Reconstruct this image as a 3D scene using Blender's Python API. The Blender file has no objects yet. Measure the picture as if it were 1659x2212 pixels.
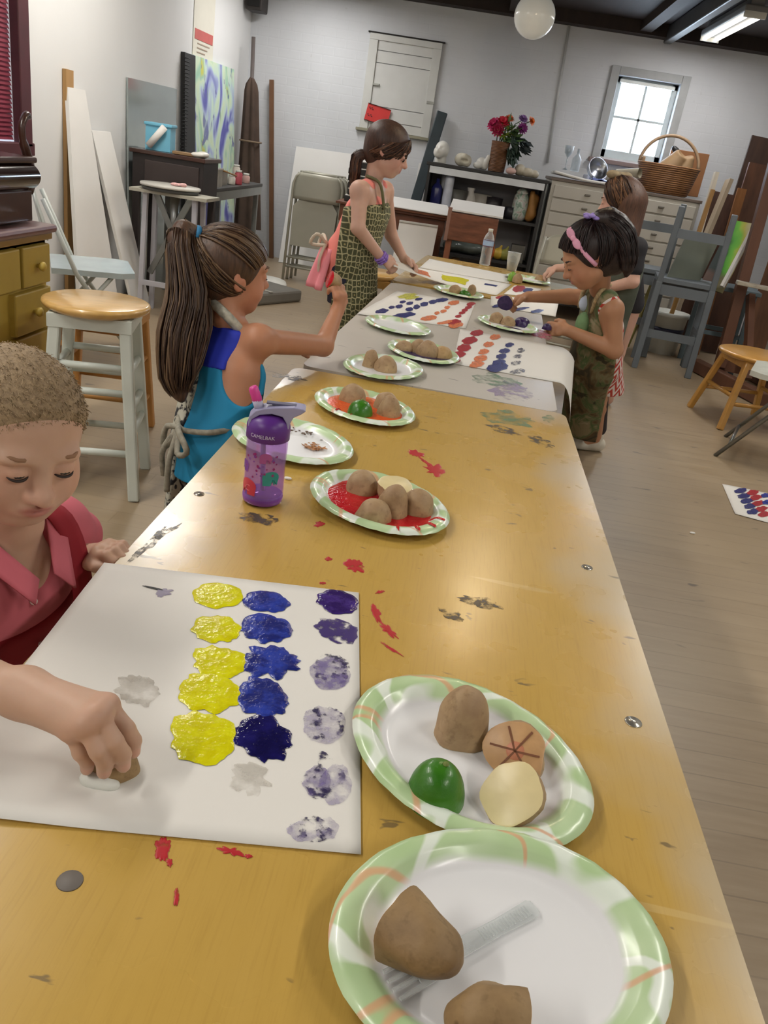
import bpy, bmesh, math, random
import numpy as np
from mathutils import Vector, Matrix, noise

# ------------------------------------------------------------------ camera, world, lights, exposure
SC = bpy.context.scene
COL = SC.collection
CAM_H = 1.2
FPX = 1741.0                                   # focal length in pixels of the 1659 x 2212 frame
Dn = Vector((-.145, .9006, .410)).normalized() # world down, forward, right in lens axes (x right, y down, z ahead)
Fw = Vector((212, -759, 1741)); Fw = (Fw - Dn * Fw.dot(Dn)).normalized()
Rt = Dn.cross(Fw)
cam = bpy.data.cameras.new('camera')
cam.sensor_fit = 'VERTICAL'; cam.sensor_height = 24.0; cam.lens = 24.0 * FPX / 2212.0
cam.clip_start = .02; cam.clip_end = 60
camo = bpy.data.objects.new('camera', cam); COL.objects.link(camo)
ax = Vector((Rt.x, Fw.x, -Dn.x)); ay = -Vector((Rt.y, Fw.y, -Dn.y)); az = -Vector((Rt.z, Fw.z, -Dn.z))
camo.matrix_world = Matrix(((ax.x, ay.x, az.x, 0), (ax.y, ay.y, az.y, 0), (ax.z, ay.z, az.z, CAM_H), (0, 0, 0, 1)))
SC.camera = camo

w = bpy.data.worlds.new('sky'); SC.world = w; w.use_nodes = True
wt = w.node_tree; bg = wt.nodes['Background']
sky = wt.nodes.new('ShaderNodeTexSky'); sky.sky_type = 'HOSEK_WILKIE'; sky.turbidity = 4
sky.sun_direction = (.3, -.5, .8)
wt.links.new(sky.outputs['Color'], bg.inputs['Color']); bg.inputs['Strength'].default_value = 14.0

SC.view_settings.view_transform = 'Standard'; SC.view_settings.look = 'None'
SC.view_settings.gamma = 1.0; SC.view_settings.use_curve_mapping = False
SC.view_settings.exposure = 0.5

def area(name, loc, rot, sx, sy, power, color=(1, 1, 1)):
    l = bpy.data.lights.new(name, 'AREA'); l.shape = 'RECTANGLE'; l.size = sx; l.size_y = sy
    l.energy = power; l.color = color
    o = bpy.data.objects.new(name, l); COL.objects.link(o); o.location = loc; o.rotation_euler = rot
    return o
TUBE_POWER = 22.0
WARM = (1.0, .955, .88)
COOL = (.86, .92, 1.0)
# daylight of the left and far windows, from area lamps set outside the glass
area('daylight_left_window', (-2.75, 3.4, 1.6), (0, math.radians(-90), 0), 1.0, 1.3, 40, COOL)
area('daylight_far_window', (1.36, 8.60, 1.74), (math.radians(-90), 0, 0), .5, .62, 22, (.74, .84, 1.0))

# ------------------------------------------------------------------ pixel -> point on a known plane (frame 1659 x 2212)
def ray(px, py):
    v = Vector((px - 829.5, py - 1106, FPX))
    return Vector((v.dot(Rt), v.dot(Fw), -v.dot(Dn)))
def PZ(px, py, z):
    r = ray(px, py); return Vector((0, 0, CAM_H)) + r * ((z - CAM_H) / r.z)
def PY(px, py, y):
    r = ray(px, py); return Vector((0, 0, CAM_H)) + r * (y / r.y)
def PX(px, py, x):
    r = ray(px, py); return Vector((0, 0, CAM_H)) + r * (x / r.x)

# ------------------------------------------------------------------ objects and tags
def link(name, me, mat=None, parent=None):
    o = bpy.data.objects.new(name, me); COL.objects.link(o)
    if mat is not None:
        for m in (mat if isinstance(mat, (list, tuple)) else [mat]): me.materials.append(m)
    if parent is not None: o.parent = parent
    return o
def tag(o, label, cat, group=None):
    o['label'] = label; o['category'] = cat
    if group: o['group'] = group
    return o
def struct(o): o['kind'] = 'structure'; return o
def thing(name, label, cat, loc=(0, 0, 0), rz=0, group=None):
    o = bpy.data.objects.new(name, None); COL.objects.link(o); o.empty_display_size = .05
    o.location = loc; o.rotation_euler = (0, 0, rz)
    return tag(o, label, cat, group)
def dup(root, loc=None, rz=None, label=None, group=None):
    def cp(o, par):
        c = o.copy(); COL.objects.link(c); c.parent = par
        if par is not None: c.matrix_parent_inverse = o.matrix_parent_inverse.copy()
        for ch in o.children: cp(ch, c)
        return c
    r = cp(root, None)
    if loc is not None: r.location = loc
    if rz is not None: r.rotation_euler = (0, 0, rz)
    if label: r['label'] = label
    if group: r['group'] = group
    return r

# ------------------------------------------------------------------ materials
def lin(c):
    if isinstance(c, str): c = tuple(int(c[i:i + 2], 16) / 255 for i in (0, 2, 4))
    return tuple(x / 12.92 if x <= .04045 else ((x + .055) / 1.055) ** 2.4 for x in c[:3]) + (1,)
class NT:
    def __init__(s, name):
        s.m = bpy.data.materials.new(name); s.m.use_nodes = True; s.t = s.m.node_tree
        s.b = s.t.nodes['Principled BSDF']; s._co = None
    def n(s, kind, **kw):
        d = s.t.nodes.new('ShaderNode' + kind)
        for k, v in kw.items(): setattr(d, k, v)
        return d
    def l(s, a, b): s.t.links.new(a, b)
    def co(s, scale=(1, 1, 1), out='Object', rot=(0, 0, 0), loc=(0, 0, 0)):
        tc = s.n('TexCoord'); mp = s.n('Mapping')
        mp.inputs['Scale'].default_value = scale; mp.inputs['Rotation'].default_value = rot; mp.inputs['Location'].default_value = loc
        s.l(tc.outputs[out], mp.inputs['Vector']); return mp.outputs['Vector']
    def noise(s, vec, scale=5, detail=3, rough=.5, dist=0):
        d = s.n('TexNoise'); d.inputs['Scale'].default_value = scale; d.inputs['Detail'].default_value = detail
        d.inputs['Roughness'].default_value = rough; d.inputs['Distortion'].default_value = dist
        s.l(vec, d.inputs['Vector']); return d.outputs['Fac']
    def ramp(s, fac, stops, interp='LINEAR'):
        d = s.n('ValToRGB'); e = d.color_ramp.elements; d.color_ramp.interpolation = interp
        while len(e) < len(stops): e.new(.5)
        for i, (p, c) in enumerate(stops):
            e[i].position = p; e[i].color = lin(c) if not isinstance(c, (int, float)) else (c, c, c, 1)
        s.l(fac, d.inputs['Fac']); return d.outputs['Color']
    def mix(s, fac, a, b, mode='MIX'):
        d = s.n('MixRGB', blend_type=mode)
        for v, k in ((fac, 'Fac'), (a, 'Color1'), (b, 'Color2')):
            if hasattr(v, 'links'): s.l(v, d.inputs[k])
            elif k == 'Fac': d.inputs[k].default_value = v
            else: d.inputs[k].default_value = lin(v)
        return d.outputs['Color']
    def math(s, op, a, b=0.0):
        d = s.n('Math', operation=op)
        for i, v in enumerate((a, b)):
            if hasattr(v, 'links'): s.l(v, d.inputs[i])
            else: d.inputs[i].default_value = v
        return d.outputs[0]
    def bump(s, h, strength=.2, dist=.002):
        d = s.n('Bump'); d.inputs['Strength'].default_value = strength; d.inputs['Distance'].default_value = dist
        s.l(h, d.inputs['Height']); s.l(d.outputs['Normal'], s.b.inputs['Normal'])
    def set(s, **kw):
        for k, v in kw.items():
            i = s.b.inputs[k.replace('_', ' ')]
            if hasattr(v, 'links'): s.l(v, i)
            elif isinstance(v, str): i.default_value = lin(v)
            else: i.default_value = v
        return s
MATS = {}
def M(name, c='808080', rough=.6, metal=0, var=.12, scale=8, bump=0, bscale=60, stretch=(1, 1, 1), coat=0, trans=0, spec=.5, sheen=0, sss=0):
    """A plain material whose colour drifts a little with noise."""
    if name in MATS: return MATS[name]
    s = NT(name); v = s.co(stretch)
    base = lin(c)
    def sh(f): return tuple(min(1, x * f) for x in base[:3])
    d = s.n('ValToRGB'); e = d.color_ramp.elements
    e[0].position = .25; e[0].color = sh(1 - var) + (1,); e[1].position = .75; e[1].color = sh(1 + var) + (1,)
    s.l(s.noise(v, scale, 4), d.inputs['Fac']); s.set(Base_Color=d.outputs['Color'], Roughness=rough, Metallic=metal)
    s.b.inputs['Specular IOR Level'].default_value = spec
    if coat: s.set(Coat_Weight=coat, Coat_Roughness=.08)
    if trans: s.set(Transmission_Weight=trans)
    if sheen: s.set(Sheen_Weight=sheen)
    if sss: s.set(Subsurface_Weight=sss, Subsurface_Radius=(.01, .004, .002), Subsurface_Scale=.5)
    if bump: s.bump(s.noise(v, bscale, 4), bump, .003)
    MATS[name] = s.m; return s.m

# ------------------------------------------------------------------ mesh helpers
class MB:
    """Collects pieces and links them as one mesh object."""
    def __init__(s): s.bm = bmesh.new(); s.mi = 0
    def _xf(s, verts, mat): bmesh.ops.transform(s.bm, matrix=mat, verts=verts)
    def box(s, c, d, rot=None, bev=0):
        r = bmesh.ops.create_cube(s.bm, size=1); vs = r['verts']
        fs = {f for v in vs for f in v.link_faces}
        for f in fs: f.material_index = s.mi
        bmesh.ops.scale(s.bm, vec=d, verts=vs)
        if bev:
            es = list({e for v in vs for e in v.link_edges})
            rr = bmesh.ops.bevel(s.bm, geom=es, offset=min(bev, min(d) * .45), segments=2, affect='EDGES', profile=.5)
            vs = list({v for f in rr['faces'] for v in f.verts} | {v for v in vs if v.is_valid})
            for f in {f for v in vs for f in v.link_faces}: f.material_index = s.mi
        m = Matrix.Translation(Vector(c))
        if rot is not None: m = m @ (rot.to_4x4() if hasattr(rot, 'to_4x4') else Matrix.Rotation(rot, 4, 'Z'))
        s._xf(vs, m); return s
    def bar(s, a, b, wx, wy=None, up=(0, 0, 1), bev=0):
        """A rectangular bar from a to b."""
        a, b = Vector(a), Vector(b); d = b - a; z = d.normalized(); u = Vector(up)
        if abs(z.dot(u)) > .95: u = Vector((0, 1, 0))
        x = u.cross(z).normalized(); y = z.cross(x)
        rot = Matrix((x, y, z)).transposed()
        return s.box((a + b) / 2, (wx, wy or wx, d.length), rot, bev)
    def tube(s, pts, r, n=10, cap=True):
        pts = [Vector(p) for p in pts]; rs = r if isinstance(r, (list, tuple)) else [r] * len(pts)
        rings = []; t0 = (pts[1] - pts[0]).normalized()
        u = Vector((0, 0, 1)) if abs(t0.z) < .9 else Vector((1, 0, 0))
        x = (u - t0 * u.dot(t0)).normalized()
        for i, p in enumerate(pts):
            t = ((pts[min(i + 1, len(pts) - 1)] - pts[max(i - 1, 0)])).normalized()
            x = (x - t * x.dot(t)).normalized(); y = t.cross(x)
            rings.append([s.bm.verts.new(p + (x * math.cos(k * 2 * math.pi / n) + y * math.sin(k * 2 * math.pi / n)) * rs[i]) for k in range(n)])
        for a, b in zip(rings, rings[1:]):
            for k in range(n):
                f = s.bm.faces.new((a[k], a[(k + 1) % n], b[(k + 1) % n], b[k])); f.material_index = s.mi; f.smooth = True
        if cap:
            for rg in (rings[0][::-1], rings[-1]):
                try: f = s.bm.faces.new(rg); f.material_index = s.mi
                except ValueError: pass
        return s
    def lathe(s, prof, c=(0, 0, 0), n=28, sx=1, sy=1, smooth=True, mat=None):
        """Revolve (r, z) pairs about z."""
        rings = []; new = []
        for r, z in prof:
            if r < 1e-6: rg = [s.bm.verts.new((0, 0, z))]
            else: rg = [s.bm.verts.new((r * math.cos(k * 2 * math.pi / n) * sx, r * math.sin(k * 2 * math.pi / n) * sy, z)) for k in range(n)]
            rings.append(rg); new += rg
        for a, b in zip(rings, rings[1:]):
            for k in range(n):
                q = [a[k % len(a)], a[(k + 1) % len(a)], b[(k + 1) % len(b)], b[k % len(b)]]
                q = list(dict.fromkeys(q))
                if len(q) < 3: continue
                f = s.bm.faces.new(q); f.material_index = s.mi; f.smooth = smooth
        m = Matrix.Translation(Vector(c))
        if mat is not None: m = m @ mat.to_4x4()
        s._xf(new, m); return s
    def prism(s, pts, thick, m=None):
        """Extrude a 2D outline (x, y) by thick along z."""
        lo = [s.bm.verts.new((p[0], p[1], 0)) for p in pts]; hi = [s.bm.verts.new((p[0], p[1], thick)) for p in pts]
        fs = [s.bm.faces.new(lo[::-1]), s.bm.faces.new(hi)]
        for k in range(len(pts)):
            j = (k + 1) % len(pts); fs.append(s.bm.faces.new((lo[k], lo[j], hi[j], hi[k])))
        for f in fs: f.material_index = s.mi
        if m is not None: s._xf(lo + hi, m)
        return s
    def quad(s, pts):
        f = s.bm.faces.new([s.bm.verts.new(p) for p in pts]); f.material_index = s.mi; return s
    def ell(s, c, r, rot=None, seg=20):
        rr = bmesh.ops.create_uvsphere(s.bm, u_segments=seg, v_segments=max(6, seg // 2), radius=1); vs = rr['verts']
        for f in {f for v in vs for f in v.link_faces}: f.material_index = s.mi; f.smooth = True
        m = Matrix.Translation(Vector(c)) @ (rot.to_4x4() if rot is not None else Matrix.Identity(4)) @ Matrix.Diagonal((*((r, r, r) if isinstance(r, (int, float)) else r), 1))
        s._xf(vs, m); return s
    def grid(s, fn, nu, nv, closed=False):
        g = [[s.bm.verts.new(fn(i / (nu - 1), j / (nv - 1))) for j in range(nv)] for i in range(nu)]
        for i in range(nu - 1):
            for j in range(nv - 1):
                f = s.bm.faces.new((g[i][j], g[i + 1][j], g[i + 1][j + 1], g[i][j + 1])); f.material_index = s.mi; f.smooth = True
        return s
    def build(s, name, mat, parent=None, smooth=False, solid=0, sub=0, norm=True):
        if norm: bmesh.ops.recalc_face_normals(s.bm, faces=s.bm.faces[:])
        me = bpy.data.meshes.new(name); s.bm.to_mesh(me); s.bm.free()
        if smooth:
            for p in me.polygons: p.use_smooth = True
        o = link(name, me, mat, parent)
        if solid:
            md = o.modifiers.new('thickness', 'SOLIDIFY'); md.thickness = solid; md.offset = -1
        if sub:
            md = o.modifiers.new('round', 'SUBSURF'); md.levels = sub; md.render_levels = sub
        return o
def one(name, label, cat, mb, mat, group=None, **kw):
    return tag(mb.build(name, mat, **kw), label, cat, group)

# ------------------------------------------------------------------ organic shapes: smooth-blended distance fields meshed with surface nets
def V(*a): return np.array(a[0] if len(a) == 1 else a, float)
class SDF:
    def __init__(s): s.p = []
    def cone(s, a, b, ra, rb=None, k=.012, op='+'):
        s.p.append(('c', V(a), V(b), ra, rb if rb is not None else ra, k, op)); return s
    def chain(s, pts, rs, k=.012):
        for i in range(len(pts) - 1): s.cone(pts[i], pts[i + 1], rs[i], rs[i + 1], k)
        return s
    def ell(s, c, r, rot=None, k=.012, op='+'):
        s.p.append(('e', V(c), V(r), np.eye(3) if rot is None else np.array(rot), 0, k, op)); return s
    def plane(s, p, n, k=.001, op='&'):
        """Keep the side that -n points to."""
        n = V(n); s.p.append(('h', V(p), n / np.linalg.norm(n), 0, 0, k, op)); return s
    def dist(s, q, P):
        if q[0] == 'c':
            a, b, ra, rb = q[1:5]; ba = b - a; L2 = max(ba @ ba, 1e-12)
            t = np.clip(((P - a) @ ba) / L2, 0, 1)
            return np.linalg.norm(P - a - t[..., None] * ba, axis=-1) - (ra + (rb - ra) * t)
        if q[0] == 'e':
            L = (P - q[1]) @ q[3]; r = q[2]
            k0 = np.linalg.norm(L / r, axis=-1); k1 = np.linalg.norm(L / (r * r), axis=-1)
            return k0 * (k0 - 1) / np.maximum(k1, 1e-9)
        return (P - q[1]) @ q[2]
    def bounds(s):
        lo = np.full(3, 1e9); hi = -lo
        for q in s.p:
            if q[6] != '+': continue
            if q[0] == 'c':
                r = max(q[3], q[4])
                for e in (q[1], q[2]): lo = np.minimum(lo, e - r); hi = np.maximum(hi, e + r)
            elif q[0] == 'e':
                r = np.sqrt(((q[3] * q[2]) ** 2).sum(1)); lo = np.minimum(lo, q[1] - r); hi = np.maximum(hi, q[1] + r)
        return lo, hi
    def mesh(s, h, noise_amp=0, noise_f=1, seed=0, inflate=0):
        lo, hi = s.bounds(); lo = lo - 4 * h - inflate; hi = hi + 4 * h + inflate
        n = np.ceil((hi - lo) / h).astype(int) + 1
        axs = [lo[i] + h * np.arange(n[i]) for i in range(3)]
        F_ = np.full(n, .2, np.float32)
        for q in s.p:
            k = q[5]; op = q[6]
            sl = [slice(0, n[i]) for i in range(3)]
            if op != '&' and q[0] != 'h':
                if q[0] == 'c':
                    r = max(q[3], q[4]); l2 = np.minimum(q[1], q[2]) - r; h2 = np.maximum(q[1], q[2]) + r
                else:
                    r = np.sqrt(((q[3] * q[2]) ** 2).sum(1)); l2 = q[1] - r; h2 = q[1] + r
                mg = k + 4 * h + inflate + .004
                sl = [slice(max(0, int((l2[i] - mg - lo[i]) / h)), min(n[i], int((h2[i] + mg - lo[i]) / h) + 2)) for i in range(3)]
            P = np.stack(np.meshgrid(*[axs[i][sl[i]] for i in range(3)], indexing='ij'), -1)
            if P.size == 0: continue
            d = s.dist(q, P); f = F_[tuple(sl)]
            if op == '+':
                hh = np.maximum(k - np.abs(f - d), 0) / k; F_[tuple(sl)] = np.minimum(f, d) - hh * hh * k * .25
            elif op == '-':
                d = -d; hh = np.maximum(k - np.abs(f - d), 0) / k; F_[tuple(sl)] = np.maximum(f, d) + hh * hh * k * .25
            else:
                hh = np.maximum(k - np.abs(f - d), 0) / k; F_[tuple(sl)] = np.maximum(f, d) + hh * hh * k * .25
        F_ = F_ - inflate
        I = F_ < 0
        # cells with a sign change
        c = np.zeros(n - 1, int)
        for dx in (0, 1):
            for dy in (0, 1):
                for dz in (0, 1): c += I[dx:n[0] - 1 + dx, dy:n[1] - 1 + dy, dz:n[2] - 1 + dz]
        act = (c > 0) & (c < 8); idx = -np.ones(n - 1, int); ids = np.argwhere(act); idx[act] = np.arange(len(ids))
        S = np.zeros((len(ids), 3)); W = np.zeros(len(ids))
        cr = [(a, b) for a in range(8) for b in range(a + 1, 8) if bin(a ^ b).count('1') == 1]
        off = np.array([[(a >> 2) & 1, (a >> 1) & 1, a & 1] for a in range(8)])
        fv = [F_[tuple((ids + off[a]).T)] for a in range(8)]
        for a, b in cr:
            m = (fv[a] < 0) != (fv[b] < 0)
            t = np.where(m, fv[a] / np.where(m, fv[a] - fv[b], 1), 0)
            S += np.where(m[:, None], off[a] + t[:, None] * (off[b] - off[a]), 0); W += m
        vs = lo + h * (ids + S / W[:, None])
        faces = []
        for axn in range(3):
            o1, o2 = [(1, 2), (2, 0), (0, 1)][axn]
            A = [slice(1, n[i] - 1) for i in range(3)]; A[axn] = slice(0, n[axn] - 1)
            B = list(A); B[axn] = slice(1, n[axn])
            ch = I[tuple(A)] != I[tuple(B)]
            e = np.argwhere(ch) + np.array([0 if i == axn else 1 for i in range(3)])
            if not len(e): continue
            u1 = np.eye(3, dtype=int)[o1]; u2 = np.eye(3, dtype=int)[o2]
            q = np.stack([idx[tuple((e - u1 - u2).T)], idx[tuple((e - u2).T)], idx[tuple(e.T)], idx[tuple((e - u1).T)]], 1)
            ins = I[tuple(e.T)]; q[~ins] = q[~ins][:, ::-1]; faces.append(q)
        fs = np.concatenate(faces); fs = fs[(fs >= 0).all(1)]
        return vs, fs
    def build(s, name, mat, parent=None, h=.006, blobs=None, base='c9a08c', inflate=0, rough=0, rseed=0):
        vs, fs = s.mesh(h, inflate=inflate)
        me = bpy.data.meshes.new(name)
        me.vertices.add(len(vs)); me.vertices.foreach_set('co', vs.astype(np.float32).ravel())
        me.loops.add(fs.size); me.loops.foreach_set('vertex_index', fs.astype(np.int32).ravel())
        me.polygons.add(len(fs)); me.polygons.foreach_set('loop_start', np.arange(0, fs.size, 4, dtype=np.int32))
        me.polygons.foreach_set('use_smooth', np.ones(len(fs), bool))
        me.update(calc_edges=True); me.validate()
        if blobs is not None:
            col = np.tile(np.array(lin(base)), (len(vs), 1))
            for (c, r, cc, a, soft) in blobs:
                if isinstance(r, (tuple, list)): d = np.linalg.norm(((vs - V(c)) @ np.array(r[3])) / V(r[:3]), axis=1)
                else: d = np.linalg.norm(vs - V(c), axis=1) / r
                wgt = np.clip((1 + soft - d) / (2 * soft), 0, 1)[:, None] * a
                col = col * (1 - wgt) + np.array(lin(cc)) * wgt
            at = me.color_attributes.new('Col', 'FLOAT_COLOR', 'POINT')
            at.data.foreach_set('color', col.astype(np.float32).ravel())
        o = link(name, me, mat, parent)
        if rough:
            pass
        return o
def attr_mat(name, rough=.55, sss=.12, var=.06, bump=.08):
    if name in MATS: return MATS[name]
    s = NT(name); a = s.n('VertexColor'); a.layer_name = 'Col'
    v = s.co(); nz = s.ramp(s.noise(v, 40, 3), [(.3, 1 - var), (.7, 1.0)])
    s.set(Base_Color=s.mix(1, a.outputs['Color'], nz, 'MULTIPLY'), Roughness=rough)
    s.b.inputs['Specular IOR Level'].default_value = .35
    if sss: s.set(Subsurface_Weight=sss, Subsurface_Radius=(.008, .003, .0015), Subsurface_Scale=.4)
    s.bump(s.noise(v, 220, 2), bump, .001)
    MATS[name] = s.m; return s.m
# ------------------------------------------------------------------ shared materials
def wall_mat():
    s = NT('painted brick wall'); v = s.co((1, 1, 1))
    br = s.n('TexBrick'); br.inputs['Scale'].default_value = 1; br.inputs['Mortar Size'].default_value = .006
    br.inputs['Brick Width'].default_value = .21; br.inputs['Row Height'].default_value = .075; br.inputs['Mortar Smooth'].default_value = .6
    tc = s.n('TexCoord'); mp = s.n('Mapping'); sep = s.n('SeparateXYZ'); cmb = s.n('CombineXYZ')
    s.l(tc.outputs['Object'], sep.inputs[0]); s.l(s.math('ADD', sep.outputs['X'], sep.outputs['Y']), cmb.inputs['X']); s.l(sep.outputs['Z'], cmb.inputs['Y'])
    s.l(cmb.outputs[0], br.inputs['Vector'])
    n1 = s.noise(v, 1.3, 4); n2 = s.noise(v, 14, 5)
    c = s.ramp(n1, [(.3, 'c6c8cb'), (.7, 'd3d5d8')])
    c = s.mix(s.ramp(n2, [(.70, 0), (.78, .35)]), c, 'a8a59f')
    s.set(Base_Color=c, Roughness=.75)
    s.bump(s.math('ADD', s.math('MULTIPLY', br.outputs['Fac'], -.5), s.math('MULTIPLY', n2, .6)), .22, .006)
    return s.m
WALL = wall_mat()
PLASTER = M('white plaster', 'dcdcdb', .7, var=.03, scale=2, bump=.1, bscale=40)
def plank_floor():
    s = NT('worn grey floorboards'); v = s.co()
    br = s.n('TexBrick'); br.offset = .37
    for k, x in (('Scale', 1), ('Mortar Size', .0022), ('Brick Width', 2.6), ('Row Height', .085), ('Bias', 0)): br.inputs[k].default_value = x
    br.inputs['Color1'].default_value = lin('8f7d66'); br.inputs['Color2'].default_value = lin('9b8970'); br.inputs['Mortar'].default_value = lin('645747')
    s.l(v, br.inputs['Vector'])
    vs = s.co((1, 9, 1)); g = s.noise(vs, 3.5, 6, .6)
    c = s.mix(.55, br.outputs['Color'], s.ramp(g, [(.25, '806d55'), (.75, 'aa987f')]))
    c = s.mix(s.ramp(s.noise(v, 1.1, 4), [(.35, 0), (.7, .6)]), c, 'a28f72')
    sc = s.noise(s.co((2.2, 6, 1)), 3.2, 2, .5, .4)
    c = s.mix(s.ramp(sc, [(.69, 0), (.75, .75)]), c, '57504a')
    s.set(Base_Color=c, Roughness=s.ramp(g, [(.2, .3), (.8, .5)]))
    s.bump(s.math('SUBTRACT', s.math('MULTIPLY', g, .4), br.outputs['Fac']), .25, .002)
    return s.m
DARKWOOD = M('dark ceiling wood', '2b1f19', .75, var=.3, scale=3, stretch=(6, .6, 1), bump=.2, bscale=20)
BROWN = M('reddish brown wood', '6a3f2a', .45, var=.22, scale=6, stretch=(1, 1, .25), bump=.1)
DKBROWN = M('dark brown wood', '3c2219', .35, var=.25, scale=6, coat=.3)
EASEL = M('stained easel wood', '5c3a28', .55, var=.25, scale=7, stretch=(1, 1, .3))
TAN = M('tan timber', 'a98352', .6, var=.2, scale=8, stretch=(1, 1, .2))
HONEY = M('honey stool wood', 'cfa663', .3, var=.12, scale=6, stretch=(3, 12, 3), coat=.5)
WHITEP = M('white paint', 'd9dad3', .45, var=.05, scale=6)
OFFW = M('off white card', 'e2e0dc', .7, var=.03, scale=4)
BLACKP = M('black paint', '1c1b1c', .5, var=.2)
CREAM = M('cream cabinet enamel', 'b9b4a9', .5, var=.06, scale=3)
STEEL = M('grey steel', '8f918f', .35, .85, var=.1)
CHAIRM = M('beige chair enamel', 'a6a394', .42, .15, var=.06, scale=5)
BLUEGREY = M('blue grey paint', '5f666c', .55, var=.1, scale=6)
GREENGREY = M('green grey board', '6c7268', .6, var=.1, scale=5)
YELLOW = M('yellow desk paint', 'b59c45', .5, var=.12, scale=6)
WHITEG = M('white glazed ceramic', 'd8d6ce', .35, var=.08, scale=12)
def clear_mat(name, c='eef2f4', alpha=.75, rough=.05):
    if name in MATS: return MATS[name]
    s = NT(name); tr = s.n('BsdfTransparent'); gl = s.b; mx = s.n('MixShader'); lw = s.n('LayerWeight')
    tr.inputs['Color'].default_value = lin(c); s.set(Base_Color=c, Roughness=rough); lw.inputs['Blend'].default_value = .35
    f = s.math('ADD', s.math('MULTIPLY', lw.outputs['Facing'], .8), 1 - alpha)
    s.l(f, mx.inputs['Fac']); s.l(tr.outputs[0], mx.inputs[1]); s.l(gl.outputs[0], mx.inputs[2])
    s.l(mx.outputs[0], s.t.nodes['Material Output'].inputs['Surface']); MATS[name] = s.m; return s.m
CLEAR = clear_mat('clear plastic', 'f2f5f6', .88)
def emit(name, c, strength):
    s = NT(name); s.set(Base_Color=c, Emission_Color=c, Emission_Strength=strength); return s.m

def slab(mb, p, pu, pv, t):
    """A flat board: corner p, neighbours pu and pv, thickness t away from the lens side."""
    p, pu, pv = Vector(p), Vector(pu), Vector(pv); n = (pu - p).cross(pv - p).normalized() * t
    if n.dot(p - Vector((0, 0, CAM_H))) < 0: n = -n
    q = [p, pu, pu + pv - p, pv]; vs = [mb.bm.verts.new(x) for x in q] + [mb.bm.verts.new(x + n) for x in q]
    for f in ((0, 1, 2, 3), (7, 6, 5, 4), (0, 4, 5, 1), (1, 5, 6, 2), (2, 6, 7, 3), (3, 7, 4, 0)):
        mb.bm.faces.new([vs[i] for i in f]).material_index = mb.mi
    return mb

# ------------------------------------------------------------------ the room
XL, XL2, XR, YB, YF, ZC, YJ = -2.3, -2.33, 3.3, 8.46, -2.6, 2.5, 6.71
mb = MB(); mb.box(((XL2 + XR) / 2, (YB + YF) / 2, -.05), (XR - XL2 + .4, YB - YF + .4, .1)); struct(mb.build('floor', plank_floor()))
mb = MB(); mb.box(((XL2 + XR) / 2, (YB + YF) / 2, ZC + .05), (XR - XL2 + .4, YB - YF + .4, .1)); struct(mb.build('ceiling', DARKWOOD))
def wall_with_hole(name, mat, axis, pos, a0, a1, hole, th=.16, sgn=1):
    mb = MB(); h0, h1, z0, z1 = hole
    def bx(u0, u1, w0, w1):
        c = ((u0 + u1) / 2, pos + sgn * th / 2, (w0 + w1) / 2); d = (u1 - u0, th, w1 - w0)
        if axis == 'Y': c = (c[1], c[0], c[2]); d = (d[1], d[0], d[2])
        mb.box(c, d)
    bx(a0, h0, 0, ZC); bx(h1, a1, 0, ZC); bx(h0, h1, 0, z0); bx(h0, h1, z1, ZC)
    return mb
WB = (1.08, 1.64, 1.40, 2.08)
struct(wall_with_hole('wall_back', WALL, 'X', YB, XL2 - .16, XR + .16, WB).build('wall_back', WALL))
WLh = (2.6, 4.17, .95, 2.25)
mb = wall_with_hole('wall_left', PLASTER, 'Y', XL, YF, YJ, WLh, th=.23, sgn=-1)
mb.box((XL2 - .08, (YJ + YB) / 2, ZC / 2), (.16, YB - YJ, ZC)); struct(mb.build('wall_left', PLASTER))
mb = MB(); mb.box((XR + .08, (YB + YF) / 2, ZC / 2), (.16, YB - YF, ZC)); struct(mb.build('wall_right', WALL))
mb = MB(); mb.box(((XL2 + XR) / 2, YF - .08, ZC / 2), (XR - XL2 + .4, .16, ZC)); struct(mb.build('wall_front', PLASTER))
mb = MB()
for x in (-1.1, .05, 1.2, 2.35): mb.box((x, (YB + YF) / 2, ZC - .04), (.1, YB - YF, .08))
mb.box(((XL2 + XR) / 2, YB - .08, ZC - .05), (XR - XL2, .16, .1))
struct(mb.build('ceiling_beam', DARKWOOD))
# conduit on the far wall
mb = MB(); mb.tube([PY(1232, 40, YB - .012), PY(1182, 352, YB - .012)], .012, 8); struct(mb.build('trim_1', M('painted conduit', 'b9bab9', .6)))

# far window: casing, reveal, sash with four panes
x0, x1, z0, z1 = WB
fr = MB()
for (a, b, c, d) in ((x0 - .075, x0, z0 - .02, z1 + .07), (x1, x1 + .075, z0 - .02, z1 + .07), (x0, x1, z1, z1 + .07)):
    fr.box(((a + b) / 2, YB - .015, (c + d) / 2), (b - a, .03, d - c), bev=.004)
wf = struct(fr.build('window_1', M('grey window casing', 'a2a4a4', .6)))
fr = MB(); fr.box(((x0 + x1) / 2, YB - .03, z0 - .035), (x1 - x0 + .2, .09, .04), bev=.006); fr.build('window_sill', M('brownish sill', '7c6a66', .6), wf)
sash = MB(); yy = YB + .09
for (a, b, c, d) in ((x0, x0 + .05, z0, z1), (x1 - .05, x1, z0, z1), (x0, x1, z0, z0 + .07), (x0, x1, z1 - .05, z1)):
    sash.box(((a + b) / 2, yy, (c + d) / 2), (b - a, .035, d - c), bev=.003)
xm, zm = (x0 + x1) / 2, (z0 + z1) / 2 + .01
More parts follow.
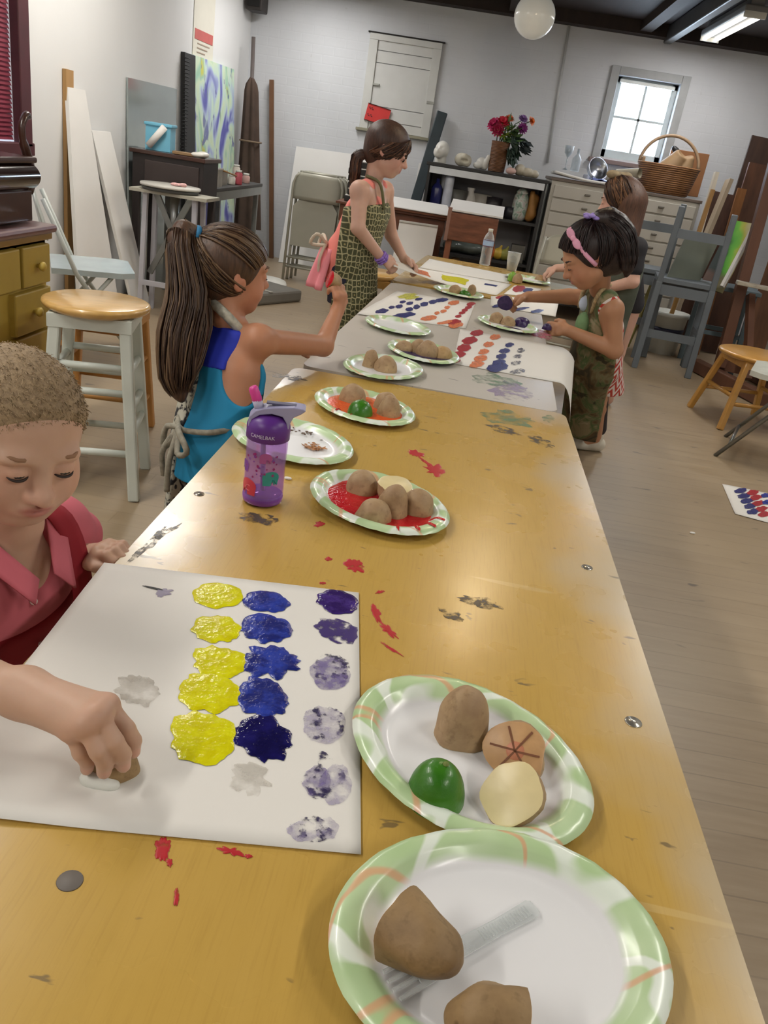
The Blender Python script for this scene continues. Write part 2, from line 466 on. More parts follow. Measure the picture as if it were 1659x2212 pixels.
sash.box((xm, yy, zm), (.02, .03, z1 - z0)); sash.box((xm, yy, zm), (x1 - x0, .03, .02))
sash.build('sash', M('window sash paint', 'b8c0c0', .5), wf)
roll = MB(); roll.box((xm, YB + .05, z1 - .035), (x1 - x0 - .06, .03, .03), bev=.005); roll.build('blind_roll', WHITEP, wf)
for i, a in enumerate((x0, xm)):
    for c in (z0, zm):
        g = MB(); g.box((a + (x1 - x0) / 4, yy, c + (z1 - z0) / 4), ((x1 - x0) / 2 - .01, .004, (z1 - z0) / 2 - .01)); g.build('pane', CLEAR, wf)

# left window with dark red blind
y0, y1, z0, z1 = WLh
fr = MB()
for (a, b, c, d) in ((y0 - .1, y0, z0 - .02, z1 + .1), (y1, y1 + .1, z0 - .02, z1 + .1), (y0, y1, z1, z1 + .1), (y0 - .12, y1 + .12, z0 - .06, z0)):
    fr.box((XL + .02, (a + b) / 2, (c + d) / 2), (.05, b - a, d - c), bev=.005)
wl = struct(fr.build('window_2', M('dark red casing', '4a1d22', .5, var=.2)))
g = MB(); g.box((XL - .15, (y0 + y1) / 2, (z0 + z1) / 2), (.005, y1 - y0, z1 - z0)); g.build('pane', CLEAR, wl)
sl = MB(); k = z0 + .02
while k < z1 - .03:
    sl.box((XL - .008, (y0 + y1) / 2, k), (.028, y1 - y0 - .004, .002), Matrix.Rotation(math.radians(62), 3, 'Y')); k += .02
sl.build('blind_slats', M('maroon blind', '7a2c3c', .4, var=.15), wl)

# boarded-up window on the far wall
bp = MB(); X0, X1, Z0, Z1 = -1.21, -.54, 1.32, 2.11
for (a, b, c, d) in ((X0, X0 + .08, Z0, Z1 - .0505), (X1 - .08, X1, Z0, Z1 - .0505), (X0, X1, Z1 - .05, Z1)):
    bp.box(((a + b) / 2, YB - .018, (c + d) / 2), (b - a, .036, d - c), bev=.003)
bw = struct(bp.build('window_3', M('boarded window paint', 'c7c7c2', .65, var=.04)))
bb = MB(); hts = [0, .08, .2, .56, .66, .745, .78]
for a, b in zip(hts, hts[1:]): bb.box(((X0 + X1) / 2, YB - .008, Z0 + (a + b) / 2), (X1 - X0 - .1, .02, b - a - .006), bev=.001)
bb.build('boards', M('board paint', 'c9c9c5', .65, var=.04), bw)
hh = MB(); hh.box((X0 + .11, YB - .03, 1.70), (.06, .02, .015)); hh.box((X1 - .03, YB - .03, 1.62), (.07, .03, .02)); hh.build('hinge', M('hinge paint', '9c9c94', .5), bw)
hh = MB(); hh.box(((X0 + X1) / 2, YB - .025, Z0 - .012), (X1 - X0 + .06, .05, .026), bev=.003); hh.build('ledge', M('ledge paint', '8b8773', .6), bw)

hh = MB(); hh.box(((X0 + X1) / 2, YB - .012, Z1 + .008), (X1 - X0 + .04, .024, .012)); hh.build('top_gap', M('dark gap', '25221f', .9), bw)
# ceiling lights: two rows of fluorescent battens
TUBE = emit('fluorescent tube', 'fff8ee', 2.6)
def batten(loc, label):
    t = thing('ceiling_light', label, 'ceiling light', loc, 0, 'fluorescent fittings on the ceiling')
    h = MB(); h.box((0, 0, .05), (.16, 1.24, .05), bev=.01); h.box((0, 0, .09), (.09, 1.2, .06)); h.build('housing', M('grey batten housing', '8e8f8e', .5), t)
    for s_ in (-.045, .045):
        q = MB(); q.tube([(s_, -.6, .012), (s_, .6, .012)], .014, 10); q.build('tube', TUBE, t)
    for e in (-.61, .61):
        q = MB(); q.box((0, e, .015), (.15, .02, .04)); q.build('lamp_holder', WHITEP, t)
    return t
LZ = ZC - .13
for x, row in ((-1.55, 'left'), (1.68, 'right')):
    for i, y in enumerate((-.6, 1.6, 4.5, 7.35)):
        vis = (x > 0 and y > 7)
        lab = 'bright twin tube fluorescent fitting under the dark ceiling by the far window' if vis else \
              'twin tube fluorescent ceiling fitting, %s along the row near the %s wall' % (('first', 'second', 'third', 'fourth')[i], row)
        batten((x, y, LZ), lab)
        area('light_of_fitting', (x, y, LZ - .012), (0, 0, 0), .14, 1.2, TUBE_POWER * (.92 if x < 0 else .75) * (.8 if y > 7 else 1), WARM if y < 6 else (1, .98, .96))
# long dark duct beside the fitting
mb = MB(); mb.box((1.42, 5.6, ZC - .07), (.07, 5.6, .13), bev=.01); struct(mb.build('trim_2', M('dark duct', '43413f', .5)))
# globe lamps
GLOBE = emit('opal globe', 'd9d8cf', .12); GLOBE.node_tree.nodes['Principled BSDF'].inputs['Roughness'].default_value = .15
def globe(p, label):
    t = thing('globe_lamp', label, 'lamp', p)
    q = MB(); q.ell((0, 0, 0), (.14, .14, .14), seg=32); q.build('globe', GLOBE, t)
    q = MB(); q.lathe([(0, .17), (.045, .17), (.05, .12), (0, .12)], n=20); q.tube([(0, 0, .16), (0, 0, ZC - p[2])], .006, 6); q.build('cord', BLACKP, t)
globe(PY(1155, 35, 6.5), 'round opal white globe lamp hanging from the dark ceiling')
t = thing('globe_lamp', 'warm bulb lamp on the ceiling above the middle of the tables', 'lamp', (.38, 4.05, ZC - .1))
q = MB(); q.ell((0, 0, -.03), .07, seg=24); q.build('globe', emit('warm bulb', 'ffe2b0', 7), t)
q = MB(); q.lathe([(0, .1), (.06, .1), (.05, .02), (0, .02)], n=20); q.build('lamp_holder', BLACKP, t)
lp = bpy.data.lights.new('bulb', 'POINT'); lp.energy = 12; lp.color = (1, .82, .55); lp.shadow_soft_size = .08
o = bpy.data.objects.new('bulb', lp); COL.objects.link(o); o.location = (.38, 4.05, ZC - .24)
# dark speaker box high in the corner
mb = MB(); mb.box((-2.23, 8.25, 2.24), (.15, .22, .26), bev=.012); t = one('speaker', 'dark brown speaker box mounted high in the far corner', 'speaker', mb, M('speaker dark', '2d2724', .6))
mb = MB(); mb.box((-2.23, 8.135, 2.24), (.11, .012, .2)); mb.build('speaker_cloth', M('speaker cloth', '1d1b1a', .9), t)

# ------------------------------------------------------------------ left side of the room
# poster
mb = MB(); c = PX(438, 85, XL2 + .004); mb.box((XL2 + .004, 7.1, 1.83), (.004, .5, .44)); t = one('poster', 'pale poster with a red title band on the wall above the painting', 'poster', mb, M('poster paper', 'd8d4c6', .6, var=.04))
mb = MB(); mb.box((XL2 + .008, 7.1, 1.76), (.003, .44, .07)); mb.build('title_band', M('faded red print', 'c0605a', .6), t)
mb = MB()
for i in range(3): mb.box((XL2 + .008, 7.1 - .03 * i, 1.70 - .03 * i), (.002, .3 - .05 * i, .008))
mb.build('print_lines', M('print grey', 'a2907e', .7), t)

def curve_pts(pts, m=14):
    pts = [Vector(p) for p in pts]; out = []; n = len(pts)
    for i in range(m):
        f = i / (m - 1) * (n - 1); j = min(int(f), n - 2); t = f - j; p0 = pts[max(j - 1, 0)]; p1 = pts[j]; p2 = pts[j + 1]; p3 = pts[min(j + 2, n - 1)]
        out.append(.5 * (2 * p1 + (p2 - p0) * t + (2 * p0 - 5 * p1 + 4 * p2 - p3) * t * t + (3 * p1 - p0 - 3 * p2 + p3) * t ** 3))
    return out
# yellow pedestal desk against the left wall
DX0, DX1, DY0, DY1, DT = -2.1, -1.58, 2.02, 3.1, .75
t = thing('desk', 'yellow painted desk with round knobs and a purple brown top', 'desk', (0, 0, 0))
mb = MB(); mb.box(((DX0 + DX1) / 2 + .01, (DY0 + DY1) / 2, DT - .02), (DX1 - DX0 + .03, DY1 - DY0 + .03, .03), bev=.012); mb.build('desktop', M('purple brown top', '6d4c49', .35, coat=.3), t)
mb = MB(); mb.box(((DX0 + DX1) / 2, (DY0 + DY1) / 2, DT - .048), (DX1 - DX0 + .012, DY1 - DY0 + .012, .026), bev=.004); mb.build('top_moulding', M('dark gold moulding', '8a6d38', .4), t)
PX0 = 2.72
mb = MB()
mb.box(((DX0 + DX1) / 2 - .01, (PX0 + DY1) / 2, .345), (DX1 - DX0 - .02, DY1 - PX0, .69), bev=.004)
mb.box(((DX0 + DX1) / 2 - .01, DY0 + .17, .345), (DX1 - DX0 - .02, .34, .69), bev=.004)
mb.box(((DX0 + DX1) / 2 - .01, (DY0 + DY1) / 2, .61), (DX1 - DX0 - .02, DY1 - DY0, .16), bev=.004)
mb.box((DX0 + .02, (DY0 + DY1) / 2, .35), (.03, DY1 - DY0, .68))
mb.build('carcass', YELLOW, t)
def drawer(y0, y1, z0, z1, nm='drawer'):
    d = MB(); d.box((DX1 - .012, (y0 + y1) / 2, (z0 + z1) / 2), (.036, y1 - y0, z1 - z0), bev=.006); o = d.build(nm, YELLOW, t)
    k = MB(); k.lathe([(0, .034), (.012, .033), (.018, .026), (.016, .016), (.008, .008), (.008, 0)], n=16, mat=Matrix.Rotation(math.pi / 2, 3, 'Y'), c=(DX1 + .004, (y0 + y1) / 2, (z0 + z1) / 2))
    k.build('knob', YELLOW, o)
drawer(2.885, 3.085, .53, .675); drawer(2.30, 2.865, .53, .675)
for a, b in ((.36, .515), (.195, .35), (.03, .185)): drawer(2.82, 3.085, a, b)
# carved dark box standing on the desk
t = thing('carved_box', 'dark carved wooden mirror stand with scroll arm on the yellow desk', 'mirror stand', (-1.77, 2.82, DT + .001), 0)
mb = MB(); mb.box((0, 0, .055), (.3, .46, .11), bev=.006); mb.build('base', DKBROWN, t)
mb = MB(); mb.grid(lambda u, v: Vector((.14 + .04 * max(0, math.sin(v * math.pi)) ** .6, -.24 + .48 * u, .112 + .09 * v)), 8, 12); mb.box((0, 0, .158), (.29, .49, .085), bev=.01); mb.build('bow_drawer', M('polished dark wood', '23120e', .18, coat=.7), t)
mb = MB(); mb.box((0, 0, .213), (.32, .52, .022), bev=.008); mb.build('shelf', DKBROWN, t)
mb = MB(); mb.box((-.03, -.1, .3), (.2, .42, .15), bev=.004); mb.build('panel', M('red brown panel', '7a3a24', .35, var=.2, coat=.3), t)
mb = MB(); mb.box((-.03, -.1, .388), (.25, .46, .028), bev=.012); mb.box((-.03, -.12, .415), (.2, .40, .03), bev=.01); mb.build('cornice', DKBROWN, t)
arm = [(.12, .2 + .1 * f, z) for f, z in ((.55, .10), (.78, .14), (.72, .2), (.45, .25), (.28, .29), (.3, .33), (.62, .36), (.85, .35))]
mb = MB(); mb.tube(curve_pts(arm, 24), [.02] * 6 + [.017] * 6 + [.013] * 6 + [.014] * 3 + [.012, .01, .006], 10); mb.build('scroll_arm', DKBROWN, t)
mb = MB(); mb.bar((.0, -.12, .43), (-.02, .06, .58), .02, .05); mb.build('strut', M('pale wood strip', 'b08a7c', .5), t)

# round bar stools
def stool(t, seat_r, h, top_s, foot_s, leg_m, rung_zs, seat_m=HONEY, square=.036):
    q = MB(); q.lathe([(0, h - .032), (seat_r * .86, h - .032), (seat_r * .97, h - .022), (seat_r, h - .012), (seat_r * .985, h - .004), (seat_r * .93, h), (0, h - .001)], n=40); q.build('seat', seat_m, t)
    P = lambda sx, sy, z: Vector((sx * (foot_s + (top_s - foot_s) * z / h), sy * (foot_s + (top_s - foot_s) * z / h), z))
    for sx in (-1, 1):
        for sy in (-1, 1):
            q = MB(); q.bar(P(sx, sy, 0), P(sx, sy, h - .03), square, square, bev=.006); q.build('leg', leg_m, t)
    for i, (za, zb) in enumerate(rung_zs):
        for j, (A, B) in enumerate((((-1, -1), (1, -1)), ((1, -1), (1, 1)), ((1, 1), (-1, 1)), ((-1, 1), (-1, -1)))):
            z = za if j % 2 == 0 else zb
            q = MB(); q.tube([P(*A, z), P(*B, z)], .012, 10); q.build('rung', leg_m, t)
    q = MB(); q.box((0, 0, h - .05), (top_s * 2 + .05, top_s * 2 + .05, .04)); q.build('apron', leg_m, t)
WST = M('white stool paint', 'c6ccc4', .4, var=.06)
t = thing('bar_stool', 'round wooden seated stool with white painted legs near the yellow desk', 'stool', (-1.125, 2.5, 0), math.radians(14))
stool(t, .166, .625, .10, .145, WST, [(.16, .22), (.36, .42), (.44, .30)])
t = thing('bar_stool', 'all wooden stool with bare honey legs behind the white legged stool', 'stool', (-1.30, 2.93, 0), math.radians(8))
stool(t, .15, .52, .12, .155, M('bare honey leg', 'b98548', .45, var=.15), [(.2, .14), (.38, .3)])

# folding chair with grey steel frame near the white boards
def folding_chair_open(t, seat_m, frame_m, w=.44):
    q = MB()
    for s_ in (-1, 1):
        q = MB(); q.tube([(s_ * w / 2, .24, 0), (s_ * w / 2, -.06, .44), (s_ * w / 2 * .98, -.2, .76)], .011, 8); q.build('front_leg', frame_m, t)
        q = MB(); q.tube([(s_ * (w / 2 - .03), -.26, 0), (s_ * (w / 2 - .03), .1, .43)], .011, 8); q.build('rear_leg', frame_m, t)
    q = MB(); q.tube([(-w / 2 + .03, -.2, .07), (w / 2 - .03, -.2, .07)], .009, 8); q.tube([(-w / 2, .19, .08), (w / 2, .19, .08)], .009, 8); q.build('cross_bar', frame_m, t)
    q = MB(); q.prism([(-w / 2 + .02, -.17), (w / 2 - .02, -.17), (w / 2 - .01, .15), (w / 2 - .05, .21), (-w / 2 + .05, .21), (-w / 2 + .01, .15)], .026, Matrix.Translation((0, 0, .43))); q.build('seat', seat_m, t)
    q = MB(); q.grid(lambda u, v: Vector(((u - .5) * w * (1 - .12 * max(0, v - .6)), -.185 - .02 * math.sin(u * math.pi) - .05 * v, .58 + .22 * (v - .25 * v * (2 * u - 1) ** 4))), 14, 8); q.build('backrest', frame_m, t, solid=.006)
t = thing('folding_chair', 'open grey folding chair in front of the leaning white boards', 'chair', (-1.84, 3.98, 0), math.radians(-62))
folding_chair_open(t, M('shiny grey vinyl', 'b5c3c6', .2, var=.08), M('pale grey enamel', 'b4b9b3', .4))

# white boards and timber leaning on the left wall
def leaner(name, label, cat, y0, y1, zt, xt, xb, th, mat, yb0=None, yb1=None, group=None):
    yb0 = y0 if yb0 is None else yb0; yb1 = y1 if yb1 is None else yb1
    vs = [(xb, yb0, 0), (xb, yb1, 0), (xt, y1, zt), (xt, y0, zt)]
    mb = MB(); a = [mb.bm.verts.new(v) for v in vs]; b = [mb.bm.verts.new((v[0] - th, v[1], v[2] + (.004 if v[2] == 0 else 0))) for v in vs]
    for f in ((0, 1, 2, 3),): mb.bm.faces.new([a[i] for i in f]); mb.bm.faces.new([b[i] for i in f][::-1])
    for i in range(4): j = (i + 1) % 4; mb.bm.faces.new((a[i], b[i], b[j], a[j]))
    return one(name, label, cat, mb, mat, group)
leaner('foam_board', 'tall white board leaning against the left wall, nearer one', 'board', 4.69, 4.90, 1.235, -2.272, -2.12, .02, OFFW, 4.5, 5.05)
leaner('foam_board', 'shorter white board leaning against the left wall, farther one', 'board', 4.96, 5.22, 1.03, -2.262, -2.03, .02, OFFW, 5.07, 5.34)
mb = MB(); mb.bar((-2.283, 4.70, .004), (-2.2865, 4.725, 1.32), .022, .085, up=(0, 0, 1)); one('timber_plank', 'tan timber plank end standing behind the tall white board', 'plank', mb, TAN)
# dark bureau
t = thing('bureau', 'dark wooden bureau with a raised back by the left wall', 'bureau', (-1.985, 5.45, 0))
mb = MB(); mb.box((0, .17, .94), (.50, .36, .025), bev=.004); mb.build('top', DKBROWN, t)
ESP = M('espresso wood', '2b2423', .5, var=.2)
mb = MB(); mb.box((0, .17, .815), (.47, .32, .23), bev=.004); mb.build('case', ESP, t)
mb = MB(); mb.box((.03, .004, .815), (.36, .014, .16), bev=.004); mb.build('front_panel', M('espresso panel', '382e2c', .45), t)
for sx in (-.21, .21):
    for sy in (.03, .31):
        mb = MB(); mb.bar((sx, sy, 0), (sx, sy, .72), .045, .045, bev=.004); mb.build('leg', ESP, t)
leaner('mirror', 'frameless grey mirror leaning on the wall behind the bureau', 'mirror', 5.53, 6.42, 1.35, -2.285, -2.255, .012, M('mirror glass', 'aab3b2', .12, .55, var=.03))
t = thing('storage_bin', 'light blue plastic bin on the dark bureau', 'bin', (-2.09, 5.60, .954), .1)
mb = MB(); mb.prism([(-.08, -.065), (.08, -.065), (.08, .065), (-.08, .065)], .15, Matrix.Identity(4)); mb.build('body', M('light blue plastic', '6fb4cf', .4, var=.06), t)
mb = MB(); mb.box((0, 0, .154), (.18, .15, .02), bev=.006); mb.build('rim', M('light blue plastic', '6fb4cf'), t)
mb = MB(); mb.tube([(-2.13, 5.497, .977), (-2.03, 5.505, 1.10)], .022, 14); one('paper_roll', 'white paper roll leaning across the blue bin', 'paper roll', mb, OFFW)
mb = MB(); mb.box((-1.90, 5.52, .9635), (.14, .1, .018), .2, bev=.003); one('book', 'small tan book lying on the bureau top', 'book', mb, M('tan cover', '8c6f4c', .6))
sd = SDF(); sd.ell((-1.79, 5.56, .972), (.04, .06, .02)).ell((-1.81, 5.50, .969), (.04, .03, .016)); tag(sd.build('crumpled_cloth', WHITEG, h=.006), 'crumpled white rag on the bureau beside the tan book', 'rag')

# sculpture stand with a turntable
t = thing('modelling_stand', 'metal sculpture stand with a pale wooden tray by the bureau', 'stand', (-1.82, 5.15, 0), math.radians(0))
mb = MB(); mb.prism([(-.24, -.13), (.24, -.13), (.24, .13), (-.24, .13)], .018, Matrix.Translation((0, 0, .735))); mb.build('tray', M('pale dusty wood', 'a6a294', .6), t)
for sx in (-.17, .17):
    mb = MB(); mb.bar((sx, -.1, 0), (sx * .9, -.08, .735), .028, .028); mb.build('leg', M('greyish white leg', 'b3b3bb', .5), t)
    mb = MB(); mb.bar((sx, .1, 0), (sx * .9, .08, .735), .028, .028); mb.build('leg', M('greyish white leg', 'b3b3bb'), t)
for s_ in (-1, 1):
    mb = MB(); mb.bar((s_ * .14, -.02, .25), (-s_ * .11, -.02, .733), .02, .035); mb.build('brace', STEEL, t)
mb = MB(); mb.tube([(0, 0, .42), (0, 0, .734)], .03, 12); mb.build('post', STEEL, t)
mb = MB(); mb.bar((-.17, -.1, .2), (.17, -.1, .2), .02, .03); mb.build('stretcher', M('greyish white leg', 'b3b3bb'), t)
t = thing('turntable', 'round grey turntable disc lying on the sculpture stand', 'turntable', (-1.85, 5.15, .754))
mb = MB(); mb.lathe([(0, 0), (.165, 0), (.17, .006), (.17, .018), (0, .018)], n=40); mb.build('base', M('dark grey rubber', '4a4a48', .6), t)
mb = MB(); mb.lathe([(0, .022), (.18, .022), (.182, .028), (.18, .036), (0, .036)], n=40); mb.build('disc', M('pale grey disc', 'b7b4ac', .5), t)
sd = SDF(); sd.ell((-1.81, 5.13, .800), (.035, .022, .01)).ell((-1.77, 5.15, .801), (.022, .018, .012)); tag(sd.build('paper_scrap', M('pink smeared paper', 'd7a9a6', .6, var=.4, scale=60), h=.004), 'pink stained scrap on the turntable disc', 'scrap')
# steel work table along the wall
TY0, TY1, TX0, TX1, TZ = 5.73, 7.15, -2.17, -1.79, .757
t = thing('work_table', 'grey steel work table with a dark top beside the painting', 'table', (0, 0, 0))
mb = MB(); mb.box(((TX0 + TX1) / 2, (TY0 + TY1) / 2 + .1, TZ - .012), (TX1 - TX0, TY1 - TY0 - .1, .024), bev=.004); mb.build('tabletop', M('dark tabletop', '3a3836', .5), t)
mb = MB(); mb.box((TX1 - .012, (TY0 + TY1) / 2 + .1, TZ - .055), (.02, TY1 - TY0 - .14, .06)); mb.box((TX0 + .012, (TY0 + TY1) / 2 + .1, TZ - .055), (.02, TY1 - TY0 - .14, .06)); mb.box(((TX0 + TX1) / 2, TY0 + .17, TZ - .055), (TX1 - TX0 - .04, .02, .06)); mb.build('apron', STEEL, t)
for x in (TX0 + .03, TX1 - .03):
    for y in (TY0 + .19, TY1 - .03):
        mb = MB(); mb.bar((x, y, 0), (x, y, TZ - .03), .035, .035); mb.build('leg', M('worn steel leg', '8b8d8b', .5, .5), t)
mb = MB(); mb.prism([(-.08, -.13), (.08, -.13), (.08, .13), (-.08, .13)], .11, Matrix.Translation((-1.90, 6.0, TZ + .001)))
t = one('plastic_box', 'murky clear plastic box on the steel work table', 'box', mb, M('murky plastic', '8d8880', .25, var=.2, scale=14))
mb = MB(); mb.box((-1.90, 6.0, TZ + .118), (.17, .275, .012), bev=.003); mb.build('lid', M('murky lid', 'a39e95', .3), t)
mb = MB(); mb.prism([(-.07, -.11), (.07, -.11), (.07, .11), (-.07, .11)], .1, Matrix.Translation((-1.93, 6.28, TZ + .001))); one('plastic_box', 'smaller dusty plastic box behind the murky one', 'box', mb, M('dusty plastic', '827d72', .3, var=.15))
rnd = random.Random(5)
for i, (x, y, c, nm, lb) in enumerate(((-1.86, 6.50, 'd4cfc6', 'paint_jar', 'white paint jar nearest the dusty plastic box'), (-1.84, 6.62, 'b8505c', 'paint_jar', 'red smeared paint jar on the steel work table'), (-1.9, 6.76, 'd8d0c4', 'paint_jar', 'pale paint jar farther along the steel work table'), (-1.86, 6.92, 'cfa9a2', 'paint_jar', 'pinkish paint jar at the far end of the work table'))):
    mb = MB(); hh_ = .06 + .03 * (i % 3); mb.lathe([(0, 0), (.028, 0), (.03, .006), (.03, hh_ - .012), (.022, hh_), (0, hh_)], (x, y, TZ + .001), n=16); t = one(nm, lb, 'jar', mb, M('jar ' + c, c, .4, var=.2, scale=30), 'paint jars on the work table')
    mb = MB(); mb.lathe([(0, hh_), (.024, hh_), (.024, hh_ + .014), (0, hh_ + .014)], (x, y, TZ + .001), n=16); mb.build('lid', WHITEP, t)
mb = MB(); mb.tube([(-1.90, 6.10, TZ + .131), (-1.81, 6.45, TZ + .07)], .006, 8); one('paint_brush', 'thin wooden brush lying over the boxes on the work table', 'brush', mb, TAN)
# painting and portfolio
def painting_mat():
    s = NT('abstract painting'); v = s.co((1, 1.6, 1.1), loc=(2, 0, 0)); a = s.noise(v, 2.2, 2, .5, 1.0); b = s.noise(s.co((1, 3, 2), loc=(5, 1, 3)), 2.5, 3, .55, .6)
    c = s.ramp(a, [(.36, '5d5fae'), (.44, 'a9b6d8'), (.5, 'c3dbd0'), (.58, 'cfe0c0'), (.66, '9ccab4'), (.74, 'c9c95c')])
    c = s.mix(s.ramp(b, [(.6, 0), (.66, .8)]), c, '54549b'); c = s.mix(s.ramp(s.noise(s.co((1, 5, .9), loc=(1, 4, 2)), 3, 2), [(.66, 0), (.72, .8)]), c, '6f8a72')
    s.set(Base_Color=c, Roughness=.5); return s.m
leaner('painting', 'tall abstract painting in blue and pale green leaning on the wall', 'painting', 6.82, 7.90, 1.61, -2.30, -2.215, .03, painting_mat(), 6.9, 8.0)
t = leaner('portfolio', 'black spiral bound portfolio standing on edge beside the painting', 'portfolio', 6.52, 6.76, 1.60, -2.27, -2.20, .03, BLACKP)
mb = MB()
for i in range(30):
    z = .85 + i * .0245; mb.tube([(-2.262, 6.48, z), (-2.252, 6.525, z + .004), (-2.237, 6.54, z)], .004, 5)
mb.build('spiral_binding', M('black wire', '151515', .4), t)
# furled umbrella and stick in the corner
t = thing('garden_umbrella', 'furled brown garden umbrella standing in the far corner', 'umbrella', (-2.13, 8.1, 0))
mb = MB(); mb.tube([(.0, 0, 0), (-.07, .0, 1.9)], .018, 10); mb.build('pole', M('grey brown pole', '5b5350', .5), t)
mb = MB(); n = 16; mb.grid(lambda u, v: Vector((-.06 * v + (.115 * (1 - .55 * v) if v < .93 else .05 * (1 - v) / .07 + .015) * (1 + .18 * math.cos(u * 2 * math.pi * 6)) * math.cos(u * 2 * math.pi), (.1 * (1 - .5 * v) if v < .93 else .05 * (1 - v) / .07 + .015) * (1 + .18 * math.cos(u * 2 * math.pi * 6)) * math.sin(u * 2 * math.pi), .28 + 1.30 * v)), 73, 24); mb.build('canopy', M('brown canvas', '4a3a30', .85, var=.2, scale=10), t)
mb = MB(); mb.tube([(.10 * math.cos(a_ / 8 * math.pi) - .03, .10 * math.sin(a_ / 8 * math.pi), 1.05) for a_ in range(17)], .008, 6); mb.build('strap', M('strap tan', '7e6a55', .7), t)
mb = MB(); mb.bar((-1.93, 8.36, .0), (-2.08, 8.40, 1.6), .04, .03); one('wooden_pole', 'long brown wooden pole leaning beside the furled umbrella', 'pole', mb, M('brown pole', '6f4d33', .55, var=.15))
# case and cloth on the floor
t = thing('flat_case', 'grey flat case lying on the floor beyond the blue topped girl', 'case', (-1.5, 6.15, 0), math.radians(-28))
mb = MB(); mb.box((0, 0, .045), (.36, .62, .09), bev=.02); mb.build('body', M('grey case', '6b675f', .6, var=.1), t)
mb = MB(); mb.box((.0, -.05, .0925), (.36, .03, .005)); mb.build('stripe', M('case stripe', 'a29d92', .6), t)
sd = SDF(); sd.ell((-1.6, 6.86, .03), (.16, .12, .035)).ell((-1.5, 6.8, .02), (.08, .1, .025)); tag(sd.build('white_bag', WHITEG, h=.01), 'crumpled white bag on the floor behind the grey case', 'bag')
# ------------------------------------------------------------------ far wall furniture
# folded chairs stacked against the wall
def folded_chair(t):
    w = .43
    for s_ in (-1, 1):
        q = MB(); q.tube([(s_ * w / 2, 0, 0), (s_ * w / 2, 0, .62), (s_ * w / 2, 0, .8), (s_ * (w / 2 - .02), 0, .86), (s_ * (w / 2 - .07), 0, .9)], .012, 8); q.build('front_leg', CHAIRM, t)
        q = MB(); q.tube([(s_ * (w / 2 - .03), .03, .02), (s_ * (w / 2 - .03), .03, .5)], .011, 8); q.build('rear_leg', CHAIRM, t)
    q = MB(); q.tube([(-w / 2 + .05, 0, .9), (w / 2 - .05, 0, .9)], .011, 8); q.build('top_rail', CHAIRM, t)
    q = MB(); q.grid(lambda u, v: Vector(((u - .5) * w * .97 * (1 - .25 * max(0, v - .55)), -.004 - .03 * (1 - (2 * u - 1) ** 2), .68 + .215 * v)), 14, 8); q.build('backrest', CHAIRM, t, solid=.006)
    q = MB(); q.prism([(-w / 2 + .03, .30), (w / 2 - .03, .30), (w / 2 - .02, .62), (w / 2 - .07, .68), (-w / 2 + .07, .68), (-w / 2 + .02, .62)], .022, Matrix.Translation((0, .012, 0)) @ Matrix.Rotation(math.pi / 2, 4, 'X')); q.build('seat', CHAIRM, t)
    for z in (.2, .12):
        q = MB(); q.tube([(-w / 2, .01, z), (w / 2, .01, z)], .009, 8); q.build('cross_bar', CHAIRM, t)
t0 = thing('folding_chair', 'front chair of the folded beige metal chairs stacked by the far wall', 'chair', (-1.335, 7.2, 0), math.radians(-3), 'folded chairs by the far wall')
folded_chair(t0); t0.rotation_euler[0] = math.radians(-5)
for i, l in enumerate(('middle chair of the folded beige metal chairs stacked by the far wall', 'hindmost chair of the folded beige metal chairs stacked by the far wall')):
    dup(t0, (-1.315 + .02 * i, 7.28 + .075 * i, 0), None, l)
# white board and school desks
tl, tr = PY(640, 316, 8.40), PY(800, 338, 8.40)
mb = MB(); slab(mb, tl, tr, (tl.x - .02, 8.16, .004), .015); one('white_board', 'large white sheet of board leaning behind the folded chairs', 'board', mb, OFFW)
tl, tr = PY(905, 352, 8.40), PY(945, 360, 8.40)
mb = MB(); slab(mb, tl, tr, (tl.x - .03, 8.26, .004), .012); one('white_board', 'slim white board standing beside the dark teal plank', 'board', mb, OFFW)
t = thing('drafting_desk', 'brown school desk with a tilted white topped lid behind the coral topped person', 'desk', (-.62, 6.95, 0))
mb = MB(); mb.box((-.02, .12, .66), (.86, .34, .13), bev=.005); mb.build('apron', BROWN, t)
for sx in (-.40, .37):
    for sy in (-.02, .26):
        mb = MB(); mb.bar((sx, sy, 0), (sx, sy, .6), .05, .05); mb.build('leg', BROWN, t)
mb = MB(); mb.box((-.02, .12, .735), (.92, .42, .02), bev=.004); mb.build('top', BROWN, t)
mb = MB(); slab(mb, (-.14, -.12, .762), (.46, -.12, .762), (-.14, .33, .81), .016); mb.build('sloped_lid', BROWN, t)
mb = MB(); slab(mb, (-.70, 6.83, .772), (-.16, 6.81, .772), (-.76, 7.26, .822), .006); one('drawing_paper', 'white paper sheet on the tilted desk behind the coral topped person', 'paper', mb, OFFW)
tl, tr = PY(863, 478, 6.74), PY(946, 490, 6.74)
mb = MB(); slab(mb, tl, tr, (tl.x - .02, 6.60, .004), .02); o = one('canvas', 'blank white canvas leaning on the front of the tilted school desk', 'canvas', mb, OFFW)
mb = MB(); mb.bar(tl + Vector((0, -.004, .004)), tr + Vector((0, -.004, .004)), .012, .03, up=(0, 1, 0)); mb.build('edge', M('canvas edge', 'c9c7c0', .7), o)
t = thing('school_desk', 'small worn brown desk with white paper on its lid before the black shelves', 'desk', (.02, 6.55, 0))
mb = MB(); mb.box((0, .12, .72), (.37, .34, .2), bev=.008); mb.build('body', M('worn red brown wood', '744732', .4, var=.35, scale=9, stretch=(1, 1, 5)), t)
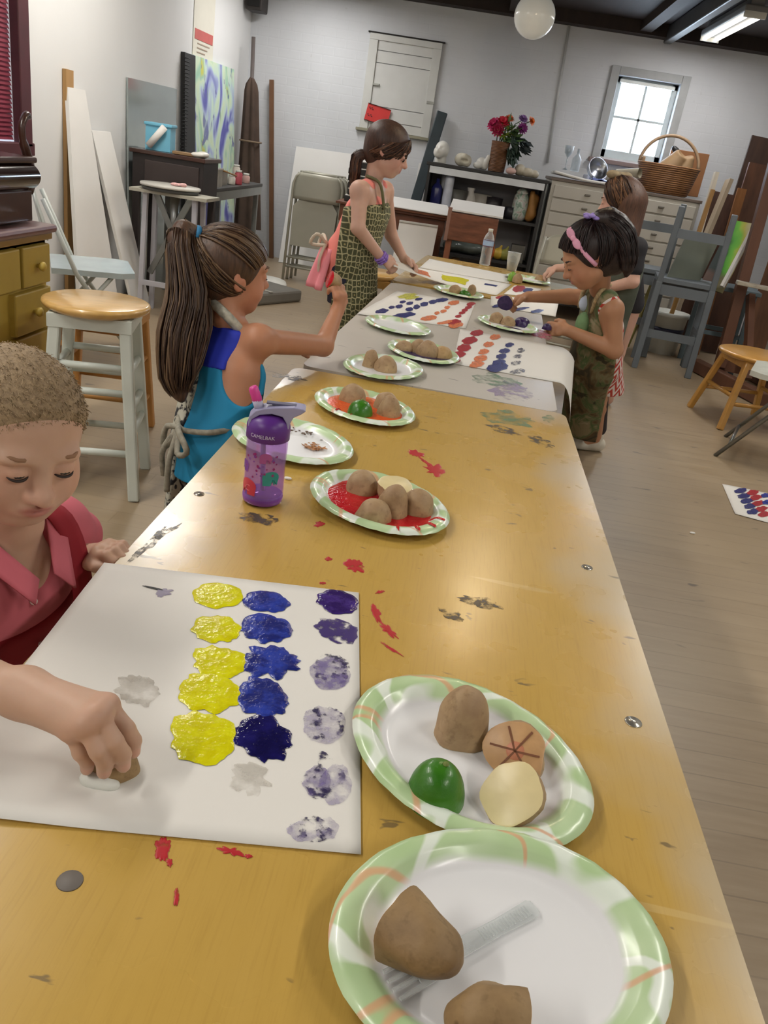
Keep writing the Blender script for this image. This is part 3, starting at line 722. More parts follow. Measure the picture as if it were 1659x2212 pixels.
mb = MB(); mb.box((-.19, .0, .73), (.03, .1, .24), bev=.004); mb.build('side_post', M('pinkish worn wood', '8a6658', .55), t)
for sx in (-.165, .165):
    for sy in (0, .25):
        mb = MB(); mb.bar((sx, sy, 0), (sx, sy, .64), .042, .05); mb.build('leg', M('orange brown leg', '7d4a30', .5), t)
mb = MB(); slab(mb, (-.18, 6.50, .84), (.23, 6.50, .84), (-.17, 6.82, .90), .012); o = one('drawing_paper', 'thick white paper pad on the small worn brown desk', 'paper', mb, OFFW)
# black trays on the desk beside the girl
for i in range(6):
    z = .747 + .052 * i; mb = MB(); mb.box((-.945 + .012 * (i % 2), 7.07 + .01 * (i % 3), z + .0215), (.2, .3, .043), .05 * (i % 3), bev=.004)
    o = one('paper_tray', ('bottom', 'second', 'third', 'fourth', 'fifth', 'top')[i] + ' tray in the stack of black paper trays behind the coral topped person', 'tray', mb, BLACKP, 'black paper trays')
    mb = MB(); mb.box((-.945 + .012 * (i % 2), 7.07 + .01 * (i % 3), z + .0465), (.19, .29, .008), .05 * (i % 3)); mb.build('paper', OFFW, o)
# dark plank
q0, q1 = PY(884, 480, 8.22), PY(956, 242, 8.37); q0 = q1 + (q0 - q1) * ((q1.z - .02) / (q1.z - q0.z)); mb = MB(); mb.bar(q0, q1, .10, .03, up=(0, 1, 0), bev=.008); a = one('dark_plank', 'long dark teal plank leaning on the far wall by the shelves', 'plank', mb, M('dark teal', '27343a', .5, var=.2))

# black shelf unit
SX0, SX1, SY0, SY1 = -.45, .585, 7.62, 8.02
t = thing('shelf_unit', 'black open shelf unit with a white edged top along the far wall', 'shelf', (0, 0, 0))
SHB = M('black shelf laminate', '2b2a2a', .55, var=.15)
mb = MB(); mb.box(((SX0 + SX1) / 2, (SY0 + SY1) / 2, 1.115), (SX1 - SX0 + .04, SY1 - SY0 + .02, .025), bev=.003); mb.build('top', SHB, t)
mb = MB(); mb.box(((SX0 + SX1) / 2, SY0 - .004, 1.072), (SX1 - SX0 - .03, .02, .055)); mb.build('top_edge', M('white edge strip', 'd5d8da', .5), t)
for x in (SX0 + .012, SX1 - .012):
    mb = MB(); mb.box((x, (SY0 + SY1) / 2, .555), (.026, SY1 - SY0, 1.1)); mb.build('side', SHB, t)
mb = MB(); mb.box(((SX0 + SX1) / 2, SY1 - .008, .555), (SX1 - SX0, .014, 1.1)); mb.build('back_panel', M('grey back board', '8f8d8f', .7, var=.05), t)
for z in (.755, .40, .08):
    mb = MB(); mb.box(((SX0 + SX1) / 2, (SY0 + SY1) / 2, z), (SX1 - SX0 - .05, SY1 - SY0 - .02, .024)); mb.build('shelf', SHB, t)
def pot(name, label, cat, x, y, z, prof, c, group=None, rough=.4, var=.1, sc=1.0):
    mb = MB(); mb.lathe([(r * sc, h * sc) for r, h in prof], (x, y, z), n=22)
    return one(name, label, cat, mb, M('pot ' + c, c, rough, var=var, scale=20), group)
BOT = [(0, 0), (.05, 0), (.055, .01), (.055, .17), (.04, .2), (.018, .22), (.018, .26), (0, .26)]
CYL = [(0, 0), (.04, 0), (.042, .01), (.042, .25), (.036, .27), (0, .27)]
VASE = [(0, 0), (.04, 0), (.06, .05), (.065, .09), (.045, .14), (.028, .17), (.036, .2), (.03, .2), (.02, .17), (0, .12)]
CUP = [(0, 0), (.035, 0), (.042, .04), (.045, .09), (.041, .09), (.036, .02), (0, .015)]
S2 = .769
pot('bottle', 'dark blue bottle on the middle shelf of the black unit', 'bottle', -.35, 7.72, S2, BOT, '2b2f66', None, .2, sc=.9)
pot('canister', 'tall silvery white can beside the dark blue bottle', 'can', -.25, 7.70, S2, CYL, 'c9cedb', None, .25)
pot('canister', 'pale can standing behind the silvery white can', 'can', -.285, 7.80, S2, CYL, 'b9bdc6', None, .3, sc=1.05)
pot('jar', 'dark grey jar beside the pale cans', 'jar', -.155, 7.76, S2, CUP, '55544f', sc=1.9)
pot('vase', 'white ceramic vase on the middle shelf behind the paper pad', 'vase', -.05, 7.8, S2, VASE, 'c9c5be')
pot('vase', 'greyish ceramic pot beside the white vase', 'vase', .06, 7.82, S2, CUP, '9a958c', sc=1.8)
pot('cup', 'black pot in the middle of the middle shelf', 'pot', .17, 7.78, S2, CUP, '2c282b', sc=1.7)
pot('cup', 'small black pot beside the patterned jar', 'pot', .33, 7.72, S2, CUP, '252327', sc=1.1)
t = thing('patterned_jar', 'tall pale green patterned jar on the middle shelf', 'jar', (.40, 7.72, S2))
s = NT('green figured glaze'); v = s.co((1, 1, 1)); s.set(Base_Color=s.ramp(s.noise(v, 22, 3, .5, .8), [(.4, '7c9282'), (.5, 'b9c5ba'), (.6, 'b9a7a5'), (.68, '8f9f7f')]), Roughness=.3)
mb = MB(); mb.lathe([(0, 0), (.055, 0), (.065, .03), (.07, .12), (.062, .2), (.045, .225), (.0, .225)], n=24); mb.build('body', s.m, t)
mb = MB(); mb.lathe([(.05, .222), (.052, .235), (.03, .26), (.015, .265), (.018, .28), (0, .285)], n=24); mb.build('lid', s.m, t)
sd = SDF(); sd.cone((.50, 7.74, S2 + .05), (.525, 7.76, S2 + .2), .05, .035).cone((.515, 7.72, S2 + .07), (.49, 7.74, S2 + .24), .045, .022).plane((0, 0, S2 + .001), (0, 0, -1)); tag(sd.build('paper_bag', M('amber brown paper bag', 'a6763c', .6, var=.25, scale=14, bump=.5, bscale=18), h=.007), 'crumpled amber brown bag beside the patterned jar', 'bag')
# top of the shelf: plaster casts and flowers
TP = 1.129
sd = SDF(); sd.ell((-.36, 7.74, TP + .11), (.062, .07, .07)).ell((-.385, 7.69, TP + .085), (.045, .04, .05)).cone((-.36, 7.75, TP + .01), (-.36, 7.74, TP + .08), .05, .042).ell((-.39, 7.655, TP + .1), (.014, .014, .02)).plane((0, 0, TP + .001), (0, 0, -1)).ell((-.40, 7.66, TP + .125), (.014, .02, .012), op='-').ell((-.36, 7.66, TP + .125), (.014, .02, .012), op='-')
tag(sd.build('plaster_head', WHITEG, h=.006), 'white plaster head cast at the near end of the shelf top', 'cast')
sd = SDF(); sd.ell((-.18, 7.75, TP + .055), (.06, .05, .055)).ell((-.13, 7.74, TP + .05), (.04, .045, .05)).ell((-.16, 7.72, TP + .08), (.035, .03, .03)).plane((0, 0, TP + .001), (0, 0, -1)).ell((-.15, 7.70, TP + .05), (.03, .02, .012), op='-'); tag(sd.build('clay_cast', M('cream clay', 'c6c0ae', .6, var=.15, scale=25), h=.006), 'cream clay cast with a hollow on the shelf top', 'cast')
sd = SDF(); sd.ell((.0, 7.78, TP + .05), (.05, .05, .05)).cone((.03, 7.76, TP + .03), (.05, 7.74, TP + .11), .03, .018).ell((-.03, 7.74, TP + .03), (.04, .03, .03)).plane((0, 0, TP + .001), (0, 0, -1)); tag(sd.build('shell_cast', WHITEG, h=.006), 'white shell like cast beside the flower basket', 'cast')
sd = SDF(); sd.ell((.262, 7.68, TP + .028), (.045, .035, .03)).plane((0, 0, TP + .001), (0, 0, -1)); tag(sd.build('shell', M('pink shell', 'c9a79d', .4), h=.006), 'small pink shell behind the flower basket foot', 'shell')
sd = SDF(); sd.ell((.34, 7.74, TP + .045), (.05, .06, .05)).ell((.41, 7.72, TP + .035), (.05, .05, .04)).ell((.47, 7.74, TP + .03), (.04, .04, .035)).plane((0, 0, TP + .001), (0, 0, -1)); tag(sd.build('shell', M('dusty cream shell', 'b5ac98', .5, var=.2, scale=20), h=.006), 'lumpy cream shells at the cabinet end of the shelf top', 'shell')
def wicker_mat(nm, c1, c2, row=.012, cols=24):
    s = NT(nm); v = s.co(); wv = s.n('TexWave', wave_type='BANDS', bands_direction='Z'); wv.inputs['Scale'].default_value = .5 / row * .63; wv.inputs['Distortion'].default_value = 1.2; wv.inputs['Detail'].default_value = 2
    s.l(v, wv.inputs['Vector']); nz = s.noise(s.co((1, 1, 4)), 18, 3)
    c = s.ramp(wv.outputs['Fac'], [(.15, c1), (.7, c2)]); c = s.mix(s.ramp(nz, [(.35, 0), (.7, .5)]), c, c1)
    s.set(Base_Color=c, Roughness=.55); s.bump(wv.outputs['Fac'], .6, .006); return s.m
t = thing('flower_basket', 'tall brown wicker vase filled with bright flowers on the shelf top', 'flowers', (.135, 7.76, TP + .001))
mb = MB(); mb.lathe([(0, 0), (.07, 0), (.072, .01), (.078, .2), (.082, .245), (.074, .245), (.07, .2), (0, .19)], n=32); mb.build('wicker_vase', wicker_mat('brown wicker', '4e2f1a', '8a5c38', .011), t)
rnd = random.Random(3)
def flower(c, r, d, mat, n=26, ctr='5b2a20'):
    q = MB(); d = Vector(d).normalized()
    a = d.orthogonal().normalized(); b = d.cross(a)
    for ring, (rr, up, k) in enumerate(((1, .1, n // 2), (.75, .4, n // 3), (.45, .65, n // 4))):
        for i in range(k):
            an = i / k * 2 * math.pi + ring * .3; o_ = a * math.cos(an) + b * math.sin(an); tt = d.cross(o_)
            p0 = Vector(c); p1 = p0 + o_ * r * rr * .6 + d * r * up * .6; p2 = p0 + o_ * r * rr + d * r * up
            w_ = tt * r * 2.6 / k
            q.quad((p0 - w_ * .3, p0 + w_ * .3, p1 + w_, p1 - w_)); q.quad((p1 - w_, p1 + w_, p2 + w_ * .4, p2 - w_ * .4))
    q.ell(Vector(c) + d * r * .15, r * .22, seg=8)
    return q
fl = [((-.085, -.05, .365), .068, (-.5, -.7, .5), 'b01f58', 'magenta dahlia'), ((-.02, -.06, .39), .06, (0, -.8, .6), 'c1203a', 'crimson flower'), ((-.05, -.085, .33), .06, (-.2, -1, .1), '99163f', 'deep red flower'),
      ((.03, -.03, .425), .045, (.1, -.5, .8), 'd0642f', 'orange flower'), ((.145, -.03, .44), .045, (.3, -.6, .7), '8d6aa6', 'lilac flower'), ((.155, -.05, .37), .05, (.4, -.9, .2), '7c2a72', 'purple flower'), ((.215, -.02, .435), .042, (.8, -.4, .4), 'd9742c', 'orange lily')]
for c, r, d, col, nm in fl:
    m_ = M('petal ' + col, col, .6, var=.25, scale=40); flower(c, r, d, m_).build('flower', m_, t, norm=False)
def leafs(cnt, box, sz, mat, dirs):
    q = MB()
    for i in range(cnt):
        p = Vector([rnd.uniform(*b) for b in box]); d = Vector([rnd.uniform(*b) for b in dirs]).normalized(); s_ = d.orthogonal().normalized(); s_.rotate(Matrix.Rotation(rnd.uniform(0, 6.3), 3, d)); L = rnd.uniform(.6, 1.2) * sz
        n_ = d.cross(s_); a_ = p; b_ = p + d * L * .5 + n_ * L * .06; c_ = p + d * L
        q.quad((a_, b_ + s_ * L * .2, c_, b_ - s_ * L * .2))
    return q.build('leaves', mat, t, norm=False)
leafs(70, ((-.03, .12), (-.07, .04), (.25, .40)), .09, M('mid green leaf', '4d6b3a', .5, var=.3, scale=30), ((-.5, .8), (-1, .2), (-.4, .6)))
leafs(22, ((-.04, .05), (-.08, -.02), (.27, .34)), .07, M('lime leaf', '8a9a35', .5, var=.2), ((-.5, .5), (-1, 0), (-.2, .5)))
leafs(60, ((.06, .15), (-.06, .03), (.12, .32)), .1, M('dark leaf', '22372a', .5, var=.3), ((0, .8), (-.8, .2), (-1, -.1)))
leafs(26, ((.15, .2), (-.04, .02), (.2, .28)), .1, M('blackish leaf', '1e2a2c', .5, var=.2), ((.4, 1), (-.4, .2), (-.6, .1)))
mb = MB()
for i in range(14):
    c, r, d, col, nm = fl[i % 7]; mb.tube([(rnd.uniform(-.04, .04), rnd.uniform(-.04, .04), .18), Vector(c) * .6 + Vector((0, 0, .13)), Vector(c) - Vector(d).normalized() * .01], .004, 5)
mb.build('stems', M('flower stem', '40552f', .6), t)
# lower shelf odds and ends
S3 = .413
sd = SDF(); sd.ell((.02, 7.74, S3 + .06), (.16, .1, .06)).ell((-.12, 7.76, S3 + .05), (.1, .09, .05)).plane((0, 0, S3 + .001), (0, 0, -1)); tag(sd.build('plastic_bag', M('grey green plastic', '5d6560', .25, var=.3, scale=14), h=.01), 'crumpled grey green plastic bag on the lower shelf', 'bag')
for i, (x, c, lb) in enumerate(((.22, 'c5662c', 'orange gourd on the lower shelf beside the water bottle'), (.29, 'c7a63a', 'yellow gourd on the lower shelf beside the orange one'), (.35, '8d8a3c', 'olive gourd on the lower shelf near the shelf side'))):
    sd = SDF(); sd.ell((x, 7.7, S3 + .05), (.05, .05, .05)).cone((x, 7.7, S3 + .07), (x + .02, 7.69, S3 + .12), .02, .01); t = tag(sd.build('gourd', M('gourd ' + c, c, .45, var=.2, scale=20), h=.006), lb, 'gourd', 'gourds on the lower shelf')
mb = MB(); mb.prism([(-.06, -.06), (.06, -.06), (.06, .06), (-.06, .06)], .15, Matrix.Translation((.46, 7.74, S3 + .001))); one('tin_box', 'dull grey tin on the lower shelf by the shelf side', 'tin', mb, M('dull tin', '6e6c66', .4, .4))
mb = MB(); mb.box((.3, 7.75, .17), (.36, .3, .15), bev=.005); one('crate', 'dark crate on the bottom shelf', 'crate', mb, DKBROWN)
mb = MB(); mb.lathe(CYL[:-1] + [(0, .27)], (-.08, 7.7, .094), n=16); one('wooden_post', 'pale wooden cylinder on the bottom shelf', 'cylinder', mb, TAN)

# flat file cabinet
t = thing('flat_file_cabinet', 'cream flat file cabinet with many shallow drawers under the far window', 'cabinet', (0, 0, 0))
cx0, cx1, cy0, cy1, cz0, cz1 = .625, 1.90, 7.62, 8.36, .2, 1.14
mb = MB(); mb.box(((cx0 + cx1) / 2, (cy0 + cy1) / 2, (cz0 + cz1) / 2), (cx1 - cx0, cy1 - cy0, cz1 - cz0), bev=.006); mb.build('case', CREAM, t)
mb = MB(); mb.box(((cx0 + cx1) / 2, (cy0 + cy1) / 2, cz1 + .012), (cx1 - cx0 + .02, cy1 - cy0 + .02, .024), bev=.004); mb.build('top', M('brown edged top', '6f6258', .5), t)
nd = 8; hz = (cz1 - cz0 - .05) / nd
KN = M('cabinet pull', '7d786f', .4, .5)
for i in range(nd):
    z = cz0 + .025 + hz * (i + .5)
    d = MB(); d.box(((cx0 + cx1) / 2, cy0 - .008, z), (cx1 - cx0 - .06, .022, hz - .014), bev=.004); o = d.build('drawer', CREAM, t)
    for x in (cx0 + .32, cx1 - .32):
        k = MB(); k.box((x, cy0 - .028, z + .005), (.05, .02, .018), bev=.006); k.build('pull', KN, o)
for x in (cx0 + .05, cx1 - .05):
    for y in (cy0 + .05, cy1 - .05):
        k = MB(); k.bar((x, y, 0), (x, y, .2), .05, .05); k.build('leg', CREAM, t)
k = MB(); k.box(((cx0 + cx1) / 2, cy0 + .03, .16), (cx1 - cx0 - .06, .02, .05)); k.build('stretcher', M('navy strip', '23233a', .5), t)
CT = cz1 + .0245
# things on the cabinet
mb = MB()
mb.grid(lambda u, v: Vector((.64 + .52 * u, 7.6 + .5 * v, CT + .024 + .06 * max(0, .55 - u) ** 1.2 * (1 - .3 * v))), 14, 4); o = mb.build('paper_stack', OFFW, None, solid=.02); tag(o, 'stack of curling white paper on the cabinet by the shelves', 'paper')
mb = MB(); mb.lathe([(.0, .0), (.035, 0), (.04, .01), (.04, .1), (.012, .14), (.012, .18), (.014, .18), (.014, .185), (0, .185)], (.82, 7.9, CT + .07), n=20); one('glass_bottle', 'clear glass bottle standing on the cabinet below the window', 'bottle', mb, clear_mat('bottle glass', 'd8dee2', .75))
mb = MB(); mb.lathe([(.0, 0), (.03, 0), (.004, .02), (.004, .1), (.035, .14), (.04, .2), (.036, .2), (.03, .142), (0, .12)], (.74, 7.95, CT + .07), n=20); one('wine_glass', 'clear stemmed glass beside the glass bottle', 'glass', mb, clear_mat('bottle glass'))
mb = MB(); mb.lathe([(0, -.05), (.05, -.045), (.085, -.01), (.1, .04), (.094, .042), (.078, -.006), (.045, -.037), (0, -.04)], (.99, 7.80, CT + .105), n=32, mat=Matrix.Rotation(math.radians(62), 3, Vector((1, .5, 0)))); one('metal_bowl', 'polished metal bowl tipped on its side on the cabinet', 'bowl', mb, M('polished steel', 'b3b8c2', .28, 1))
mb = MB(); rnd = random.Random(8)
def crumple(x0, x1, y0, y1, z, a): return lambda u, v: Vector((x0 + (x1 - x0) * u, y0 + (y1 - y0) * v, z + a * (1 + noise.noise(Vector((u * 5, v * 5, z * 9))))))
mb.grid(crumple(.96, 1.33, 7.62, 7.92, CT + .004, .028), 26, 16); o = mb.build('plastic_sheet', M('blue violet plastic sheet', '6b78b5', .18, var=.5, scale=7), None, solid=.003); tag(o, 'shiny blue violet plastic sheet crumpled on the cabinet', 'plastic sheet')
mb = MB(); mb.box((1.2, 8.13, CT + .035), (.5, .34, .06), bev=.01); one('paper_stack', 'pale paper pile under the window behind the tipped bowl', 'paper', mb, M('pale violet paper', 'b4b6c4', .6))
t = thing('cardboard_tube', 'pale cardboard tube lying on the cabinet in front of the basket', 'tube', (0, 0, 0))
mb = MB(); a, b = Vector((1.17, 7.76, CT + .1)), Vector((1.335, 7.62, CT + .135)); mb.tube([a, b], .042, 20, cap=False); mb.tube([b, a], .034, 20, cap=False); mb.build('wall', M('pale cardboard', 'a79f8c', .7), t, norm=False)
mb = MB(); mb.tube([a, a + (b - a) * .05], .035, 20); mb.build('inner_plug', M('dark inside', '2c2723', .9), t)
sd = SDF(); sd.ell((1.15, 7.74, CT + .05), (.07, .06, .045)).ell((1.22, 7.69, CT + .045), (.06, .05, .045)); tag(sd.build('crumpled_paper', M('crumpled kraft', '968d7a', .7, var=.25, scale=20), h=.008), 'crumpled brownish paper under the cardboard tube', 'paper')
t = thing('wicker_basket', 'large oval wicker basket with a tall hoop handle on the cabinet', 'basket', (1.60, 7.82, CT + .001))
mb = MB(); mb.lathe([(0, .002), (.2, .002), (.215, .01), (.235, .09), (.262, .215), (.27, .232), (.262, .236), (.25, .22), (.225, .09), (.2, .02), (0, .018)], n=48, sy=.72); mb.build('body', wicker_mat('honey wicker', '5d3b20', 'a9784a', .016), t)
mb = MB(); mb.tube([(.255 * math.cos(a_), .02 + .06 * math.sin(a_), .22 + .25 * math.sin(a_)) for a_ in [i * math.pi / 20 for i in range(21)]], .014, 8); mb.build('handle', M('bent cane handle', '8f7558', .55), t)
mb = MB(); mb.box((-.235, -.02, .25), (.03, .05, .05), bev=.01); mb.build('handle_knot', M('bent cane handle', '8f7558'), t)
sd = SDF(); sd.cone((1.60, 7.80, CT + .2), (1.66, 7.80, CT + .3), .1, .07).cone((1.72, 7.80, CT + .2), (1.74, 7.8, CT + .3), .08, .05).ell((1.71, 7.76, CT + .36), (.07, .09, .05), op='-'); tag(sd.build('brown_bag', M('kraft bag', '8b6f4d', .7, var=.12), h=.008), 'brown bag poking out of the large wicker basket', 'bag')
sd = SDF(); sd.ell((1.64, 7.9, CT + .36), (.05, .03, .025), rot=np.array(Matrix.Rotation(.6, 3, 'Y'))); tag(sd.build('dark_bird_ornament', BLACKP, h=.006), 'small dark ornament behind the basket handle', 'ornament')
mb = MB(); mb.box((1.81, 8.12, CT + .2), (.34, .03, .36), bev=.004); one('timber_offcut', 'orange brown wood offcut standing behind the basket', 'panel', mb, M('orange brown panel', '8d5f3a', .55))

# ------------------------------------------------------------------ right side
# unfolded beige chair behind the dark haired girl
t = thing('folding_chair', 'open beige metal folding chair between the table end and the cabinet', 'chair', (.72, 6.15, 0), math.radians(165))
folding_chair_open(t, CHAIRM, CHAIRM)
# blue grey high chairs
def high_chair(t, w=.36, d=.36, sh=.62, bh=1.12, m=BLUEGREY):
    for sx in (-1, 1):
        q = MB(); q.bar((sx * w / 2 * 1.06, -d / 2 - .01, 0), (sx * w / 2, -d / 2, sh), .042, .042, bev=.004); q.bar((sx * w / 2, -d / 2, sh - .01), (sx * w / 2 * .95, -d / 2 - .05, bh), .038, .038, bev=.004); q.build('back_leg', m, t)
        q = MB(); q.bar((sx * w / 2 * 1.06, d / 2 + .01, 0), (sx * w / 2, d / 2, sh - .02), .042, .042, bev=.004); q.build('front_leg', m, t)
        q = MB(); q.bar((sx * w / 2, -d / 2, .3), (sx * w / 2, d / 2, .3), .02, .035); q.build('side_rung', m, t)
    q = MB(); q.prism([(-w / 2 - .02, -d / 2 - .01), (w / 2 + .02, -d / 2 - .01), (w / 2 + .02, d / 2 + .02), (-w / 2 - .02, d / 2 + .02)], .028, Matrix.Translation((0, 0, sh))); q.build('seat', m, t)
    for yy_ in (-d / 2, d / 2): q = MB(); q.box((0, yy_, sh - .05), (w, .025, .07)); q.build('apron', m, t)
    for z in (.95,):
        q = MB(); q.bar((-w / 2 * .97, -d / 2 - .035, z), (w / 2 * .97, -d / 2 - .035, z), .022, .06, up=(0, 0, 1)); q.build('back_slat', m, t)
    q = MB(); q.bar((-w / 2, -d / 2, .26), (w / 2, -d / 2, .26), .025, .055, up=(0, 0, 1)); q.build('rear_rung', m, t)
t = thing('high_chair', 'tall blue grey wooden chair seen from behind, nearest the tables', 'chair', (1.58, 6.16, 0), math.radians(-9)); high_chair(t)
t = thing('high_chair', 'tall blue grey wooden chair half hidden behind the nearest one', 'chair', (1.33, 6.68, 0), math.radians(-4)); high_chair(t, .38, .36, .62, 1.13)
t = thing('side_stool', 'blue green stool frame under the green painting', 'stool', (2.0, 6.5, 0), math.radians(-9))
BG2 = M('blue green paint', '55646a', .5, var=.1)
for sx in (-.17, .17):
    for sy in (-.15, .15):
        mb = MB(); mb.bar((sx * 1.05, sy * 1.05, 0), (sx, sy, .6), .036, .036); mb.build('leg', BG2, t)
mb = MB(); mb.box((0, 0, .61), (.42, .38, .03), bev=.004); mb.build('seat', BG2, t)
for sy in (-.15, .15):
    mb = MB(); mb.bar((-.17, sy, .28), (.17, sy, .28), .02, .03); mb.build('rung', BG2, t)
mb = MB(); slab(mb, PY(1487, 502, 6.25), PY(1556, 516, 6.35), PY(1440, 600, 6.12), .012); one('grey_green_board', 'grey green panel propped on the nearest blue grey chair', 'board', mb, GREENGREY)
# white cylinders with dark band under the chair: buckets
for (x, y, lb) in ((1.71, 6.80, 'white plastic bucket on the floor behind the blue grey chairs'), ):
    t = thing('bucket', lb, 'bucket', (x, y, 0)); mb = MB(); mb.lathe([(0, 0), (.12, 0), (.14, .3), (.15, .3), (.15, .33), (.135, .33), (.115, .02), (0, .02)], n=28); mb.build('body', WHITEP, t)
    mb = MB(); mb.lathe([(.1325, .17), (.136, .17), (.139, .21), (.134, .21)], n=28); mb.build('band', M('navy strip', '23233a'), t)
mb = MB(); mb.bar((1.42, 6.72, .012), (1.52, 6.85, .5), .035, .03); one('wooden_strip', 'yellowish wood strip leaning behind the nearest blue grey chair', 'strip', mb, M('yellowish wood', '9a9156', .6))
# leaning paintings and planks on the far right
def gp():
    s = NT('green landscape painting'); v = s.co((1, 1, 1)); sep = s.n('SeparateXYZ'); tc = s.n('TexCoord'); s.l(tc.outputs['Generated'], sep.inputs[0])
    f = s.math('ADD', sep.outputs['X'], s.math('MULTIPLY', s.noise(v, 6, 2), .35))
    f = s.math('SUBTRACT', f, s.math('MULTIPLY', sep.outputs['Z'], .25))
    c = s.ramp(f, [(.05, '9a9a9a'), (.2, '2c3436'), (.42, '2a3a30'), (.5, '4f9a35'), (.62, '6db33c'), (.7, 'b9b548'), (.8, 'c9c2a0'), (.95, 'd4cfc4')])
    c = s.mix(s.ramp(s.math('ADD', sep.outputs['Z'], s.math('MULTIPLY', s.noise(v, 5, 2), .2)), [(.32, .85), (.42, 0)]), c, '6d5348')
    s.set(Base_Color=c, Roughness=.5); return s.m
mb = MB(); slab(mb, PY(1583, 475, 6.55), PY(1632, 484, 6.35), PY(1510, 618, 6.42), .025); t = one('landscape_painting', 'small painting with a bright green stripe propped on the blue green stool', 'painting', mb, gp())
mb = MB(); mb.bar(PY(1632, 483, 6.34), PY(1560, 619, 6.22), .022, .03); mb.build('canvas_edge', OFFW, t)
for (p0, p1, q0, w_, c, nm, lb) in (((1548, 372), (1512, 500), 7.3, .06, 'cfc6b5', 'pale_plank', 'palest narrow plank standing beside the wicker basket'), ((1576, 388), (1528, 505), 7.15, .12, 'a69680', 'grey_tan_plank', 'wide grey tan plank leaning beside the palest plank'), ((1540, 410), (1510, 500), 7.0, .03, 'a57c46', 'golden_strip', 'thin golden wood strip in front of the grey tan plank')):
    a, b = PY(*p0, q0), PY(*p1, q0 - .05); d_ = (b - a); b = a + d_ * (a.z / (a.z - b.z)) if a.z > b.z else b
    mb = MB(); mb.bar(a, (b.x, b.y, .004), .03, w_, up=(0, 1, 0)); one(nm, lb, 'plank', mb, M('plank ' + c, c, .6, var=.15, stretch=(4, 4, .5)))
for i, (x, y, h_, dx, c, lb) in enumerate(((1.98, 7.35, 1.25, .07, '4a2f22', 'dark brown board leaning nearest the wicker basket'), (2.22, 7.55, 1.72, .08, '3a261c', 'very dark brown board behind the tall easel'), (2.16, 7.15, 1.5, .07, '553523', 'brown board leaning behind the easel mast'), (2.03, 6.95, 1.30, .05, '8a5a30', 'orange brown plank leaning by the easel mast'), (2.45, 6.9, 1.85, .10, '6b452c', 'wide brown board at the far edge of the easel stack'))):
    mb = MB(); mb.bar((x, y, .004), (x + dx, y + .25, h_), .2 if i != 3 else .07, .025, up=(0, 1, 0)); one('leaning_board', lb, 'board', mb, M('board ' + c, c, .55, var=.3, stretch=(5, 5, .6), scale=5), 'boards stacked by the easel')
t = thing('studio_easel', 'big reddish brown studio easel with heavy feet at the side of the room', 'easel', (0, 0, 0))
for (a, b, wx, wy) in (((1.96, 6.02, .1), (1.93, 6.2, 1.9), .075, .06), ((2.36, 5.96, .1), (2.36, 6.15, 1.9), .075, .06)):
    mb = MB(); mb.bar(a, b, wx, wy, bev=.005); mb.build('mast', EASEL, t)
for x in (1.95, 2.38):
    mb = MB(); mb.bar((x - .10, 6.25, .05), (x + .16, 5.4, .05), .075, .09, bev=.008); mb.build('foot', EASEL, t)
mb = MB(); mb.bar((1.96, 6.05, .12), (2.42, 5.98, .12), .06, .08); mb.build('cross_beam', EASEL, t)
mb = MB(); mb.bar((1.94, 6.13, 1.3), (2.4, 6.1, 1.3), .03, .07); mb.build('cross_beam', EASEL, t)
mb = MB(); mb.bar((1.88, 5.98, .7), (2.55, 5.88, .68), .09, .025, bev=.004); mb.build('tray', M('paint crusted tray', 'a39b8c', .6, var=.25, scale=30), t)
mb = MB(); mb.bar((2.08, 5.75, .1), (2.04, 6.1, .62), .045, .05); mb.build('brace', EASEL, t)
mb = MB(); mb.bar((2.42, 5.6, .1), (2.37, 6.08, .9), .045, .05); mb.build('brace', EASEL, t)
# low yellow stool and metal chair at the edge
t = thing('low_stool', 'low yellow wooden stool with splayed legs at the edge of the room', 'stool', (1.80, 4.90, 0), math.radians(10))
YST = M('yellow stool wood', 'c08f45', .35, var=.12, stretch=(2, 8, 2), coat=.4)
stool(t, .235, .42, .13, .215, YST, [(.15, .19)], YST, .034)
t = thing('folding_chair', 'folding chair with shiny white seat and steel legs by the low stool', 'chair', (1.76, 4.22, 0), math.radians(68))
folding_chair_open(t, M('shiny white vinyl', 'ccd0c6', .18), STEEL)
# red sign on the boarded window
mb = MB(); slab(mb, PY(796, 222, YB - .045), PY(845, 238, YB - .045), PY(786, 258, YB - .045), .004); t = one('red_sign', 'red paper sign with dark print on the boarded window', 'sign', mb, M('red sign paper', 'c8302c', .6, var=.06))
mb = MB()
for (a, b) in (((796, 222), (845, 238)), ((786, 257), (833, 272))):
    mb.bar(PY(*a, YB - .048), PY(*b, YB - .048), .004, .014, up=(0, 1, 0))
mb.build('dark_edge', M('sign black', '2a1816', .6), t)
mb = MB()
for (x, y) in ((799, 231), (804, 233), (795, 246), (801, 248)):
    for dx, dy in ((0, 0), (1.5, 3.5)): mb.box(PY(x + dx, y + dy, YB - .0475), (.012, .003, .006), Matrix.Rotation(-.1, 3, 'Y'))
mb.build('sign_print', M('sign black', '2a1816'), t)
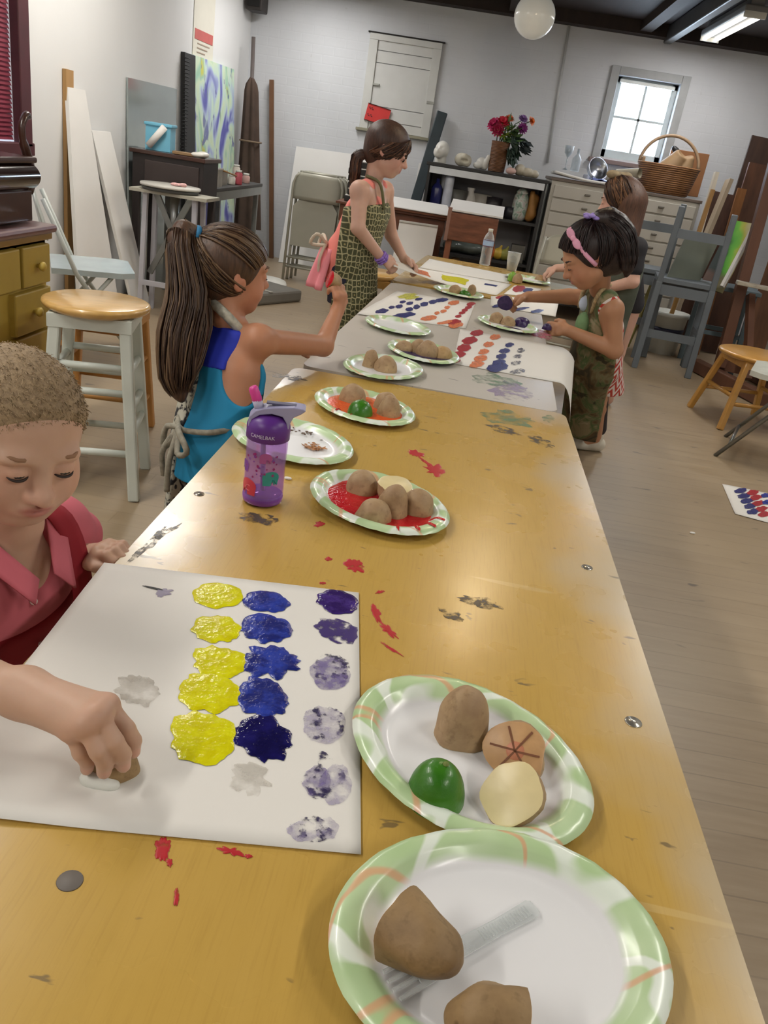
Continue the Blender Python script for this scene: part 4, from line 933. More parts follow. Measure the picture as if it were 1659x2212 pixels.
# ------------------------------------------------------------------ the three work tables
TBL = .6
def table_wood():
    s = NT('varnished maple table'); v = s.co((1, 1, 1)); g = s.noise(s.co((9, .8, 1)), 4, 5, .6, .3); n1 = s.noise(v, 3.2, 4)
    c = s.ramp(g, [(.2, 'bb9748'), (.8, 'c19d4e')])
    c = s.mix(s.ramp(n1, [(.3, 0), (.8, .5)]), c, 'c6a357')
    # bare, greyed wood along the long edges where the varnish has worn off
    tc = s.n('TexCoord'); sep = s.n('SeparateXYZ'); s.l(tc.outputs['Object'], sep.inputs[0])
    ed = s.math('ADD', s.math('ABSOLUTE', s.math('ADD', sep.outputs['X'], .0)), s.math('MULTIPLY', s.math('SUBTRACT', s.noise(v, 4.5, 3), .5), .3))
    worn = s.ramp(ed, [(.29, 0), (.40, .8)])
    fg = s.noise(s.co((60, 2.5, 1)), 5, 3, .6); c = s.mix(s.ramp(fg, [(.5, 0), (.8, .35)]), c, 'a07c38'); c = s.mix(worn, c, 'b8a88c')
    sc = s.noise(s.co((5, 12, 1), rot=(0, 0, .5)), 3.0, 3, .55, .5)
    dk = s.ramp(sc, [(.685, 0), (.72, .7)]); c = s.mix(dk, c, '5c5040')
    wv = s.noise(s.co((1.2, 22, 1), rot=(0, 0, -.9)), 1.6, 1, .4, .2); c = s.mix(s.ramp(wv, [(.765, 0), (.78, .25)]), c, 'e0c894')
    s.set(Base_Color=c, Roughness=s.ramp(s.noise(v, 9, 3), [(.3, .24), (.7, .33)]))
    s.bump(s.noise(s.co((22, 3, 1)), 6, 3), .03, .0008)
    s.b.inputs['Specular IOR Level'].default_value = .5; s.set(Coat_Weight=.2, Coat_Roughness=.2)
    return s.m
WOODT = table_wood()
def grey_top():
    s = NT('grey laminate top'); v = s.co(); c = s.ramp(s.noise(v, 3, 4), [(.3, 'b9b2a8'), (.7, 'c4beb5')])
    sc = s.noise(s.co((4, 9, 1), rot=(0, 0, .3)), 4, 3, .5, .6); c = s.mix(s.ramp(sc, [(.70, 0), (.73, .7)]), c, '5a5556')
    s.set(Base_Color=c, Roughness=.38); return s.m
def table(label, c, sx, sy, rz, mat, th=.03):
    t = thing('work_table', label, 'table', (c[0], c[1], 0), rz)
    r = .035; pts = []
    for (x, y, a0) in ((sx / 2 - r, sy / 2 - r, 0), (-sx / 2 + r, sy / 2 - r, 90), (-sx / 2 + r, -sy / 2 + r, 180), (sx / 2 - r, -sy / 2 + r, 270)):
        for k in range(7): a = math.radians(a0 + 15 * k); pts.append((x + r * math.cos(a), y + r * math.sin(a)))
    q = MB(); q.prism(pts, th, Matrix.Translation((0, 0, TBL - th))); q.build('tabletop', mat, t)
    q = MB(); q.box((0, 0, TBL - th - .02), (sx - .12, sy - .2, .035)); q.build('apron', M('table apron', '7a664a', .6), t)
    for a in (-1, 1):
        for b in (-1, 1):
            q = MB(); q.tube([(a * (sx / 2 - .08), b * (sy / 2 - .14), 0), (a * (sx / 2 - .08), b * (sy / 2 - .14), TBL - th - .03)], .016, 10); q.build('leg', STEEL, t)
    return t
T1 = table('honey varnished wooden work table nearest the front, scratched and paint spattered', (-.033, 1.205), .77, 2.0, 0, WOODT)
T2 = table('grey topped work table in the middle of the row', (.0, 3.13), .735, 1.82, math.radians(-2.3), grey_top())
T3 = table('wooden work table at the far end of the row', (.11, 4.75), .80, 1.33, math.radians(-4), WOODT)

def pxblob(cx, cy, rx, ry, rot=0, irr=.1, seed=0, h=.0012, z=TBL, n=40, freq=2.5):
    """An irregular dab of paint: outline about (cx, cy) in the photo laid on the plane z, slightly domed."""
    q = MB(); a = math.radians(rot); rg = []
    for j, (f, hh) in enumerate(((0, 1), (.45, 1.0), (.8, .85), (.97, .5), (1.0, 0))):
        ring = []
        for k in range(n if f else 1):
            t = 2 * math.pi * k / n
            d = 1 + irr * noise.noise(Vector((math.cos(t) * freq + seed * 7.1, math.sin(t) * freq, seed))) * 1.6 + irr * .5 * noise.noise(Vector((math.cos(t) * freq * 3, math.sin(t) * freq * 3 + seed, 5)))
            x, y = rx * f * d * math.cos(t), ry * f * d * math.sin(t)
            p = PZ(cx + x * math.cos(a) - y * math.sin(a), cy + x * math.sin(a) + y * math.cos(a), z)
            p.z = z + .0004 + h * hh * (1 + .35 * noise.noise(Vector((x * .08, y * .08, seed)))); ring.append(q.bm.verts.new(p))
        rg.append(ring)
    for a_, b_ in zip(rg, rg[1:]):
        for k in range(n):
            vs = list(dict.fromkeys([a_[k % len(a_)], a_[(k + 1) % len(a_)], b_[(k + 1) % n], b_[k]])); f = q.bm.faces.new(vs); f.smooth = True
    return q
def paint(name, c, rough=.18, c2=None, sc=60, lo=.4, hi=.6):
    if name in MATS: return MATS[name]
    s = NT(name); v = s.co(); nz = s.noise(v, sc, 4, .6)
    s.set(Base_Color=s.ramp(nz, [(lo, c), (hi, c2 or c)]), Roughness=rough); s.bump(s.noise(v, 130, 3), .5, .0025); MATS[name] = s.m; return s.m
def faint(name, c, sc=70, lo=.45, hi=.62, a=.9):
    """Paint that only partly covers: bare where the noise is low."""
    if name in MATS: return MATS[name]
    s = NT(name); v = s.co(); s.set(Base_Color=c, Roughness=.4)
    nz = s.noise(v, sc, 4, .62); f = s.ramp(nz, [(lo, 0), (hi, a)]); tr = s.n('BsdfTransparent'); mx = s.n('MixShader')
    s.l(f, mx.inputs['Fac']); s.l(tr.outputs[0], mx.inputs[1]); s.l(s.b.outputs[0], mx.inputs[2]); s.l(mx.outputs[0], s.t.nodes['Material Output'].inputs['Surface'])
    MATS[name] = s.m; return s.m
RED = paint('red poster paint', 'b3161f', .16, 'c2242b'); ORANGE = paint('orange poster paint', 'd9501a', .15, 'e0602a')
PYEL = paint('yellow poster paint', 'cfc60a', .2, 'dcd816'); PBLU = paint('blue poster paint', '1d2670', .25, '2c3fa0', 45); PDBL = paint('dark blue wet paint', '151243', .12, '1f1c60', 30)
PPUR = paint('purple poster paint', '33205e', .15, '4a3480', 50, .45, .65)
FPUR = faint('faint purple paint', '7566a0', 55, .30, .62, .75); FLAV = faint('lavender wash', '9d94b8', 60, .34, .6, .5); FBLK = faint('faint dark purple paint', '2b2350', 95, .53, .62, .9); WATER = faint('grey water stain', 'b4aca0', 30, .3, .6, .6)
def on_table(mb, mat, par, nm): o = mb.build(nm, mat); o.parent = par; o.matrix_parent_inverse = par.matrix_basis.inverted() if par.type == 'EMPTY' else Matrix.Identity(4); return o
bpy.context.view_layer.update()
def pinv(par): return (Matrix.Translation(par.location) @ par.rotation_euler.to_matrix().to_4x4()).inverted()
def attach(o, par): o.parent = par; o.matrix_parent_inverse = pinv(par); return o
SM = faint('red paint smear', 'b5202a', 60, .2, .42, .95)
for i, (x, y, a, b, r, ir) in enumerate(((765, 1221, 20, 15, 10, .45), (900, 981, 17, 6, 15, .5), (940, 1016, 21, 10, 12, .5), (922, 1000, 22, 2.5, 35, .4), (690, 1133, 12, 5, -5, .4), (812, 1326, 9, 19, -25, .4), (838, 1362, 22, 7, 40, .5), (845, 1402, 26, 2.5, 32, .4), (350, 1834, 17, 24, 5, .4), (500, 1840, 24, 8, 12, .5), (537, 1850, 8, 4, 5, .4), (381, 1938, 5, 21, 3, .4), (697, 1260, 7, 3, 0, .4), (709, 1208, 8, 3.5, 0, .4), (822, 1279, 8, 3, -10, .5), (366, 1864, 6, 9, 0, .5))):
    attach(pxblob(x, y, a, b, r, ir, i + 3, .0006).build('paint_smear', SM), T1)
DSM = faint('dark scuff', '4a4440', 50, .42, .56, .75)
for i, (x, y, a, b, r) in enumerate(((1040, 1302, 45, 10, 12), (975, 1328, 26, 10, 25), (360, 1150, 40, 4, -30), (335, 1165, 40, 8, -42), (560, 1120, 45, 12, 5), (1090, 930, 40, 6, 15), (1170, 955, 30, 8, 20), (300, 1195, 28, 6, -40), (625, 815, 40, 6, 8))):
    attach(pxblob(x, y, a, b, r, .4, i + 40, .0002).build('scuff', DSM), T1)
GST = faint('green stain', '5f8a6a', 26, .4, .62, .6); VST = faint('violet stain', 'a08fb0', 24, .4, .62, .7)
for i, (x, y, a, b) in enumerate(((1100, 905, 55, 16), (1185, 905, 14, 7))): attach(pxblob(x, y, a, b, 8, .3, i + 60, .0002).build('green_stain', GST), T1)
attach(pxblob(1075, 822, 50, 12, 6, .3, 71, .0002).build('green_stain', GST), T2); attach(pxblob(1105, 845, 45, 18, 6, .3, 72, .0002).build('violet_stain', VST), T2)
attach(pxblob(1165, 722, 28, 9, 15, .3, 73, .0004).build('pink_stain', faint('pink stain', 'c2607c', 40, .35, .55, .8)), T2)
CAPM = M('steel cap', 'b4afa4', .25, .8)
for (x, y, r_, m_) in ((1368, 1560, .0105, CAPM), (1268, 1226, .0095, CAPM), (430, 1067, .009, CAPM), (151, 1903, .0105, M('grey plug', '6d6660', .6))):
    p = PZ(x, y, TBL); q = MB(); q.lathe([(0, 0), (r_ * 1.05, 0), (r_, .001), (0, .0012)], p, n=24); attach(q.build('screw_cap', m_), T1)

# ------------------------------------------------------------------ painted sheets
PAPER = M('white drawing paper', 'dfdcd6', .75, var=.02, scale=5)
def sheet(label, nw, ne, se, sw, zf, nu=14, nv=14, cat='paper', name='painted_sheet', mat=None):
    """A sheet through four floor-plan corners; zf(u, v) gives its height."""
    nw, ne, se, sw = [Vector(p[:2]) for p in (nw, ne, se, sw)]
    q = MB()
    def f(u, v):
        p = nw.lerp(ne, u).lerp(sw.lerp(se, u), v); z = zf(u, v); r = z if isinstance(z, tuple) else (0, 0, z)
        return Vector((p.x + r[0], p.y + r[1], r[2]))
    q.grid(f, nu, nv); o = q.build(name, mat or PAPER, None, smooth=True, solid=.0008); return tag(o, label, cat)
z0 = TBL + .0025
A_nw, A_ne, A_se = PZ(225, 1215, z0), PZ(775, 1280, z0), PZ(780, 1845, z0); A_b = PZ(0, 1772, z0); A_sw = A_se + (A_b - A_se) * ((-.40 - A_se.x) / (A_b.x - A_se.x))
SA = sheet('big white sheet under the boy\'s hand with yellow, blue and purple potato prints', A_nw, A_ne, A_se, A_sw, lambda u, v: z0 + .012 * max(0, v - .8) * (1 + math.sin(u * 9)) * max(0, 1 - u * 2.2), 30, 24)
zp = z0 + .0004
def prints(par, lst, z):
    for i, (nm, x, y, a, b, r, ir, m_) in enumerate(lst):
        o = pxblob(x, y, a, b, r, ir, i + len(par.name) + int(x) % 17, .0012 if 'wet' in m_.name or 'poster' in m_.name else .0003, z).build(nm, m_); o.parent = par
prints(SA, [('yellow_print', 470, 1286, 54, 28, 3, .08, PYEL), ('yellow_print', 468, 1359, 52, 29, 4, .14, PYEL), ('yellow_print', 474, 1430, 59, 34, 6, .14, PYEL), ('yellow_print', 453, 1497, 69, 42, 2, .14, PYEL), ('yellow_print', 438, 1594, 72, 58, 6, .13, PYEL),
            ('blue_print', 574, 1299, 50, 24, 6, .12, PBLU), ('blue_print', 575, 1357, 56, 31, 5, .13, PBLU), ('blue_print', 585, 1430, 62, 33, -2, .3, PBLU), ('blue_print', 567, 1508, 57, 42, 12, .16, PBLU), ('blue_print', 567, 1594, 64, 46, 20, .2, PDBL),
            ('purple_print', 730, 1301, 46, 25, 10, .1, PPUR), ('purple_print', 727, 1361, 48, 25, 14, .2, faint('streaky purple paint', '3f2c70', 60, .35, .5, .95)),
            ('purple_print', 713, 1455, 43, 36, 10, .1, FPUR), ('purple_specks', 716, 1446, 40, 34, 10, .1, FBLK), ('purple_print', 700, 1566, 47, 41, 5, .08, FLAV), ('purple_specks', 699, 1562, 45, 40, 5, .08, FBLK), ('purple_print', 685, 1690, 30, 34, 5, .1, FPUR), ('purple_print', 725, 1695, 34, 44, 5, .1, FLAV), ('purple_specks', 700, 1680, 46, 52, 5, .12, FBLK), ('purple_print', 655, 1796, 34, 22, 4, .12, FLAV), ('purple_print', 706, 1790, 26, 24, 0, .12, FLAV), ('purple_specks', 676, 1792, 48, 28, 2, .12, FBLK),
            ('water_stain', 298, 1490, 47, 33, 5, .25, WATER), ('water_stain', 540, 1680, 40, 34, 8, .3, faint('pale water stain', 'c2bcb2', 24, .4, .65, .5)), ('pencil_smudge', 353, 1280, 17, 9, -10, .3, faint('lilac smudge', '8d84a0', 60, .2, .4, .7))], zp)
q = pxblob(333, 1271, 24, 2.2, 12, .2, 3, .0003, zp); o = q.build('ink_stroke', BLACKP); o.parent = SA

zb = TBL + .002
def ov(par, z, items):
    """rows of small oval prints: (material, name, [(x, y, rx, ry)])"""
    for m_, nm, pts in items:
        for i, (x, y, a, b) in enumerate(pts):
            o = pxblob(x, y, a * 1.15, b * 1.15, -8, .2, i + int(x) % 13, .0004, z, n=18).build(nm, m_); o.parent = par
SB = sheet('white sheet of blue, orange and red prints behind the empty plate', PZ(858, 628, zb), PZ(1026, 657, zb), PZ(1006, 709, zb), PZ(771, 679, zb), lambda u, v: zb + (.012 * max(0, .25 - u) if v > .5 else 0), 16, 12)
BL, RD, OR, YL = faint('blue stamp', '23296f', 120, .28, .45, .95), faint('red stamp', 'a8202c', 120, .28, .45, .95), faint('orange stamp', 'e07a45', 120, .3, .5, .9), faint('yellow stamp', 'cfcf4a', 90, .35, .5, .9)
ov(SB, zb + .001, [(BL, 'blue_print', [(824, 672, 14, 4), (872, 681, 22, 5), (862, 662, 7, 3.5), (884, 668, 7, 4), (900, 663, 7, 4), (916, 657, 8, 4), (935, 652, 8, 4), (954, 648, 12, 4), (846, 664, 6, 3), (905, 646, 7, 2.5), (885, 655, 7, 3), (870, 652, 6, 2.5)]),
                   (OR, 'orange_print', [(926, 687, 15, 5), (980, 654, 11, 4), (965, 696, 20, 3), (985, 702, 14, 5), (958, 672, 6, 3), (944, 676, 5, 3), (966, 664, 6, 3)]), (RD, 'red_print', [(982, 696, 13, 5), (990, 683, 6, 3), (998, 676, 6, 3), (1004, 670, 6, 3), (1012, 664, 7, 3), (1017, 657, 9, 3.5)]), (YL, 'yellow_print', [(880, 639, 18, 4), (890, 643, 14, 3)])])
cn, cf = PZ(1193, 824, zb), PZ(1199, 746, zb); cw, ce = PZ(994, 711, zb), PZ(978, 785, zb)
def hang(u, v):
    d = max(0, u - .80) / .2; return (-.03 * d * d, 0, zb - (.10 * d ** 1.6) * (.45 + .75 * v))
SCh = sheet('white sheet of red, orange and blue prints curling over the grey table\'s side', cw, cf + Vector((.115, -.01, 0)), cn + Vector((.115, 0, 0)), ce, hang, 30, 14)
ov(SCh, zb + .0012, [(RD, 'red_print', [(1030, 719, 12, 6), (1015, 735, 14, 7), (1003, 752, 13, 7), (992, 766, 13, 6), (983, 779, 10, 5)]), (OR, 'orange_print', [(1070, 728, 10, 5), (1056, 744, 10, 5), (1045, 760, 11, 5), (1038, 774, 13, 6), (1030, 787, 15, 6)]),
                    (BL, 'blue_print', [(1100, 745, 9, 4), (1090, 758, 10, 5), (1083, 770, 10, 5), (1078, 783, 13, 6), (1075, 793, 20, 8)]), (faint('dark stamp', '3a3a55', 130, .45, .55, .9), 'dark_print', [(1125, 757, 8, 4), (1118, 770, 9, 4), (1114, 784, 10, 4), (1118, 802, 14, 5)])])
SD_ = sheet('white sheet with a line of blue dabs beneath the dark haired girl\'s arm', PZ(1061, 639, zb), PZ(1208, 648, zb), PZ(1200, 684, zb), PZ(1059, 660, zb), lambda u, v: zb)
ov(SD_, zb + .001, [(BL, 'blue_print', [(1073, 661, 9, 2.5), (1125, 667, 16, 2.5), (1160, 672, 13, 3)]), (RD, 'red_print', [(1080, 642, 8, 3)]), (YL, 'yellow_print', [(1193, 648, 14, 4)])])
E_top = [(852, 563, .70), (905, 579, .655), (1000, 595, .622), (1105, 614, zb)]; E_bot = [(850, 575, .69), (925, 602, .626), (985, 621, zb + .002), (1072, 638, zb)]
def e_pt(lst, u):
    f = u * 3; k = min(int(f), 2); f -= k; a, b = PZ(*lst[k]), PZ(*lst[k + 1]); return a.lerp(b, f)
q = MB(); q.grid(lambda u, v: e_pt(E_top, u).lerp(e_pt(E_bot, u), v), 22, 8); SE = tag(q.build('painted_sheet', PAPER, None, smooth=True, solid=.0008), 'sheet with orange and yellow paint that the coral topped person lifts by one corner', 'paper')
def e_patch(nm, u0, u1, v0, v1, m_):
    q = MB(); q.grid(lambda u, v: e_pt(E_top, u0 + (u1 - u0) * (u + .04 * math.sin(v * 9))).lerp(e_pt(E_bot, u0 + (u1 - u0) * u), v0 + (v1 - v0) * (v + .08 * math.sin(u * 7))) + Vector((0, 0, .0012)), 10, 6); o = q.build(nm, m_, None, norm=False); o.parent = SE
e_patch('orange_patch', .22, .38, .25, .75, OR); e_patch('yellow_patch', .50, .72, .25, .7, PYEL); e_patch('blue_print', .84, .93, .3, .42, BL)
SF = sheet('blank white sheet along the far edge of the last table', PZ(928, 559, zb), PZ(1096, 593, zb), PZ(1100, 612, zb), PZ(906, 578, zb), lambda u, v: zb)
SG = sheet('small corner of a red and blue printed sheet near the far right plate', PZ(1112, 616, zb), PZ(1170, 624, zb), PZ(1152, 642, zb), PZ(1088, 635, zb), lambda u, v: zb)
ov(SG, zb + .001, [(RD, 'red_print', [(1122, 624, 12, 6)]), (BL, 'blue_print', [(1140, 627, 10, 4)])])
zf_ = .003
SH = sheet('sheet of red and dark blue prints drying on the floor', PZ(1560, 1045, zf_), PZ(1740, 1082, zf_), PZ(1700, 1140, zf_), PZ(1588, 1110, zf_), lambda u, v: zf_ + .004 * max(0, v - .8))
ov(SH, zf_ + .0015, [(BL, 'blue_print', [(1600, 1060, 12, 5), (1607, 1071, 12, 5), (1614, 1082, 12, 5), (1620, 1093, 12, 5), (1626, 1105, 12, 5)]), (RD, 'red_print', [(1625, 1064, 12, 5), (1632, 1075, 12, 5), (1638, 1087, 12, 5), (1645, 1099, 12, 5), (1650, 1111, 12, 5)]), (PBLU, 'blue_patch', [(1655, 1070, 10, 4), (1655, 1085, 10, 4)])])
sd = SDF(); p = PZ(1496, 1151, .004); sd.ell(p, (.012, .006, .004)); tag(sd.build('paper_scrap', OFFW, h=.002), 'tiny white scrap lying on the floorboards', 'scrap')

# ------------------------------------------------------------------ paper plates
def plate_mat():
    s = NT('paper plate print'); at = s.n('UVMap'); at.uv_map = 'UV'; sep = s.n('SeparateXYZ'); s.l(at.outputs[0], sep.inputs[0]); r = sep.outputs['Y']; v = s.co((1, 1, .2))
    g = s.ramp(s.noise(v, 14, 2), [(.3, 'a9c68f'), (.7, 'c3d9ae')])
    n1 = s.noise(s.co((1, 1, .2), loc=(3, 1, 0)), 9, 1, .4, .5); band = s.math('ABSOLUTE', s.math('SUBTRACT', n1, .5)); c = s.mix(s.ramp(band, [(.03, .9), (.05, 0)]), g, 'e8efe6')
    n2 = s.noise(s.co((1, 1, .2), loc=(7, 5, 0)), 7, 1, .3, .5); b2 = s.math('ABSOLUTE', s.math('SUBTRACT', n2, .47)); c = s.mix(s.ramp(b2, [(.006, .8), (.012, 0)]), c, 'd9a27c')
    edge = s.math('ADD', r, s.math('MULTIPLY', s.math('SUBTRACT', s.noise(v, 10, 2), .5), .16)); c = s.mix(s.ramp(edge, [(.72, 1), (.78, 0)]), c, 'e6e6e8')
    s.set(Base_Color=c, Roughness=.32, Coat_Weight=.3, Coat_Roughness=.15)
    s.bump(s.noise(v, 90, 2), .05, .001); return s.m
PLM = plate_mat()
PROF = [(0, .002), (.4, .002), (.66, .0022), (.70, .0035), (.76, .009), (.81, .0155), (.835, .0175), (.87, .0185), (.93, .0185), (.975, .0165), (1.0, .0125)]
def plate_mesh(seed):
    bm = bmesh.new(); uv = bm.loops.layers.uv.new('UV'); n = 72; rings = []; info = {}
    for r, z in PROF:
        ring = []
        for k in range(1 if r == 0 else n):
            t = 2 * math.pi * k / n; w_ = 0 if r < .7 else .0012 * noise.noise(Vector((math.cos(t) * 2, math.sin(t) * 2, seed)))
            ruf = 0 if r < .86 else .0006 * math.sin(t * 48)
            v = bm.verts.new((.145 * r * math.cos(t), .115 * r * math.sin(t), z + w_ + ruf)); info[v] = (t / 6.2832, r); ring.append(v)
        rings.append(ring)
    for a, b in zip(rings, rings[1:]):
        for k in range(n):
            f = bm.faces.new(list(dict.fromkeys([a[k % len(a)], b[k % len(b)], b[(k + 1) % n], a[(k + 1) % len(a)]]))); f.smooth = True
            for l in f.loops: l[uv].uv = info[l.vert]
    me = bpy.data.meshes.new('paper_plate'); bm.to_mesh(me); bm.free(); me.materials.append(PLM); return me
def pool(mat, c, th, rr, seed, name, par, off=(0, 0), ax=(.145, .115), z=.0035):
    q = MB(); n = 48; rg = []
    for f, hh in ((0, 0), (.5, 0), (.93, 0), (1, -.0012)):
        ring = []
        for k in range(n if f else 1):
            t = 2 * math.pi * k / n; d = rr * f * (1 + .08 * noise.noise(Vector((math.cos(t) * 2, math.sin(t) * 2, seed))))
            x, y = ax[0] * d * math.cos(t) + off[0], ax[1] * d * math.sin(t) + off[1]
            ring.append(q.bm.verts.new((x, y, z + hh + .0008 * noise.noise(Vector((x * 60, y * 60, seed))))))
        rg.append(ring)
    for a_, b_ in zip(rg, rg[1:]):
        for k in range(n): q.bm.faces.new(list(dict.fromkeys([a_[k % len(a_)], a_[(k + 1) % len(a_)], b_[(k + 1) % n], b_[k]])))
    return q.build(name, mat, par, smooth=True)
plates = {}
for k, cx, cy, th, z, lb in (('p0', .131, .478, .25, .004, 'nearest paper plate with a plastic fork and big potato pieces'), ('p1', .101, .712, -.69, 0, 'green rimmed paper plate with a lime half beside the big white sheet'), ('p2', -.075, 1.350, -.74, 0, 'paper plate flooded with red paint'), ('p3', -.289, 1.588, -.66, 0, 'paper plate with brown potato peelings behind the purple bottle'),
                             ('p4', -.178, 1.911, -.83, 0, 'paper plate covered in orange paint with a lime half'), ('p5', -.177, 2.328, 1.32, 0, 'paper plate with just two clean potato halves on the grey table'), ('p6', -.078, 2.612, -1.15, 0, 'paper plate of dark paint with four potato halves in a row'), ('p7', -.197, 2.966, -.98, 0, 'empty paper plate on the grey table'),
                             ('p8', .222, 3.366, -.95, 0, 'paper plate of purple paint in front of the dark haired girl'), ('p9', .0, 4.013, -1.0, 0, 'yellow smeared paper plate near the lifted sheet'), ('p10', .39, 4.955, -.8, 0, 'farthest paper plate at the far corner of the last table')):
    o = link('paper_plate', plate_mesh(len(plates) + 1)); o.location = (cx, cy, TBL + .0015 + z); o.rotation_euler = (0, 0, th); tag(o, lb, 'plate', 'oval paper plates'); plates[k] = o
plates['p0'].location.z = TBL + .008; plates['p0'].rotation_euler = (math.radians(3.0), 0, .25)
DPUR = paint('purple plate paint', '2a1a4a', .14, '3b2560')
pool(RED, None, 0, .79, 1, 'paint_pool', plates['p2'], (.006, -.001), z=.0075); pool(ORANGE, None, 0, .79, 2, 'paint_pool', plates['p4'], (.006, .002), z=.0075); pool(PDBL, None, 0, .80, 3, 'paint_pool', plates['p6'], (.008, 0), z=.0075); pool(DPUR, None, 0, .4, 4, 'paint_pool', plates['p8'], (.055, -.01)); pool(paint('pale yellow smear', 'c8c060', .3), None, 0, .6, 5, 'paint_pool', plates['p9'], (-.02, .01))
for k, m_, t0, n_ in (('p2', RED, -.6, 4), ('p4', RED, -1.4, 2)):
    for i in range(n_):
        q = MB(); t = t0 + i * .33; pts = [(f * .145 * math.cos(t + .05 * f), f * .115 * math.sin(t + .05 * f), z + .0012) for f, z in ((.74, .006), (.80, .0145), (.86, .0185), (.95, .0185))]
        for a_, b_ in zip(pts, pts[1:]):
            w1 = .006 - .001 * i; q.quad(((a_[0] - w1, a_[1] + w1, a_[2]), (a_[0] + w1, a_[1] - w1, a_[2]), (b_[0] + w1, b_[1] - w1, b_[2]), (b_[0] - w1, b_[1] + w1, b_[2])))
        q.build('paint_drip', m_, plates[k], norm=False)

# ------------------------------------------------------------------ potatoes and limes
def potato_mat(nm, c1, c2, c3):
    s = NT(nm); v = s.co(); a = s.noise(v, 26, 4, .6); b = s.noise(v, 75, 3, .6); vo = s.n('TexVoronoi'); vo.inputs['Scale'].default_value = 48; s.l(v, vo.inputs['Vector'])
    c = s.ramp(a, [(.3, c1), (.7, c2)]); c = s.mix(s.ramp(b, [(.55, 0), (.75, .6)]), c, c3); c = s.mix(s.ramp(vo.outputs['Distance'], [(.06, .7), (.16, 0)]), c, c3)
    s.set(Base_Color=c, Roughness=.62); s.bump(s.math('ADD', b, s.math('MULTIPLY', a, .6)), .35, .002); return s.m
PSK = potato_mat('potato skin', '97795a', 'b69a72', '74593f'); PSK2 = potato_mat('darker potato skin', '7f6442', '9e8158', '604828')
PFL = M('potato flesh', 'dccb9a', .35, var=.07, scale=30, bump=.1); PFO = M('browned potato flesh', 'c49a6c', .4, var=.22, scale=28, bump=.2)
def potato(label, p, r, h, seed, rz=0, tilt=None, asp=.86, mat=None, flesh=None, group='halved potatoes', name='potato_half', bumpy=.11):
    """A halved potato, cut face on its local z = 0 plane; p is where the cut face's centre rests."""
    bm = bmesh.new(); n, m = 36, 14; rings = []
    for j in range(m + 1):
        ph = j / m * math.pi / 2; f = math.cos(ph); z = math.sin(ph) ** 1.0; ring = []
        for k in range(1 if j == m else n):
            t = 2 * math.pi * k / n; x, y = f * math.cos(t), f * math.sin(t); d = 1 + bumpy * 1.5 * noise.noise(Vector((x * 1.3 + seed * 3.7, y * 1.3, z * 1.3 + seed))) + .02 * noise.noise(Vector((x * 5 + seed, y * 5, z * 5)))
            ex = (abs(f)) ** .0
            wdt = (1 - z ** 2.6) ** .5 if f > 0 else 0
            ring.append(bm.verts.new((r * d * math.cos(t) * (wdt if j < m else 0) * 1.0, r * asp * d * math.sin(t) * (wdt if j < m else 0), h * z * (1 + .5 * bumpy * noise.noise(Vector((x * 2, y * 2, seed)))))))
        rings.append(ring)
    for a, b in zip(rings, rings[1:]):
        for k in range(n):
            f = bm.faces.new(list(dict.fromkeys([a[k % len(a)], a[(k + 1) % len(a)], b[(k + 1) % len(b)], b[k % len(b)]]))); f.smooth = True
    me = bpy.data.meshes.new(name); bm.to_mesh(me); base = [tuple(v.co) for v in rings[0]]; bm.free()
    o = link(name, me, mat or PSK); o.location = p; R_ = Matrix.Rotation(rz, 3, 'Z')
    if tilt is not None: R_ = tilt @ R_
    o.rotation_euler = R_.to_euler()
    q = MB(); c = q.bm.verts.new((0, 0, -.0012)); vs = [q.bm.verts.new(b) for b in base]; vi = [q.bm.verts.new((b[0] * .94, b[1] * .94, -.001)) for b in base]
    for k in range(n): j = (k + 1) % n; q.bm.faces.new((c, vi[j], vi[k])).smooth = True; q.bm.faces.new((vi[k], vi[j], vs[j], vs[k])).smooth = True
    q.build('cut_face', flesh or PFL, o, norm=False)
    tag(o, label, 'potato', group); return o
def rot_to(d, flip=False):
    """Rotation taking local -z (the cut face's outward normal) to d."""
    return Vector((0, 0, -1)).rotation_difference(Vector(d).normalized()).to_matrix()
zp1 = TBL + .0045
# plate with the lime (p1)
potato('tall brown potato half standing cut side down behind the lime half', PZ(993, 1588, zp1), .0315, .066, 1, .3, asp=.92)
ta = rot_to((-.25, -.75, .62)); sp_ = potato('potato half leaning back with a star cut browned face', PZ(1113, 1622, zp1 + .022), .0345, .058, 2, .2, ta, .92, PSK, PFO)
q_ = [(.9, .2), (.8, 1.5), (.85, 2.5), (.8, 3.6), (.85, 4.6), (.8, 5.6)]
for L_, a_ in q_:
    q = MB(); w_ = .0011; c_, s_ = math.cos(a_), math.sin(a_); q.box((.0335 * L_ * .5 * c_, .031 * L_ * .5 * s_, -.0016), (.034 * L_, w_ * 2, .0012), a_); q.build('cut_line', M('dark cut line', '7a4a2c', .5, var=.2), sp_)
q = MB(); q.lathe([(0, -.0022), (.008, -.002), (.010, -.0012)], n=20); q.build('stained_centre', M('pinkish stain', 'c48060', .45, var=.15, scale=90), sp_)
tb = rot_to((-.45, -.42, .80)); potato('potato half with a clean pale cut face lying on the lime plate', PZ(1105, 1712, zp1 + .023), .0335, .042, 3, .4, tb, .93, PSK)
LIME = NT('lime skin'); v_ = LIME.co(); LIME.set(Base_Color=LIME.ramp(LIME.noise(v_, 14, 3), [(.35, '28650f'), (.7, '47851c')]), Roughness=.34); LIME.b.inputs['Coat Weight'].default_value = .12; LIME.bump(LIME.noise(v_, 260, 2), .25, .0015); LIME = LIME.m
LIME2 = M('yellowish lime skin', '7aa83a', .3, var=.25, scale=16)
